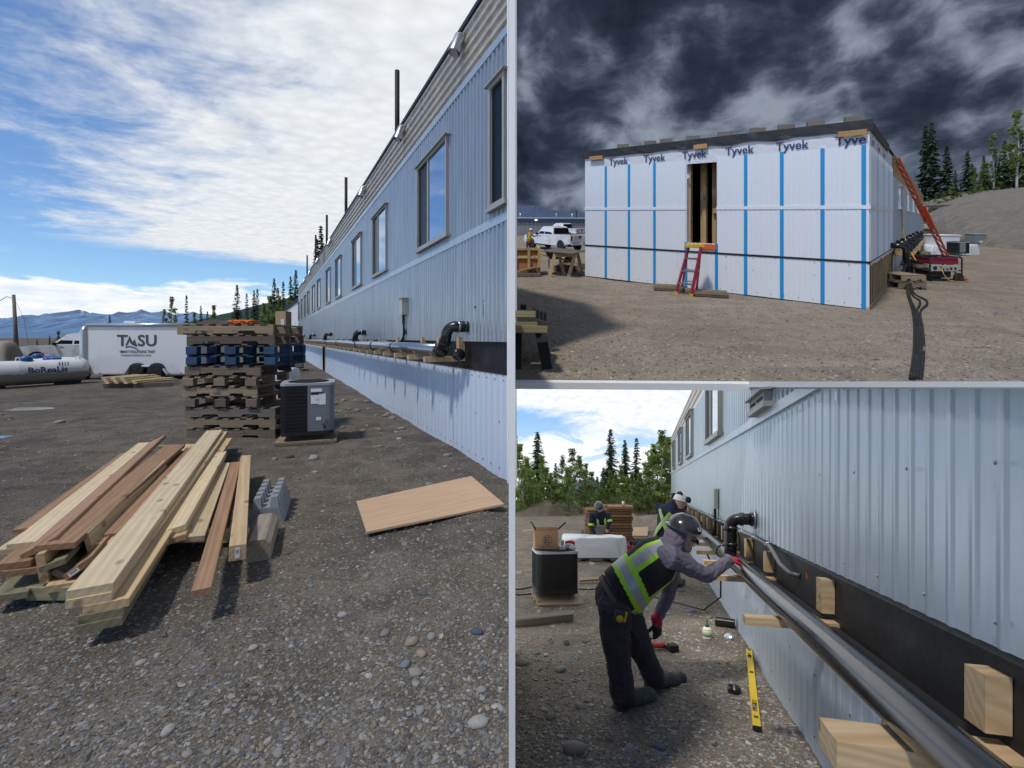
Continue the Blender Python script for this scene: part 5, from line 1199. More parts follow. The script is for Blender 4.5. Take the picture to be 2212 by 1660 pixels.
p = L1.g(648, 962); wood_pad(L1, (p.x, p.y + .3, hgt1(p.x, p.y)), .30, .84, .72, 'wooden pad under the near air conditioner', 3)
ac_unit(L1, (p.x, p.y + .31, hgt1(p.x, p.y) + .06), +.36, .76, .70, .90, .685, .99, 'near black and grey air conditioner on a wooden pad by the pallet stack')
p = L1.g(629, 803); wood_pad(L1, (p.x, p.y + .4, 0), 0, 1.0, .8, 'wooden pad under the far air conditioner')
ac_unit(L1, (p.x, p.y + .4, .05), +.4, .80, .74, .93, .685, .99, 'far black and grey air conditioner close to the building', stickers=False)
# ------------------------------------------------------------------ pallets
def pallet(level, base, rz, w, d, m, label, group, style=0, h=.165, dx=0.0):
    T = Thing('pallet', level, base, label, 'pallet', group); b = Vector(base); R = RZ(rz)
    def B(nm, c0, c1, ww, tt): board_obj(nm, level.w(b + R @ Vector(c0)), level.w(b + R @ Vector(c1)), ww, tt, m, T.o)
    td = .022; sh = h - 2 * td - .003
    key = ('stringer', round(w, 3), round(sh, 3), m.name, style)
    for y in (-d / 2 + .02, 0, d / 2 - .02):
        if style == 1:                            # block pallet
            for x in (-w / 2 + .10, 0, w / 2 - .10): B('block', (x - .09, y, td + sh / 2), (x + .09, y, td + sh / 2), .11, sh)
        else:
            me = BOARD_CACHE.get(key)
            if me is None:
                mb = MB(); z0, z1 = -sh / 2, sh / 2; nt = .045; prof = [(-w/2, z0), (-w * .32, z0), (-w * .30, z0 + nt), (-w * .14, z0 + nt), (-w * .12, z0), (w * .12, z0), (w * .14, z0 + nt), (w * .30, z0 + nt), (w * .32, z0), (w/2, z0), (w/2, z1), (-w/2, z1)]
                mb.prism([(x, -.019, z) for x, z in prof], (0, .038, 0)); me = mb.mesh('stringer', m); BOARD_CACHE[key] = me
            ob = bpy.data.objects.new('stringer', me); COL.objects.link(ob); ob.parent = T.o
            ob.matrix_local = Matrix.Translation(level.w(b + R @ Vector((0, y, td + sh / 2))) - T.b) @ Matrix.Rotation(rz, 4, 'Z')
    nt = 7 if w < 1.4 else 8
    for i in range(nt):
        x = -w / 2 + .05 + (w - .10) * i / (nt - 1); B('deck_board', (x, -d / 2, h - td / 2), (x, d / 2, h - td / 2), .095, td)
    for i in range(4):
        x = -w / 2 + .05 + (w - .10) * i / 3; B('bottom_board', (x, -d / 2, td / 2), (x, d / 2, td / 2), .095, td)
    return T
g_ = 'pallets in the tall stack'
pz = [  # left z-px, right z-px, style, material, height, label
 (1470, 2170, 0, PALLET, 'bottom pallet of the tall stack'), (1475, 2170, 0, PALLETL, 'second pallet from the bottom of the tall stack'), (1455, 2165, 0, GREYW, 'greyish third pallet from the bottom of the tall stack'), (1455, 2040, 1, PALLET, 'narrow pallet just above the greyish one in the tall stack'), (1435, 2030, 0, PALLETL, 'light narrow pallet numbered 133 in the tall stack'), (1440, 2030, 1, PALLETL, 'narrow block pallet above the numbered one in the tall stack'), (1455, 2055, 0, PALLET, 'narrow pallet just below the blue ones in the tall stack'),
 (1470, 2180, 1, PALLETB, 'lower one of the two blue pallets in the tall stack'), (1470, 2180, 1, PALLETB, 'upper one of the two blue pallets in the tall stack'), (1470, 2165, 0, PALLET, 'dark pallet above the blue ones in the tall stack'), (1395, 2155, 0, PALLETL, 'topmost pallet of the tall stack carrying the cloth')]
Yp = 7.62; z = hgt1(-4, 8) + .0
for i, (a, b, st, m, lb) in enumerate(pz):
    xa, xb = (.27345 * a - CX) / F * Yp, (.27345 * b - CX) / F * Yp; hp = .1725
    T = pallet(L1, ((xa + xb) / 2, Yp + .55, z), rng.uniform(-.012, .012), xb - xa, 1.08, m, lb, g_, st, hp - .002)
    if i == 4: T.part('lettering', text_mb('133', .075, Vector(((xa + xb) / 2 - .10, Yp + .55 - .54 - .003 - .001, z + .05)), (1, 0, 0), (0, 0, 1), bold=.02), NAVYINK)
    z += hp
ztop = z
CLOTH = mat('brown_cloth', (.085, .065, .06), .95, var=.25, scale=9, bump=.4, bscale=20)
xa, xb = (.27345 * 1490 - CX) / F * Yp, (.27345 * 1800 - CX) / F * Yp
mb = MB(); mb.smooth = True
def cl(a, b):
    x = xa + (xb - xa) * a; y = Yp + .12 + .5 * b; e = min(a, 1 - a, b, 1 - b) * 2
    return Vector((x + .02 * noise.noise(Vector((a * 4, b * 4, 1))), y, ztop + .004 + min(1, e * 4) * (.015 + .10 * max(0, noise.noise(Vector((a * 3.2, b * 2.5, 4))) + .30) * (0.5 + a))))
mb.grid(cl, 40, 20); single('cloth', mb, CLOTH, L1, ((xa + xb) / 2, Yp + .3, ztop), 'crumpled dark brown cloth on top of the pallet stack', 'cloth')
mb = MB()
xc = (.27345 * 1850 - CX) / F * Yp
for q in range(4):
    pts = [Vector((xc + .24 * math.sin(i * .55 + q * 1.7) * (1 - .1 * q), Yp + .25 + .12 * math.cos(i * .8 + q), ztop + .012 + .055 * abs(math.sin(i * .43 + q * .8)))) for i in range(16)]
    mb.tube(pts, .014, 6)
single('strap', mb, mat('orange_strap', (.75, .16, .02), .6), L1, (xc, Yp + .25, ztop), 'tangled orange strap on top of the pallet stack', 'strap')
# small pallets and offcuts behind the stack
p = L1.g(573, 879); pallet(L1, (p.x, p.y + .5, 0), .25, .55, .9, PALLETL, 'low light pallet right behind the tall stack', 'low pallets behind the tall stack')
p = L1.g(605, 826); pallet(L1, (p.x, p.y + .5, 0), .1, .6, .9, PALLET, 'dark low pallet beside the white bundle', 'low pallets behind the tall stack'); pallet(L1, (p.x, p.y + .5, .17), .15, .55, .9, PALLETL, 'light pallet lying on the dark low one', 'low pallets behind the tall stack')
p = L1.g(560, 845); pallet(L1, (p.x + .1, p.y + .6, 0), .5, .6, .9, PALLETL, 'askew pallet behind the numbered pallet', 'low pallets behind the tall stack')
def bundle(level, base, w, d, h, label, rz=0.0, name='wrapped_bundle'):
    T = Thing(name, level, base, label, 'bundle', 'bundles wrapped in white sheeting'); b = Vector(base); mb = MB(); mb.smooth = True
    X = Matrix.Translation(b) @ Matrix.Rotation(rz, 4, 'Z')
    def fn(a, c):
        th = 2 * PI * a; ex = math.copysign(abs(math.cos(th)) ** .35, math.cos(th)); ey = math.copysign(abs(math.sin(th)) ** .35, math.sin(th))
        k = 1 - .10 * c ** 3 if c < .8 else (1 - .06) * max(0, 1 - ((c - .8) / .2) ** 2.5)
        z = h * min(1, c / .8) * (1 - .03 * math.sin(th * 2))
        f = 1 + (.06 * noise.noise(Vector((math.cos(th) * 3, math.sin(th) * 3, c * 1.6 + w))) + .022 * math.sin(th * 13 + 4 * noise.noise(Vector((th, c * 2, w))))) * (1.15 - c)
        return Vector((ex * w / 2 * k * f, ey * d / 2 * k * f, z + .045 * noise.noise(Vector((ex * 2.2 + w, ey * 2.2, c * 2))) * c))
    mb.grid(fn, 110, 18); T.part('sheeting', mb.xf(X), mat('white_sheeting', (.72, .74, .77), .35, var=.04, bump=.35, bscale=10)); return T
p = L1.g(571, 829); bundle(L1, (p.x + .1, p.y + .5, 0), 1.6, 1.0, .52, 'white sheeted bundle behind the tall pallet stack')
# ------------------------------------------------------------------ the lumber pile
def z3(zx, zy): return (.29688 * zx, 907.3 + .29688 * zy)
def lumber(n, f, zn, zf, w, t, m, label, roll=0.0):
    a = L1.w(L1.g(*z3(*n), zn)); b = L1.w(L1.g(*z3(*f), zf)); up = Vector((0, 0, 1))
    a.z -= t / 2; b.z -= t / 2
    return board_obj('lumber_board', a, b, w, t, m, None, roll, label=label, cat='board', group='boards in the lumber pile')
LB = [((654, 1217), (1560, 75), .33, .33, .195, .043, PALE, 'top wide pale board of the front lumber stack', 0),
 ((645, 1287), (1600, 88), .286, .286, .19, .043, PALE, 'second pale board down in the front lumber stack', 0),
 ((772, 1328), (1630, 135), .242, .242, .195, .043, PINE, 'third tan board down in the front lumber stack', 0),
 ((735, 1400), (1605, 160), .198, .198, .19, .043, GREENW, 'fourth greenish board down in the front lumber stack', 0),
 ((725, 1468), (1595, 185), .154, .154, .19, .043, GREENW, 'bottom green-grey board of the front lumber stack', 0),
 ((1275, 785), (1605, 240), .255, .255, .135, .04, PALE, 'upper short pale board with dark end right of the front stack', -.22),
 ((1272, 855), (1600, 262), .212, .212, .135, .04, PINE, 'lower short tan board under the dark-ended one', -.18),
 ((1415, 848), (1628, 312), .19, .20, .125, .04, PALE, 'outer short pale board nearest the reddish board', .1),
 ((1465, 1232), (1716, 306), .225, .225, .098, .038, CEDAR, 'single reddish board right of the front lumber stack', 0),
 ((400, 905), (1275, 180), .34, .335, .20, .038, CEDAR, 'wide brown board with wavy grain on the left of the pile', .06),
 ((285, 915), (1150, 135), .325, .33, .19, .038, CEDAR, 'brown tilted board left of the wavy-grained one', -.45),
 ((168, 895), (1060, 165), .285, .29, .16, .036, PALE, 'pale knotty board at the left of the pile', .05),
 ((185, 790), (930, 240), .24, .25, .14, .03, CEDAR, 'thin brown board along the far left edge of the pile', 0),
 ((95, 1040), (640, 560), .26, .26, .16, .038, CEDAR, 'short-looking brown board end at the left frame edge', .05),
 ((155, 1090), (700, 560), .215, .215, .18, .038, CEDAR, 'brown board under the left frame-edge board', .08),
 ((60, 940), (560, 600), .215, .22, .15, .036, PINE, 'tan board half hidden at the left frame edge', 0),
 ((305, 1060), (1180, 260), .235, .24, .19, .043, PINE, 'tan board standing on edge under the left boards', 1.45),
 ((380, 1040), (900, 520), .245, .25, .13, .036, GREENW, 'grey-green flat board end in the middle of the pile', -.25),
 ((640, 880), (1200, 330), .275, .28, .14, .032, PALE, 'pale board standing on edge beside the front stack', 1.35),
 ((575, 1060), (1260, 270), .205, .215, .17, .038, CEDAR, 'brown board with a white tag on its end', -.6),
 ((455, 1195), (1150, 330), .12, .13, .17, .043, PINE, 'light board lowest in the middle of the pile', .05),
 ((740, 900), (1390, 175), .235, .25, .12, .036, PINE, 'narrow tan board left of the front stack', .1),
 ((800, 830), (1385, 200), .255, .275, .08, .036, CEDAR, 'thin reddish board next to the front stack', .0),
 ((60, 1270), (560, 760), .10, .12, .17, .04, GREENW, 'weathered board running out of frame at the lower left', .05),
 ((440, 1110), (960, 560), .165, .17, .10, .036, GREYW, 'grey board corner among the middle ends', .7)]
for n, f, zn, zf, w, t, m, lb, rl in LB: lumber(n, f, zn, zf, w, t, m, lb, rl)
# fir post with a printed tag on its end, dunnage under the pile
a = L1.w(L1.g(*z3(1728, 912), .285)); b = L1.w(L1.g(*z3(1788, 258), .285)); a.z -= .05; b.z -= .05
po = board_obj('square_post', a, b, .10, .10, PINE, None, .04, label='square pine post with a printed tag on its dark end', cat='post')
def tagmesh(nm, ob, L, y, z, w, h):
    mb = MB(); mb.add([(-L / 2 - .002, y - w, z - h), (-L / 2 - .002, y + w, z - h), (-L / 2 - .002, y + w, z + h), (-L / 2 - .002, y - w, z + h)], [(0, 3, 2, 1)])
    for q in range(6): mb.mi = 1; yy = z - h * .1 + q * h * .13; mb.add([(-L / 2 - .003, y - w * .7, yy), (-L / 2 - .003, y + w * .7, yy), (-L / 2 - .003, y + w * .7, yy + h * .06), (-L / 2 - .003, y - w * .7, yy + h * .06)], [(0, 3, 2, 1)])
    o = bpy.data.objects.new(nm, mb.mesh(nm, [WHITEBOARD, INK])); COL.objects.link(o); o.parent = ob
tagmesh('printed_tag', po, (b - a).length, 0, 0, .014, .035)
bt = [o for o in COL.objects if o.get('label') == 'brown board with a white tag on its end'][0]
tagmesh('printed_tag', bt, max(v.co.x for v in bt.data.vertices) * 2, .03, 0.0, .03, .014)
for i, (zz, x0, x1, zh, lb) in enumerate(((1130, 120, 900, .105, 'front dunnage board under the lumber pile'), (790, 640, 1690, .125, 'middle dunnage board sticking out right of the pile'), (400, 1060, 1680, .12, 'rear dunnage board sticking out right of the pile'), (175, 1040, 1520, .21, 'greenish board lying across the far end of the pile'))):
    a = L1.w(L1.g(*z3(x0, zz + (20 if i else 120)), zh)); b = L1.w(L1.g(*z3(x1, zz), zh)); b.y = a.y = (a.y + b.y) / 2; a.z = b.z = zh - 1.65 - .045
    board_obj('dunnage_board', a, b, .09, .085, GREENW if i in (0, 3) else PALE, label=lb, cat='board', group='dunnage under the lumber pile')
# concrete pier block and chamfered timber
CONC = mat('grey_cast_block', (.26, .285, .31), .8, var=.15, bump=.25, bscale=30, dirt=(.40, .40, .37), dlo=.5, dhi=.75, dscale=6)
T = Thing('pier_block', L1, L1.g(573, 1134), 'grey cast block with two rows of lugs behind the timber block', 'block')
p = L1.g(573, 1134); z0 = hgt1(p.x, p.y); W_, Hh, Ln = .30, .15, .66
mb = MB(); mb.prism([(p.x - W_ / 2, p.y, z0), (p.x + W_ / 2, p.y, z0), (p.x + .105, p.y + .012, z0 + Hh), (p.x - .105, p.y + .012, z0 + Hh)], (0, Ln, 0)); PV = Matrix.Translation(p) @ Matrix.Rotation(.36, 4, 'Z') @ Matrix.Translation(-p); T.part('body', mb.xf(PV), CONC)
for sd in (-1, 1):
    for q in range(5):
        cy = p.y + .07 + q * .13; cx = p.x + sd * .068; mb = MB(); A, Bq = .036, .026
        mb.add([(cx - A, cy - .055, z0 + Hh), (cx + A, cy - .055, z0 + Hh), (cx + A, cy + .055, z0 + Hh), (cx - A, cy + .055, z0 + Hh), (cx - Bq, cy - .035, z0 + Hh + .085), (cx + Bq, cy - .035, z0 + Hh + .085), (cx + Bq, cy + .035, z0 + Hh + .085), (cx - Bq, cy + .035, z0 + Hh + .085)], [(4, 5, 6, 7), (0, 1, 5, 4), (1, 2, 6, 5), (2, 3, 7, 6), (3, 0, 4, 7)]); T.part('lug', mb.xf(PV), CONC)
p = L1.g(555, 1214); z0 = hgt1(p.x, p.y); mb = MB(); w, h, c = .09, .165, .04
prof = [(-w, 0), (w, 0), (w, h - c), (w - c, h), (-w + c, h), (-w, h - c)]
mb = MB(); mb.prism([(0, y, z_) for y, z_ in prof], (.56, 0, 0)); me = mb.mesh('timber_block', wood('old_timber', (.34, .29, .22), (.17, .145, .115), grey=(.28, .26, .225)))
o = bpy.data.objects.new('timber_block', me); COL.objects.link(o); o.location = L1.w((p.x, p.y, z0 - .01)); o.rotation_euler = (0, 0, PI / 2 + .38); tag(o, 'short weathered timber with chamfered top edges beside the tagged post', 'timber')
# plywood sheet
q = [L1.g(769.7, 1079.6, .09), L1.g(1018, 1031.7, .15), L1.g(1089, 1085, .17), L1.g(792, 1153.5, .05)]
c_ = sum(q, Vector()) / 4; ex = ((q[1] - q[0]) + (q[2] - q[3])).normalized(); ey = ((q[3] - q[0]) + (q[2] - q[1])); ey = (ey - ex * ey.dot(ex)).normalized(); ez = ex.cross(ey)
if ez.z < 0: ey = -ey; ez = -ez
hl = ((q[1] - q[0]).length + (q[2] - q[3]).length) / 4
R = Matrix((ex, ey, ez)).transposed(); mb = MB(); Rt = R.transposed(); L = [Rt @ (v - c_) for v in q]
mb.prism([(v.x, v.y, 0) for v in (L if (L[1] - L[0]).cross(L[2] - L[1]).z > 0 else L[::-1])], (0, 0, -.018)); o = bpy.data.objects.new('plywood_sheet', mb.mesh('plywood_sheet', PLY)); COL.objects.link(o); o.matrix_world = Matrix.Translation(L1.w(c_)) @ R.to_4x4(); tag(o, 'sheet of plywood lying on the gravel beside the skirting', 'plywood')
# muddy ruts and puddles at the left
mb = MB(); mb.smooth = True
def rut(a, b):
    x = -5.9 + 2.0 * a; y = 8.0 + 1.2 * a + (b - .5) * 1.3; return Vector((x, y, .01 + .085 * math.sin(b * PI) * max(0, .45 + noise.noise(Vector((x * 2.1, y * 3, 3)))) * math.sin(a * PI)))
mb.grid(rut, 50, 24); tag(single('mud_ridge', mb, EARTH, L1, (-5, 8.5, 0)), 'churned mud ridge at the left of the yard', kind='structure')
PUD = mat('puddle_water', (.10, .10, .095), .04, var=.1, spec=.8)
for i, (u, v, a, b) in enumerate(((-2, 945, .16, .09), (60, 884, .45, .16))):
    p = L1.g(u, v); mb = MB(); mb.add([(p.x + a * math.cos(t) * (1 + .25 * math.sin(3 * t + i)), p.y + b * 2 * math.sin(t) * (1 + .2 * math.cos(2 * t)), hgt1(p.x, p.y) + .006) for t in np.linspace(0, 2 * PI, 28)[:-1]], [tuple(range(27))])
    tag(single('puddle', mb, PUD, L1, p), 'shallow puddle on the muddy left of the yard', kind='structure')
# ------------------------------------------------------------------ trailer, tanks, pole
Yt = 18.3
def tx(u): return (u - CX) / F * Yt
def tz(v): return 1.65 + (CY - v) / F * Yt
x0, x1 = tx(182), tx(409); zb_, zt_ = tz(809), tz(699); dp = 2.1
T = Thing('cargo_trailer', L1, ((x0 + x1) / 2, Yt, 0), 'white enclosed cargo trailer with grey lettering parked behind the lumber pile', 'trailer')
mb = MB(); r = .16
prof = [(x0, zb_), (x0, zt_ - r)] + [(x0 + r * (1 - math.cos(t)), zt_ - r + r * math.sin(t)) for t in (.4, .8, 1.2, PI / 2)] + [(x1 - .02, zt_), (x1, zt_ - .03), (x1, zb_)]
nose = .45
mb.prism([(x, Yt, z) for x, z in prof][::-1], (0, dp, 0)); T.part('body', mb, WHITEPAINT)
mb = MB(); mb.tube([(x0 + .02, Yt + .02, zb_ + .02), (x0 - .02, Yt + .0, zb_ + .5), (x0 - .02, Yt, zt_ - .35), (x0 + .03, Yt + .02, zt_ - .12)], [.10, .13, .13, .09], 10); T.part('corner_post', mb, mat('polished_trim', (.62, .63, .64), .3, metal=.6))
for a, b in (((x0, Yt - .008, tz(711)), (x1, Yt - .008, tz(711))),): mb = MB(); mb.bar(a, b, .012, .02); T.part('side_rail', mb, MATS['polished_trim'])
mb = MB(); mb.bar((x0, Yt - .01, zb_ + .03), (x1, Yt - .01, zb_ + .03), .02, .06); T.part('side_rail', mb, MATS['polished_trim'])
mb = MB(); mb.tube([(x0 + .1, Yt - .005, zt_ - .06), (x1 - .02, Yt - .005, zt_ - .06)], .075, 10); T.part('roof_edge', mb, MATS['polished_trim'])
mb = MB(); fx0, fx1 = tx(273), tx(366); zc = tz(806)                          # arched fender
arch = [(fx0 + .05 - .05, zb_ - .02)] + [(fx0 + (fx1 - fx0) * t, zb_ + .32 * math.sin(min(1, t * 4.5, (1 - t) * 4.5) * PI / 2)) for t in np.linspace(.02, .98, 22)] + [(fx1, zb_ - .02)]
mb.prism([(x, Yt - .012, z) for x, z in arch][::-1], (0, .02, 0)); T.part('wheel_well', mb, BLACKM)
mb = MB(); mb.tube([(x, Yt - .10, z) for x, z in arch], [.05] * len(arch), 6); T.part('fender', mb, MATS['polished_trim'])
def wheel(T, c, r, ax, w=.2, hub=None, parent=None):
    c = Vector(c); mb = MB(); mb.lathe(c, [(r * .62, -w / 2), (r * .9, -w / 2), (r, -w * .3), (r, w * .3), (r * .9, w / 2), (r * .62, w / 2)], 26, axis=ax); t = T.part('wheel', mb, RUBBER, parent)
    mb = MB(); mb.lathe(c, [(r * .63, w * .30), (r * .58, w * .22), (r * .5, w * .18), (r * .2, w * .30), (0.001, w * .32)], 20, axis=ax); T.part('rim', mb, hub or mat('grey_rim', (.38, .38, .37), .5), t)
    mb = MB()
    a = Vector(ax).normalized(); o1 = a.orthogonal().normalized(); o2 = a.cross(o1)
    for q in range(8): th = q * PI / 4; mb.lathe(c + a * (w * .215) + (o1 * math.cos(th) + o2 * math.sin(th)) * r * .40, [(.055 * r * 1.4, 0), (.055 * r * 1.4, .004)], 8, axis=ax)
    T.part('rim_hole', mb, BLACKM, t); return t
for u in (299, 341): wheel(T, (tx(u), Yt - .06, .33), .33, (0, -1, 0))
mb = MB(); mb.bar((x0 - .02, Yt + .9, .55), (x0 - .75, Yt + 1.0, .52), .1, .1); mb.cyl((x0 - .6, Yt + .9, .05), (x0 - .6, Yt + .9, .95), .04, 10); mb.box((x0 - .72, Yt + .95, .52), (.16, .2, .12)); T.part('tongue_jack', mb, DKMET)
mb = MB(); mb.lathe((x0 - .12, Yt + .5, .75), [(.2, -.1), (.33, -.1), (.33, .1), (.2, .1)], 20, axis=(1, 0, 0)); T.part('spare_wheel', mb, RUBBER)
mb = MB(); mb.box((tx(318), Yt - .02, .22), (.2, .03, .05)); T.part('step', mb, DKMET); mb = MB(); mb.box((tx(222), Yt + .8, .16), (.6, .9, .12)); T.part('skid_plate', mb, DKMET)
mb = MB(); mb.box((tx(267), Yt + .5, zt_ + .05), (.45, .45, .10)); T.part('roof_vent', mb, WHITEPAINT)
for u, w in ((217, .10), (392, .07)): mb = MB(); mb.box((tx(u), Yt - .022, zb_ + .045), (w, .015, .04)); T.part('marker_light', mb, REDINK)
GREYINK = mat('grey_lettering', (.075, .08, .09), .6)
yb = Yt - .012; s_ = tz(724) - tz(747.5)
sz = s_ / .69
T.part('lettering', text_mb('T', sz, (tx(253), yb, tz(747.5)), (1, 0, 0), (0, 0, 1), bold=.018, sx=1.12), GREYINK)
T.part('lettering', text_mb('SU', sz, (tx(297), yb, tz(747.5)), (1, 0, 0), (0, 0, 1), bold=.018, sx=1.08), GREYINK)
T.part('lettering', text_mb('SMART SOLUTIONS THAT', .15, (tx(259), yb, tz(762.8)), (1, 0, 0), (0, 0, 1), bold=.02, sx=.80), GREYINK)
T.part('lettering', text_mb("CHANGE PEOPLE'S LIVES", .105, (tx(260.5), yb, tz(770)), (1, 0, 0), (0, 0, 1), bold=.01, sx=1.05), GREYINK)
def emblem(ox, oz, k, y):
    P = lambda pts: [Vector((ox + a * k, y, oz + b * k)) for a, b in pts]
    m1 = MB()      # peak with a window cut out of it, second lower peak
    m1.add(P([(0, .18), (.36, 1), (.52, .64), (.36, .64 - .02), (.24, .36), (.12, .22)]), [(0, 5, 4, 3), (0, 3, 1), (1, 3, 2)])
    m1.add(P([(.36, .62), (.52, .64), (.62, .50), (.76, .72), (1.0, .12), (.8, .14), (.56, .28), (.24, .36), (.44, .36), (.50, .30)]), [(1, 0, 8), (1, 8, 9), (1, 9, 2), (2, 9, 6), (2, 6, 3), (3, 6, 5), (3, 5, 4)])
    m2 = MB(); up_ = [(.0 + t, .10 + .10 * math.sin(t * PI * 1.2) - .10 * t) for t in np.linspace(0, 1.05, 10)]; lo = [(a + (.02), b - .10) for a, b in up_]
    n = len(up_); m2.add(P(up_ + lo), [(i, n + i, n + i + 1, i + 1) for i in range(n - 1)]); return m1, m2
m1, m2 = emblem(tx(271), tz(752), tx(297) - tx(271), yb); T.part('emblem', m1, GREYINK); T.part('emblem_wave', m2, BLUEINK)
# tanks
def tank(ul, ur, Yl, Yr, label, letters, rr=.40, lids=()):
    a = Vector(((ul - CX) / F * Yl, Yl + rr, .47)); b = Vector(((ur - CX) / F * Yr, Yr + rr, .47)); T = Thing('propane_tank', L1, ((a + b) / 2).xy.to_3d(), label, 'tank', 'white propane tanks')
    d = (b - a).normalized(); L = (b - a).length; mb = MB()
    prof = [(0.001, 0)] + [(rr * math.sin(t), rr * .7 * (1 - math.cos(t))) for t in (.35, .7, 1.05, 1.35, PI / 2)] + [(rr, L * .33), (rr * 1.004, L * .33 + .01), (rr, L * .33 + .02), (rr, L * .66), (rr * 1.004, L * .66 + .01), (rr, L * .66 + .02)] + [(rr * math.cos(t), L - rr * .7 * (1 - math.sin(t))) for t in (0, .35, .7, 1.05, 1.35)] + [(0.001, L)]
    mb.lathe(a, prof, 30, axis=d)
    m = bpy.data.materials.get('tank_paint')
    if not m:
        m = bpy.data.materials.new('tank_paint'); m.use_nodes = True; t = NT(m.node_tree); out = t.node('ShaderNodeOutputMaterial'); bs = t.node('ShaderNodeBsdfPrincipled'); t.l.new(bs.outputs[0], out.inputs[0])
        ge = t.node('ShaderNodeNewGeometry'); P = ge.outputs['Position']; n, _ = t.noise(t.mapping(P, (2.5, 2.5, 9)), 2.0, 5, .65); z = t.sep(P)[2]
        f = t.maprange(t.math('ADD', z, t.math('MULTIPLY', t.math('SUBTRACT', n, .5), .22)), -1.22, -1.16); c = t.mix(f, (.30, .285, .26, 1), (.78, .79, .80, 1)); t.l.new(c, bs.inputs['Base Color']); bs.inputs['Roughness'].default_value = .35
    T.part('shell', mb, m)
    for q in (.12, .8):
        p = a + d * (L * q); mb = MB(); mb.box((p.x, p.y, .06), (.5, .5, .14)); T.part('support_foot', mb, DKMET)
    for q in lids:
        p = a + d * (L * q); mb = MB(); mb.lathe((p.x, p.y, .47 + rr - .03), [(.17, 0), (.17, .10), (.14, .16), (.08, .19), (0.001, .2)], 18); T.part('dome_lid', mb, mat('blue_plastic', (.02, .10, .30), .4))
    for q in (.35, .9): p = a + d * (L * q); mb = MB(); mb.tube([p + Vector((-.08, 0, rr - .02)), p + Vector((-.06, 0, rr + .1)), p + Vector((.06, 0, rr + .1)), p + Vector((.08, 0, rr - .02))], .018, 6); T.part('lifting_lug', mb, WHITEPAINT)
    if letters:
        n = Vector((d.y, -d.x, 0)); n = n if n.y < 0 else -n; h0 = .05; ang = .05
        o = a + d * (L * .40) + n * (rr * 1.003) + Vector((0, 0, .0)); tm = text_mb('BoReaLis', .27, o, d, (0, 0, 1), bold=.02, sx=1.0)
        for v in tm.v: zz = v.z - .47; v += n * (math.sqrt(max(0, rr * rr - zz * zz)) * 1.03 - rr)
        T.part('lettering', tm, NAVYINK)
        for q in range(4):
            mb = MB(); s0 = L * .40 + .78 + q * .075; pts = []
            for zz in (.22 - .0 * q, .33): pts.append(zz)
            e = [a + d * (s0 + (zz - .22) * .25 + k * .035) + n * (math.sqrt(rr * rr - zz * zz) * 1.03) + Vector((0, 0, zz)) for zz in pts for k in (0, 1)]
            mb.add(e, [(0, 1, 3, 2)]); T.part('emblem', mb, GREENINK if q > 1 else NAVYINK)
    return T
tank(-90, 167, 14.2, 16.6, 'long white propane tank with dark blue lettering at the left edge', True, .41, (.42,))
tank(20, 176, 17.0, 18.0, 'second white propane tank behind the lettered one', False, .42, (.22,))
for i, (u, v, lb) in enumerate(((102, 779, 'violet-blue plastic tub standing on the tanks'), (116, 778, 'bright blue plastic tub standing on the tanks'))):
    p = L1.at(u, v, 17.2); mb = MB(); mb.lathe((p.x, p.y, p.z - .13), [(.10, 0), (.16, .05), (.17, .26), (.15, .26)], 14, axis=(.35, 0, 1)); single('plastic_tub', mb, mat('violet_plastic', (.06, .05, .35), .4) if i == 0 else mat('blue_plastic', (.02, .10, .30)), L1, (p.x, p.y, p.z - .13), lb, 'plastic tub')
Yq = 36
T = Thing('utility_pole', L1, L1.at(36, 776, Yq), 'wooden utility pole with a wire beyond the tanks', 'pole'); a, b = L1.at(37, 778, Yq), L1.at(29.5, 637, Yq)
mb = MB(); mb.tube([a, b], [.15, .10], 10); T.part('pole', mb, GREYW); mb = MB(); mb.tube([b - Vector((0, 0, .3)), L1.at(15, 641, Yq), L1.at(0, 650, Yq), L1.at(-40, 662, Yq)], .022, 5); T.part('wire', mb, BLACKM)
mb = MB(); mb.tube([b - Vector((0, 0, .2)), L1.at(52, 690, Yq), L1.at(66, 770, Yq)], .012, 4); T.part('guy_wire', mb, DKMET)
# small lumber pack by the trailer
p = L1.g(283, 838)
for i, (dx, lb) in enumerate(((-.55, 'left black skid under the small lumber pack'), (.45, 'right black skid under the small lumber pack'))): board_obj('skid', L1.w((p.x + dx - .35, p.y, .07)), L1.w((p.x + dx + .55, p.y + .5, .07)), .14, .14, BLACKM if 0 else GREYW, label=lb, cat='skid')
nm = ('lowest', 'second', 'third', 'top')
for r_ in range(4):
    for q in range(4 - (r_ > 1)):
        xo = -.60 + q * .30 + r_ * -.06; board_obj('lumber_board', L1.w((p.x + xo - .1, p.y - .1 + r_ * .02, .165 + r_ * .052)), L1.w((p.x + xo + .25 - .1 * r_, p.y + 1.3, .165 + r_ * .052)), .16, .045, (PALE, PINE, PALE, PINE)[(q + r_) % 4], label='%s-row board of the small lumber pack by the trailer, %s from left' % (nm[r_], ('first', 'second', 'third', 'fourth')[q]), cat='board', group='boards in the small lumber pack')
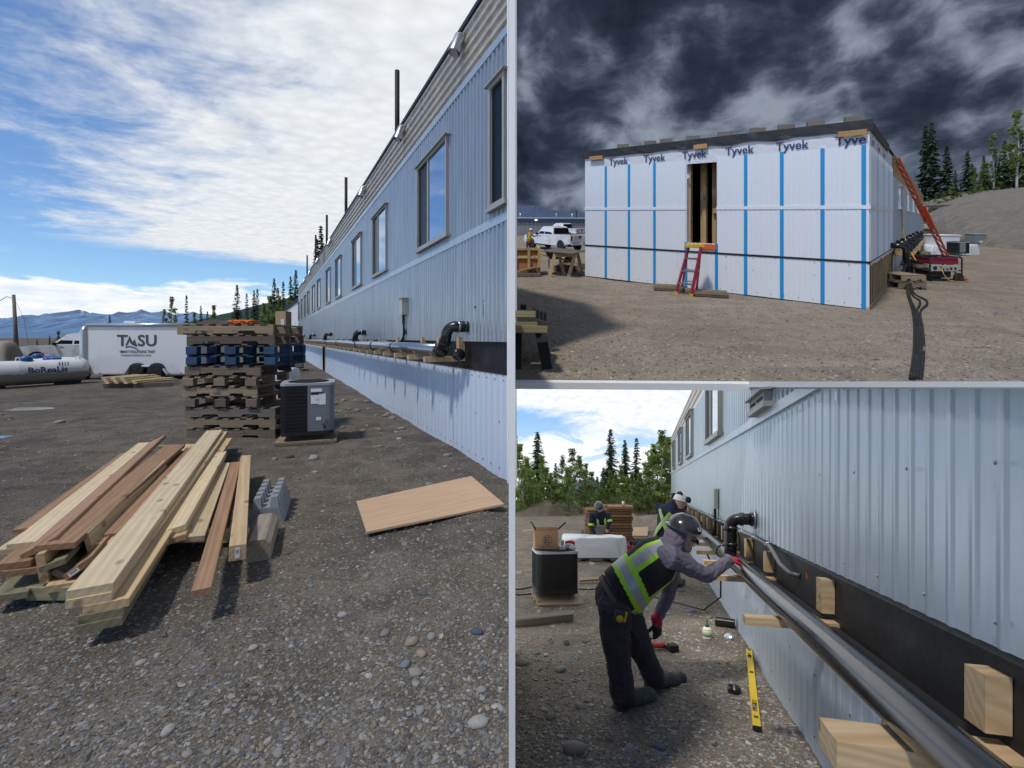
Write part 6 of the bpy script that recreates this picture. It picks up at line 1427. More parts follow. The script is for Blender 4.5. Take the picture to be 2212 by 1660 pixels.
# sawdust patch, tarpaulin heap at the far left
p = L1.g(560, 730 + 55); 
mb = MB(); mb.smooth = True; p = L1.at(8, 785, 24)
mb.grid(lambda a, b: Vector((p.x + (a - .5) * 1.3, p.y + (b - .5) * 1.2, max(0, p.z + 1.15 * (1 - abs(2 * a - 1) ** 4) * (1 - abs(2 * b - 1) ** 4) + .05 * noise.noise(Vector((a * 5, b * 5, 0)))))), 16, 12); single('tarpaulin_heap', mb, mat('tan_tarpaulin', (.33, .30, .25), .8, bump=.4, bscale=6), L1, (p.x, p.y, 0), 'tan tarpaulin-covered heap at the left edge behind the tanks', 'heap')
# wrapped end of the next building, brown crate door
p0 = L1.at(617, 742, 46); p1 = L1.at(645, 742, 42)
T = Thing('wrapped_annex', L1, (p0.x, p0.y, 0), 'white wrapped end of the next building beyond the long one', 'building'); mb = MB(); zt2 = L1.at(640, 652, 43).z
mb.add([(p0.x, p0.y, 0), (p1.x + .6, p1.y, 0), (p1.x + .6, p1.y, zt2 + .5), (p0.x, p0.y, zt2 - .6), (p0.x + 3, p0.y + 4, 0), (p0.x + 3, p0.y + 4, zt2 - .6), (p1.x + 3.6, p1.y + 4, zt2 + .5)], [(0, 1, 2, 3), (4, 0, 3, 5), (3, 2, 6, 5)]); T.part('wrapped_wall', mb, WRAP)
d = (p1 - p0).normalized()
for i in range(2): T.part('lettering', text_mb('T', 1.1, Vector((p0.x, p0.y, 3.0 - 1.4 * i)) + d * (.3 + .5 * i) + Vector((d.y, -d.x, 0)) * -.05 + Vector((0, -.08, 0)), d, (0, 0, 1), bold=.02), NAVYINK)
mb = MB(); mb.bar((p0.x, p0.y - .05, zt2 - .55), (p1.x + .6, p1.y - .05, zt2 + .55), .2, .2); T.part('roof_edge', mb, MEMB)
Yc = 38; a, b = L1.at(595, 740, Yc), L1.at(617, 678, Yc)
T = Thing('brown_crate', L1, (a.x, Yc, 0), 'tall brown crate with a small opening beside the wrapped annex', 'crate'); mb = MB(); mb.box(((a.x + b.x) / 2, Yc + .5, (b.z + .4) / 2 + .2), (b.x - a.x, 1, b.z - .4)); T.part('body', mb, PLY)
mb = MB(); mb.box(((a.x + b.x) / 2 + .18, Yc - .01, b.z - .75), (.28, .03, .6)); T.part('opening', mb, WRAP); mb = MB(); mb.box(((a.x + b.x) / 2, Yc - .02, 1.6), (b.x - a.x + .1, .05, .12)); T.part('batten', mb, PALLET)
mb = MB(); mb.box(((a.x + b.x) / 2, Yc + .5, .22), (b.x - a.x + .3, 1.2, .4)); T.part('base', mb, PALLET)
# ================================================================== things on the upper yard
def z2(zx, zy): return (1106 + .22908 * zx, 449.3 + .22908 * zy)
def z2c(zx, zy): return (1252.9 + .29297 * zx, 241.9 + .29297 * zy)
def z4(zx, zy): return (1814.6 + .35394 * zx, 241.9 + .35394 * zy)
# ------------------------------------------------------------------ body builder for people
def make_body(T, name, lofts, mats, voxel=.009, smooth=4):
    """lofts: (material, points, radii, second radii or None, reference) in world space; fused into one skin"""
    mb = MB()
    for mi, pts, ra, rb, ref in lofts:
        P = [Vector(p) for p in pts]; R = list(ra); Rb = list(rb) if rb else list(ra)
        d0 = (P[0] - P[1]).normalized(); d1 = (P[-1] - P[-2]).normalized()           # rounded ends
        P2 = [P[0] + d0 * R[0] * .62, P[0] + d0 * R[0] * .35] + P + [P[-1] + d1 * R[-1] * .35, P[-1] + d1 * R[-1] * .62]
        R2 = [R[0] * .45, R[0] * .85] + R + [R[-1] * .85, R[-1] * .45]; B2_ = [Rb[0] * .45, Rb[0] * .85] + Rb + [Rb[-1] * .85, Rb[-1] * .45]
        mb.tube(P2, R2, 12, rb=B2_, ref=ref)
    me = mb.mesh('tmp', []); ob = bpy.data.objects.new('tmp', me); COL.objects.link(ob)
    md = ob.modifiers.new('r', 'REMESH'); md.mode = 'VOXEL'; md.voxel_size = voxel
    ms = ob.modifiers.new('s', 'SMOOTH'); ms.factor = .5; ms.iterations = smooth
    dg = bpy.context.evaluated_depsgraph_get(); out = bpy.data.meshes.new_from_object(ob.evaluated_get(dg))
    bpy.data.objects.remove(ob); bpy.data.meshes.remove(me)
    n = len(out.polygons); c = np.empty(n * 3); out.polygons.foreach_get('center', c); c = c.reshape(-1, 3)
    best = np.full(n, 1e9); idx = np.zeros(n, int)
    for mi, pts, ra, rb, ref in lofts:
        for (a, b, r0, r1) in zip(pts[:-1], pts[1:], ra[:-1], ra[1:]):
            a_, b_ = np.array(a), np.array(b); d = b_ - a_; t = np.clip(((c - a_) @ d) / max(1e-9, d @ d), 0, 1)
            dist = np.linalg.norm(c - (a_ + t[:, None] * d), axis=1) - (r0 + (r1 - r0) * t)
            k = dist < best; best[k] = dist[k]; idx[k] = mi
    out.materials.clear()
    for m in mats: out.materials.append(m)
    out.polygons.foreach_set('material_index', idx.astype(np.int32)); out.polygons.foreach_set('use_smooth', np.ones(n, bool))
    V = np.empty(len(out.vertices) * 3); out.vertices.foreach_get('co', V); V = V.reshape(-1, 3) - np.array(T.b); 
    cx = V + np.array(T.b)                        # cloth folds: a little relief
    for i in range(len(V)):
        q = Vector(cx[i]); V[i] += np.array(out.vertices[i].normal) * (.009 * noise.noise(q * 12.0) + .006 * noise.noise(Vector((q.x * 22 + 3 * noise.noise(q * 6), q.y * 22, q.z * 48))))
    out.vertices.foreach_set('co', V.ravel()); out.update(); out.name = name
    o = bpy.data.objects.new(name, out); COL.objects.link(o); o.parent = T.o; return o
SKIN = mat('skin', (.52, .31, .23), .55, var=.08, spec=.4); HAIR = mat('dark_hair', (.035, .022, .016), .8); LIME = mat('lime_reflective', (.42, .75, .03), .55, var=.05); SILV = mat('silver_reflective', (.42, .43, .45), .4, var=.06, metal=.3)
ORANGEV = mat('orange_vest', (.80, .17, .03), .7); NAVY = mat('navy_cloth', (.012, .018, .045), .9, bump=.3, bscale=25); PANTS = mat('work_trousers', (.052, .047, .052), .92, var=.3, bump=.5, bscale=28, dirt=(.15, .14, .13), dscale=7, dlo=.58, dhi=.8)
SHIRT = mat('grey_violet_shirt', (.165, .148, .195), .9, var=.15, bump=.3, bscale=22); BOOT = mat('work_boot', (.085, .09, .092), .8, var=.3, bump=.3, dirt=(.14, .13, .115), dlo=.5, dhi=.8, dscale=9); GLOVE = mat('red_glove', (.50, .018, .035), .8); GLOVEB = mat('black_glove', (.02, .02, .022), .8)
VEST = mat('black_vest', (.012, .012, .013), .85, var=.3, bump=.25, bscale=24); HATB = mat('black_hard_hat', (.035, .037, .041), .25, coat=.5); HATW = mat('white_hard_hat', (.74, .74, .72), .3, coat=.4); TANP = mat('tan_trousers', (.22, .17, .12), .9, bump=.3)
def hard_hat(T, c, up, fwd, r, m, ear=None):
    """shell, brim and suspension; c centre of the head"""
    up = Vector(up).normalized(); fwd = Vector(fwd); fwd = (fwd - up * fwd.dot(up)).normalized(); sd = up.cross(fwd); c = Vector(c)
    mb = MB(); mb.smooth = True
    def sh(a, b):
        th = 2 * PI * a; ph = b * PI / 2; k = math.cos(ph); rf = 1.16 if math.cos(th) > 0 else 1.10
        ridge_ = 1 + .03 * max(0, 1 - abs(math.sin(th)) * 5) * math.sin(ph)
        return c + fwd * (math.cos(th) * r * 1.17 * k) + sd * (math.sin(th) * r * 1.0 * k) + up * (r * .98 * math.sin(ph) * ridge_ + r * .22)
    mb.grid(sh, 32, 10); h = T.part('hard_hat', mb, m, local=False)
    mb = MB(); mb.smooth = True
    mb.grid(lambda a, b: c + fwd * (math.cos(2 * PI * a) * (r * 1.17 + b * r * (.16 + .42 * max(0, math.cos(2 * PI * a)) ** 2))) + sd * (math.sin(2 * PI * a) * (r + b * r * .16)) + up * (r * .22 - b * r * .10), 32, 2); T.part('brim', mb, m, h)
    return h
def head_lofts(c, up, fwd, r, mi_skin, mi_hair=None):
    up = Vector(up).normalized(); fwd = Vector(fwd); fwd = (fwd - up * fwd.dot(up)).normalized(); c = Vector(c)
    L = [(mi_skin, [c - up * r * .75 + fwd * r * .25, c - up * r * .2 + fwd * r * .1, c + up * r * .5], [r * .62, r * .86, r * .9], None, None),
         (mi_skin, [c + fwd * r * .85 + up * r * .05, c + fwd * r * 1.14 - up * r * .28], [r * .12, r * .17], None, None),      # nose
         (mi_skin, [c - up * r * .98 + fwd * r * .62, c - up * r * .92 + fwd * r * .78], [r * .25, r * .22], None, None)]        # chin
    for s in (-1, 1):
        sd = up.cross(fwd) * s; L.append((mi_skin, [c + sd * r * .86 - up * r * .2, c + sd * r * .9 + up * r * .1], [r * .12, r * .14], None, None))
    return L
def face_bits(T, body, c, up, fwd, r, beard=True):
    up = Vector(up).normalized(); fwd = Vector(fwd); fwd = (fwd - up * fwd.dot(up)).normalized(); sd = up.cross(fwd); c = Vector(c)
    for s in (-1, 1):
        mb = MB(); mb.lathe(c + fwd * r * .84 + sd * s * r * .36 + up * r * .02, [(.001, 0), (r * .11, r * .02), (.001, r * .07)], 10, axis=fwd); T.part('eye', mb, mat('eye', (.05, .035, .03), .2), body)
    mb = MB(); mb.tube([c + fwd * r * .93 - up * r * .56 + sd * r * .26, c + fwd * r * 1.0 - up * r * .57, c + fwd * r * .93 - up * r * .56 - sd * r * .26], r * .05, 6); T.part('mouth', mb, mat('lips', (.25, .10, .08), .6), body)
    if beard:
        mb = MB(); mb.smooth = True
        mb.grid(lambda a, b: c + (fwd * math.cos((a - .5) * 2.6) + sd * math.sin((a - .5) * 2.6)) * r * (.93 - .18 * b) * (1 if abs(a - .5) > .2 else 1.06) - up * r * (.42 + .75 * b), 16, 6); T.part('beard', mb, HAIR, body)
def hand_lofts(w, d, nrm, curl, mi, s=1.0, side=1):
    """palm and five unequal fingers; w wrist, d direction, nrm palm normal; curl in radians per joint"""
    d = Vector(d).normalized(); nrm = Vector(nrm); nrm = (nrm - d * nrm.dot(d)).normalized(); sd = d.cross(nrm) * side; w = Vector(w)
    L = [(mi, [w, w + d * .045 * s, w + d * .085 * s], [.026 * s, .038 * s, .040 * s], [.02 * s, .018 * s, .016 * s], nrm)]
    for i, (o, ln) in enumerate(((-.031, .070), (-.0105, .080), (.0105, .075), (.031, .058))):
        p = w + d * .085 * s + sd * o * s; dd = d.copy(); pts = [p - d * .02 * s]; nn = nrm.copy()
        for k in range(3):
            R = Matrix.Rotation(-curl * side, 3, sd); dd = (dd * math.cos(curl) + nn * math.sin(curl)).normalized(); nn = (nn - dd * nn.dot(dd)).normalized()
            p = p + dd * ln * s * (.45, .32, .26)[k]; pts.append(p)
        L.append((mi, pts, [.0105 * s, .010 * s, .009 * s, .008 * s], None, None))
    t0 = w + d * .03 * s - sd * .032 * s; t1 = t0 + (d * .6 - sd * .75 + nrm * .3).normalized() * .04 * s; t2 = t1 + (d * .9 - sd * .1 + nrm * .55).normalized() * .035 * s
    L.append((mi, [t0, t1, t2], [.014 * s, .011 * s, .009 * s], None, None)); return L
# ------------------------------------------------------------------ pickup truck
def pickup(level, base, rz, label, scale=1.0, group=None):
    T = Thing('pickup_truck', level, base, label, 'truck', group); X = Matrix.Translation(Vector(base)) @ Matrix.Rotation(rz, 4, 'Z') @ Matrix.Scale(scale, 4)
    P = lambda nm, mb, m, par=None: T.part(nm, mb.xf(X), m, par)
    W = 1.0
    # x forward, y left, z up; lower body
    def hullx(prof, w, tp=0.0, m=None):
        mb = MB(); n = len(prof); A = [Vector((x, -w + (tp if z > 1.2 else 0), z)) for x, z in prof]; Bq = [Vector((v.x, -v.y, v.z)) for v in A]
        mb.add(A + Bq, [tuple(range(n)), tuple(range(2 * n - 1, n - 1, -1))] + [(i, n + i, n + (i + 1) % n, (i + 1) % n) for i in range(n)]); return mb
    def archp(cx, r): return [(cx + r * math.cos(t), .40 + r * math.sin(t)) for t in np.linspace(PI, 0, 9)][::-1]
    low = [(2.85, .55), (2.9, .8), (2.85, 1.12), (2.2, 1.22), (1.25, 1.25), (-.55, 1.25), (-.56, 1.30), (-2.85, 1.34), (-2.9, 1.30), (-2.9, .62)]
    bot = [(-2.3, .55)] + [(x, z) for x, z in archp(-1.75, .46)][::-1] + [(1.4, .5)] + [(x, z) for x, z in archp(1.9, .46)][::-1]
    bt = [(-2.9, .62), (-2.25, .55)] + [(-1.75 + .47 * math.cos(t), .42 + .47 * math.sin(t)) for t in np.linspace(PI, 0, 9)] + [(1.42, .5)] + [(1.9 + .47 * math.cos(t), .42 + .47 * math.sin(t)) for t in np.linspace(PI, 0, 9)] + [(2.85, .55)]
    prof = bt + low[1:-1]
    mb = hullx(prof[::-1], .98); tf = bmesh.new(); DIRTY = mat('dusty_white_paint', (.74, .74, .73), .35, coat=.4, dirt=(.40, .36, .29), dscale=.9, dlo=.45, dhi=.7)
    P('body', mb, DIRTY)
    cab = [(1.30, 1.24), (.62, 1.86), (.35, 1.92), (-.45, 1.92), (-.72, 1.84), (-.82, 1.26)]
    mb = MB(); n = len(cab); A = [Vector((x, -.92 + (.14 if z > 1.5 else 0), z)) for x, z in cab]; Bq = [Vector((v.x, -v.y, v.z)) for v in A]; mb.add(A + Bq, [tuple(range(n - 1, -1, -1)), tuple(range(n, 2 * n))] + [(i, (i + 1) % n, n + (i + 1) % n, n + i) for i in range(n)]); c = P('cab', mb, WHITEPAINT)
    for s in (-1, 1):
        for pts in (((1.08, 1.30), (.60, 1.78), (.30, 1.82), (.30, 1.30)), ((.22, 1.30), (.22, 1.82), (-.42, 1.82), (-.60, 1.74), (-.66, 1.30))):
            mb = MB(); q = [Vector((x, s * (.93 - .145 * max(0, (z - 1.26)) / .5 + .002), z)) for x, z in pts]; mb.add(q, [tuple(range(len(q)))]); P('side_window', mb, GLASSD, c)
        mb = MB(); mb.box((1.05, s * 1.06, 1.30), (.10, .2, .16)); P('mirror', mb, BLACKM, c)
        mb = MB(); mb.box((-2.905, s * .87, 1.05), (.04, .2, .32)); P('tail_light', mb, mat('red_lamp', (.35, .01, .02), .2))
        mb = MB(); mb.box((2.86, s * .78, 1.0), (.1, .34, .18)); P('headlight', mb, GALV)
        for x in (.75, -.20): mb = MB(); mb.box((x, s * .985, 1.12), (.16, .02, .035)); P('door_handle', mb, BLACKM)
        for x in (1.9, -1.75):
            cx = X @ Vector((x, s * .86, .40)); ax = (X.to_3x3() @ Vector((0, s, 0))).normalized(); wheel(T, cx, .40 * scale, ax, .26 * scale, mat('alloy', (.30, .30, .30), .4, metal=.6))
    mb = MB(); q = [Vector((x, y, z)) for x, y, z in ((-.735, -.76, 1.80), (-.735, .76, 1.80), (-.83, .84, 1.34), (-.83, -.84, 1.34))]; mb.add([v - Vector((.012, 0, 0)) for v in q], [(0, 1, 2, 3)]); P('rear_window', mb, GLASSD, c)
    mb = MB(); mb.add([(1.29, -.84, 1.29), (1.29, .84, 1.29), (.68, .74, 1.83), (.68, -.74, 1.83)], [(0, 1, 2, 3)]); mb.v = [v + Vector((.012, 0, .012)) for v in mb.v]; P('windscreen', mb, GLASSD, c)
    mb = MB(); mb.box((-1.72, 0, 1.345), (2.0, 1.62, .02)); P('bed_floor', mb, BLACKM)
    mb = MB(); mb.bevbox((-2.91, 0, 1.02), (.05, 1.5, .56), .02); tg = P('tailgate', mb, DIRTY); mb = MB(); mb.box((-2.945, 0, 1.18), (.02, .34, .10)); P('tailgate_handle', mb, BLACKM, tg)
    mb = MB(); mb.lathe((-2.95, 0, 1.06), [(.001, .004), (.09, .003), (.09, 0)], 16, axis=(-1, 0, 0)); P('badge', mb, mat('navy_badge', (.01, .02, .08), .3), tg)
    mb = MB(); mb.bevbox((-3.0, 0, .62), (.18, 1.9, .2), .03); P('rear_bumper', mb, GALV); mb = MB(); mb.box((-3.1, 0, .66), (.02, .32, .14)); P('number_plate', mb, WHITEBOARD)
    mb = MB(); mb.bevbox((2.93, 0, .62), (.16, 1.95, .24), .03); P('front_bumper', mb, GALV); mb = MB(); mb.box((0, 0, .45), (4.6, 1.2, .2)); P('chassis', mb, BLACKM)
    mb = MB(); mb.box((-.3, 0, 1.94), (.12, .4, .03)); P('roof_light', mb, mat('red_lamp', (.35, .01, .02)))
    return T
def dipz(p): return hgt2(p.x, p.y)
c = Vector((3.55, 38.3, 0)); c.z = hgt2(c.x, c.y)
pickup(L2, c, 2.2, 'dusty white pickup truck parked beyond the sawhorse table')
c2_ = L2.at(1216, 520, 58.0); c2_.z = hgt2(c2_.x, c2_.y); pickup(L2, c2_, PI - .8, 'second white pickup farther back, mostly hidden by the first')
p = L1.at(170, 776, 27); pickup(L1, (p.x + .6, p.y, 0), PI + .25, 'white pickup nose showing behind the cargo trailer')
# person in the orange vest beside the truck
Yq = 33.0
def A2(u, v, Y=Yq): return L2.w(L2.at(u, v, Y))
fz = hgt2((1142 - CX) / F * Yq, Yq); ft = L2.w(((1142 - CX) / F * Yq, Yq, fz))
def rel(x, y, z): return ft + Vector((x, y, z))
T = Thing('person', L0, ft, 'person in an orange hi-vis vest and white hard hat leaning at the pickup window', 'person')
lofts = [(0, [rel(-.10, 0, .05), rel(-.10, .02, .48), rel(-.08, 0, .92)], [.06, .075, .10], None, None), (0, [rel(.12, .1, .05), rel(.11, .1, .48), rel(.07, .02, .92)], [.06, .075, .10], None, None),
         (1, [rel(0, 0, .95), rel(.03, 0, 1.2), rel(.08, 0, 1.45)], [.16, .17, .15], [.12, .13, .12], (0, 1, 0)), (3, [rel(.10, 0, 1.5), rel(.13, 0, 1.6)], [.055, .055], None, None),
         (2, [rel(.20, -.05, 1.42), rel(.36, -.02, 1.25), rel(.62, .05, 1.33)], [.06, .05, .04], None, None), (2, [rel(-.06, -.05, 1.42), rel(-.12, -.1, 1.2), rel(.05, -.1, 1.05)], [.06, .05, .04], None, None), (4, [rel(-.11, .0, .05), rel(-.02, -.12, .05)], [.055, .05], None, None), (4, [rel(.12, .1, .05), rel(.22, 0, .05)], [.055, .05], None, None)]
lofts += head_lofts(rel(.17, 0, 1.68), (0, 0, 1), (1, .3, 0), .105, 3) + hand_lofts(rel(.62, .05, 1.33), (1, .2, 0), (0, 0, -1), .3, 3)
bd = make_body(T, 'body', lofts, [PANTS, ORANGEV, SHIRT, SKIN, BOOT], .02, 2)
mb = MB(); mb.tube([rel(0, 0, 1.02), rel(.005, 0, 1.07)], .185, 18, rb=.15, ref=(0, 1, 0)); T.part('vest_band', mb, LIME, bd)
for s in (-1, 1): mb = MB(); mb.bar(rel(.0 - s * .10, -.14, 1.08), rel(.06 + s * .10, -.145, 1.42), .05, .02, (0, -1, 0)); T.part('vest_stripe', mb, LIME, bd)
hard_hat(T, rel(.17, 0, 1.69), (0, 0, 1), (1, .3, 0), .12, HATW)
# ------------------------------------------------------------------ far building
Yf = 66.0
a, b = L2.at(1040, 517, Yf), L2.at(1400, 517, Yf); zt_ = L2.at(1150, 480, Yf).z; zr_ = L2.at(1150, 472.5, Yf).z; zb_ = a.z
T = Thing('far_building', L2, (a.x, Yf, zb_), 'long low grey building with a dark blue roof edge beyond the trucks', 'building')
mb = MB()
n = 40
for i in range(n):
    x0_, x1_ = a.x + (b.x - a.x) * i / n, a.x + (b.x - a.x) * (i + 1) / n
    mb = MB(); mb.box(((x0_ + x1_) / 2, Yf, (zb_ + zt_) / 2), (x1_ - x0_ - .03, .1 + .03 * (i % 2), zt_ - zb_)); T.part('wall_sheet', mb, mat('grey_sheet', (.20, .215, .235), .5))
mb = MB(); mb.box(((a.x + b.x) / 2, Yf - .05, (zt_ + zr_) / 2), (b.x - a.x, .4, zr_ - zt_)); T.part('roof_edge', mb, mat('blue_sheet', (.015, .04, .12), .5)); mb = MB(); mb.box(((a.x + b.x) / 2, Yf + 4, zr_ + .05), (b.x - a.x, 8, .12)); T.part('roof', mb, GALV)
for u in (1124, 1202, 1236): q = L2.at(u, 472, Yf + 1); mb = MB(); mb.cyl((q.x, q.y, zr_), (q.x, q.y, zr_ + .75), .09, 8); T.part('vent_stack', mb, GALV)
q = L2.at(1158, 475.5, Yf - .3); mb = MB(); mb.box(q, (.28, .12, .18)); T.part('flood_lamp', mb, mat('lit_lamp', (.9, .9, .8), .5, emit=((1, .93, .75), 4.0)))
q = L2.at(1245, 462, 120); T = Thing('utility_pole', L2, (q.x, q.y, 0), 'thin utility pole on the skyline left of the wrapped building', 'pole'); mb = MB(); mb.cyl(L2.at(1245, 470, 120), L2.at(1245, 455, 120), .14, 6); T.part('pole', mb, BLACKM); mb = MB(); mb.bar(L2.at(1242, 457, 120), L2.at(1248, 457, 120), .1, .1); T.part('cross_arm', mb, BLACKM)
# ------------------------------------------------------------------ crate, sawhorse table, wheelbarrow
Yc = 12.9
p0, p1 = L2.at(1108, 596, Yc), L2.at(1166, 596, Yc); zt_ = L2.at(1150, 536, Yc).z; ORPLY = wood('orange_plywood', (.52, .25, .09), (.36, .16, .05), knots=False)
p0.x = max(p0.x, .05); T = Thing('plywood_crate', L2, (p1.x - .3, Yc, 0), 'open plywood crate with pine frame at the left edge of the upper yard', 'crate')
mb = MB(); mb.box(((p0.x + p1.x) / 2, Yc + .03, zt_ / 2), (p1.x - p0.x, .02, zt_)); T.part('panel', mb, ORPLY)
for i, t in enumerate((.04, .58, .97)): mb = MB(); x = p0.x + (p1.x - p0.x) * t; mb.box((x, Yc - .02, zt_ / 2), (.075, .06, zt_)); T.part('upright', mb, STUD)
for z in (zt_ - .03, zt_ * .66, .05): mb = MB(); mb.box(((p0.x + p1.x) / 2, Yc - .012, z), (p1.x - p0.x, .035, .06)); T.part('rail', mb, PINE)
mb = MB(); mb.box((p1.x - .02, Yc + .42, zt_ / 2), (.05, .85, zt_)); T.part('end_panel', mb, PINE)
mb = MB(); mb.box(((p0.x + p1.x) / 2, Yc - .12, .05), (p1.x - p0.x, .35, .08)); T.part('base', mb, PALLET)
for i in range(4): board_obj('offcut', L2.w((p0.x + .1 + i * .1, Yc - .16 - .02 * i, .13 + .03 * i)), L2.w((p0.x + .42 + i * .1, Yc - .1 + .02 * i, .15 + .03 * i)), .1, .035, PINE, label=('lowest', 'second', 'third', 'topmost')[i] + ' offcut heaped in the plywood crate', cat='offcut', group='offcuts in the plywood crate')
mb = MB(); mb.box((p1.x - .16, Yc - .16, .15), (.11, .08, .07)); single('toolbox', mb, BLACKM, L2, (p1.x - .16, Yc - .16, .12), 'small black box lying at the foot of the plywood crate', 'box')
T = Thing('work_table', L2, L2.g(1225, 598), 'grey board table resting on a pine sawhorse beside the crate', 'table')
Yw = 12.8; zt_ = L2.at(1210, 547, Yw).z
mb = MB(); q = [L2.at(1168, 553, 13.0), L2.at(1235, 546, 12.2), L2.at(1266, 541, 13.2), L2.at(1200, 546, 14.4)]; m_ = sum((v.z for v in q)) / 4; q = [Vector((v.x, v.y, zt_ + .02)) for v in q]; mb.prism(q, (0, 0, .018)); T.part('table_top', mb, mat('grey_board', (.13, .115, .10), .8))
mb = MB(); mb.bar(L2.at(1198, 552, 12.7), L2.at(1247, 551, 12.7), .045, .09); T.part('top_rail', mb, PINE)
for (ua, va), (ub, vb) in (((1199, 548), (1187, 598)), ((1207, 550), (1219, 594)), ((1243, 548), (1228, 598)), ((1247, 547), (1259, 595))):
    gq = L2.g(ub, vb); tq = L2.at(ua, va, gq.y + .02); mb = MB(); mb.bar(gq, tq, .09, .04, (0, 1, 0)); T.part('leg', mb, PINE)
wq = L2.g(1203, 582); T = Thing('wheelbarrow', L2, wq, 'black wheelbarrow standing behind the sawhorse', 'wheelbarrow'); x, y = wq.x, wq.y + .5
mb = MB(); mb.add([(x - .35, y - .25, .52), (x + .35, y - .25, .52), (x + .35, y + .25, .52), (x - .35, y + .25, .52), (x - .18, y - .15, .28), (x + .12, y - .15, .28), (x + .12, y + .15, .28), (x - .18, y + .15, .28)], [(0, 4, 5, 1), (1, 5, 6, 2), (2, 6, 7, 3), (3, 7, 4, 0), (4, 7, 6, 5)]); T.part('tray', mb, BLACKP)
for s in (-.2, .2): mb = MB(); mb.bar((x - .6, y + s, .45), (x + .42, y + s * .3, .22), .035, .035); T.part('handle', mb, mat('yellow_handle', (.55, .35, .03), .6)); mb = MB(); mb.bar((x - .2, y + s, .3), (x - .22, y + s, .0), .02, .02); T.part('leg', mb, DKMET)
wheel(T, (x + .45, y, .19), .19, (0, -1, 0), .08)
for i, (u, v) in enumerate(((1225, 588), (1240, 583))): q = L2.g(u, v); pallet(L2, (q.x, q.y + .5, 0), .05, .75, .5, PALLETL, ('near', 'far')[i] + ' low pallet on the ground behind the sawhorse', 'low pallets behind the sawhorse')
# ------------------------------------------------------------------ step ladder and low pallets
RED = mat('red_fibreglass', (.30, .012, .035), .45); YEL = mat('yellow_plastic', (.80, .48, .02), .5)
Yl = L2.g(1476, 638).y
T = Thing('step_ladder', L2, L2.g(1476, 638), 'red fibreglass step ladder with yellow top below the open doorway', 'ladder')
fl, fr = L2.g(*z2c(705, 1345)), L2.g(*z2c(818, 1362)); tl, tr_ = L2.at(*z2c(800, 1000), fl.y + .22), L2.at(*z2c(893, 1000), fr.y + .22)
bl, br = L2.g(*z2c(742, 1325)), L2.g(*z2c(852, 1347)); bl.y += .12; br.y += .12; bl = L2.g(*z2c(748, 1318)); br = L2.g(*z2c(856, 1340))
for a, b, nm, w in ((fl, tl, 'front_rail', .07), (fr, tr_, 'front_rail', .07), (bl, tl + Vector((.02, .06, 0)), 'rear_rail', .05), (br, tr_ + Vector((.02, .06, 0)), 'rear_rail', .05)):
    mb = MB(); mb.bar(a, b, w * .6, w, (0, 1, 0)); r_ = T.part(nm, mb, RED); mb = MB(); mb.box(a + Vector((0, 0, .025)), (.06, .07, .06)); T.part('foot', mb, YEL, r_)
for t in (.24, .50, .76): a, b = fl.lerp(tl, t), fr.lerp(tr_, t); mb = MB(); mb.bar(a, b, .10, .035); T.part('step', mb, GALV)
for t in (.24, .5): a, b = bl.lerp(tl, t), br.lerp(tr_, t); mb = MB(); mb.bar(a, b, .02, .02); T.part('brace', mb, GALV)
mb = MB(); c_ = (tl + tr_) / 2 + Vector((0, .03, .03)); mb.bevbox(c_, ((tr_ - tl).length + .05, .18, .075), .012); T.part('top_cap', mb, YEL)
for i, (u, v, w, lb) in enumerate(((1450, 629, .62, 'small low pallet left of the step ladder'), (1541, 642, .62, 'small low pallet right of the step ladder'))): q = L2.g(u, v); wood_pad(L2, (q.x + .02, q.y + .20, .004), -.35, w, .66, lb, 4)
# ------------------------------------------------------------------ extension ladder
ORG = mat('orange_fibreglass', (.80, .10, .02), .45)
a, b = L2.g(2057.6, 584), L2.at(1937, 332, 13.0)
T = Thing('extension_ladder', L2, a, 'long orange extension ladder leaning against the side of the wrapped building', 'ladder'); d = (b - a).normalized(); sd = d.cross(Vector((0, -1, .1))).normalized(); sd = Vector((.50, .87, 0)); sd = (sd - d * sd.dot(d)).normalized(); nn = d.cross(sd)
L = (b - a).length
for s in (-1, 1):
    mb = MB(); mb.bar(a + sd * s * .2, a + d * L * .62 + sd * s * .2, .05, .03, sd); T.part('base_rail', mb, ORG); mb = MB(); mb.bar(a + d * L * .42 + sd * s * .17 + nn * .05, b + sd * s * .17 + nn * .05, .05, .028, sd); T.part('fly_rail', mb, ORG)
k = 0.3
while k < L - .1: mb = MB(); mb.cyl(a + d * k - sd * .19 + nn * (.05 if k > L * .6 else 0), a + d * k + sd * .19 + nn * (.05 if k > L * .6 else 0), .018, 6); T.part('rung', mb, DKMET); k += .31
for t in (.44, .60): mb = MB(); mb.box(a + d * L * t, (.12, .3, .06)); T.part('rung_lock', mb, GALV)
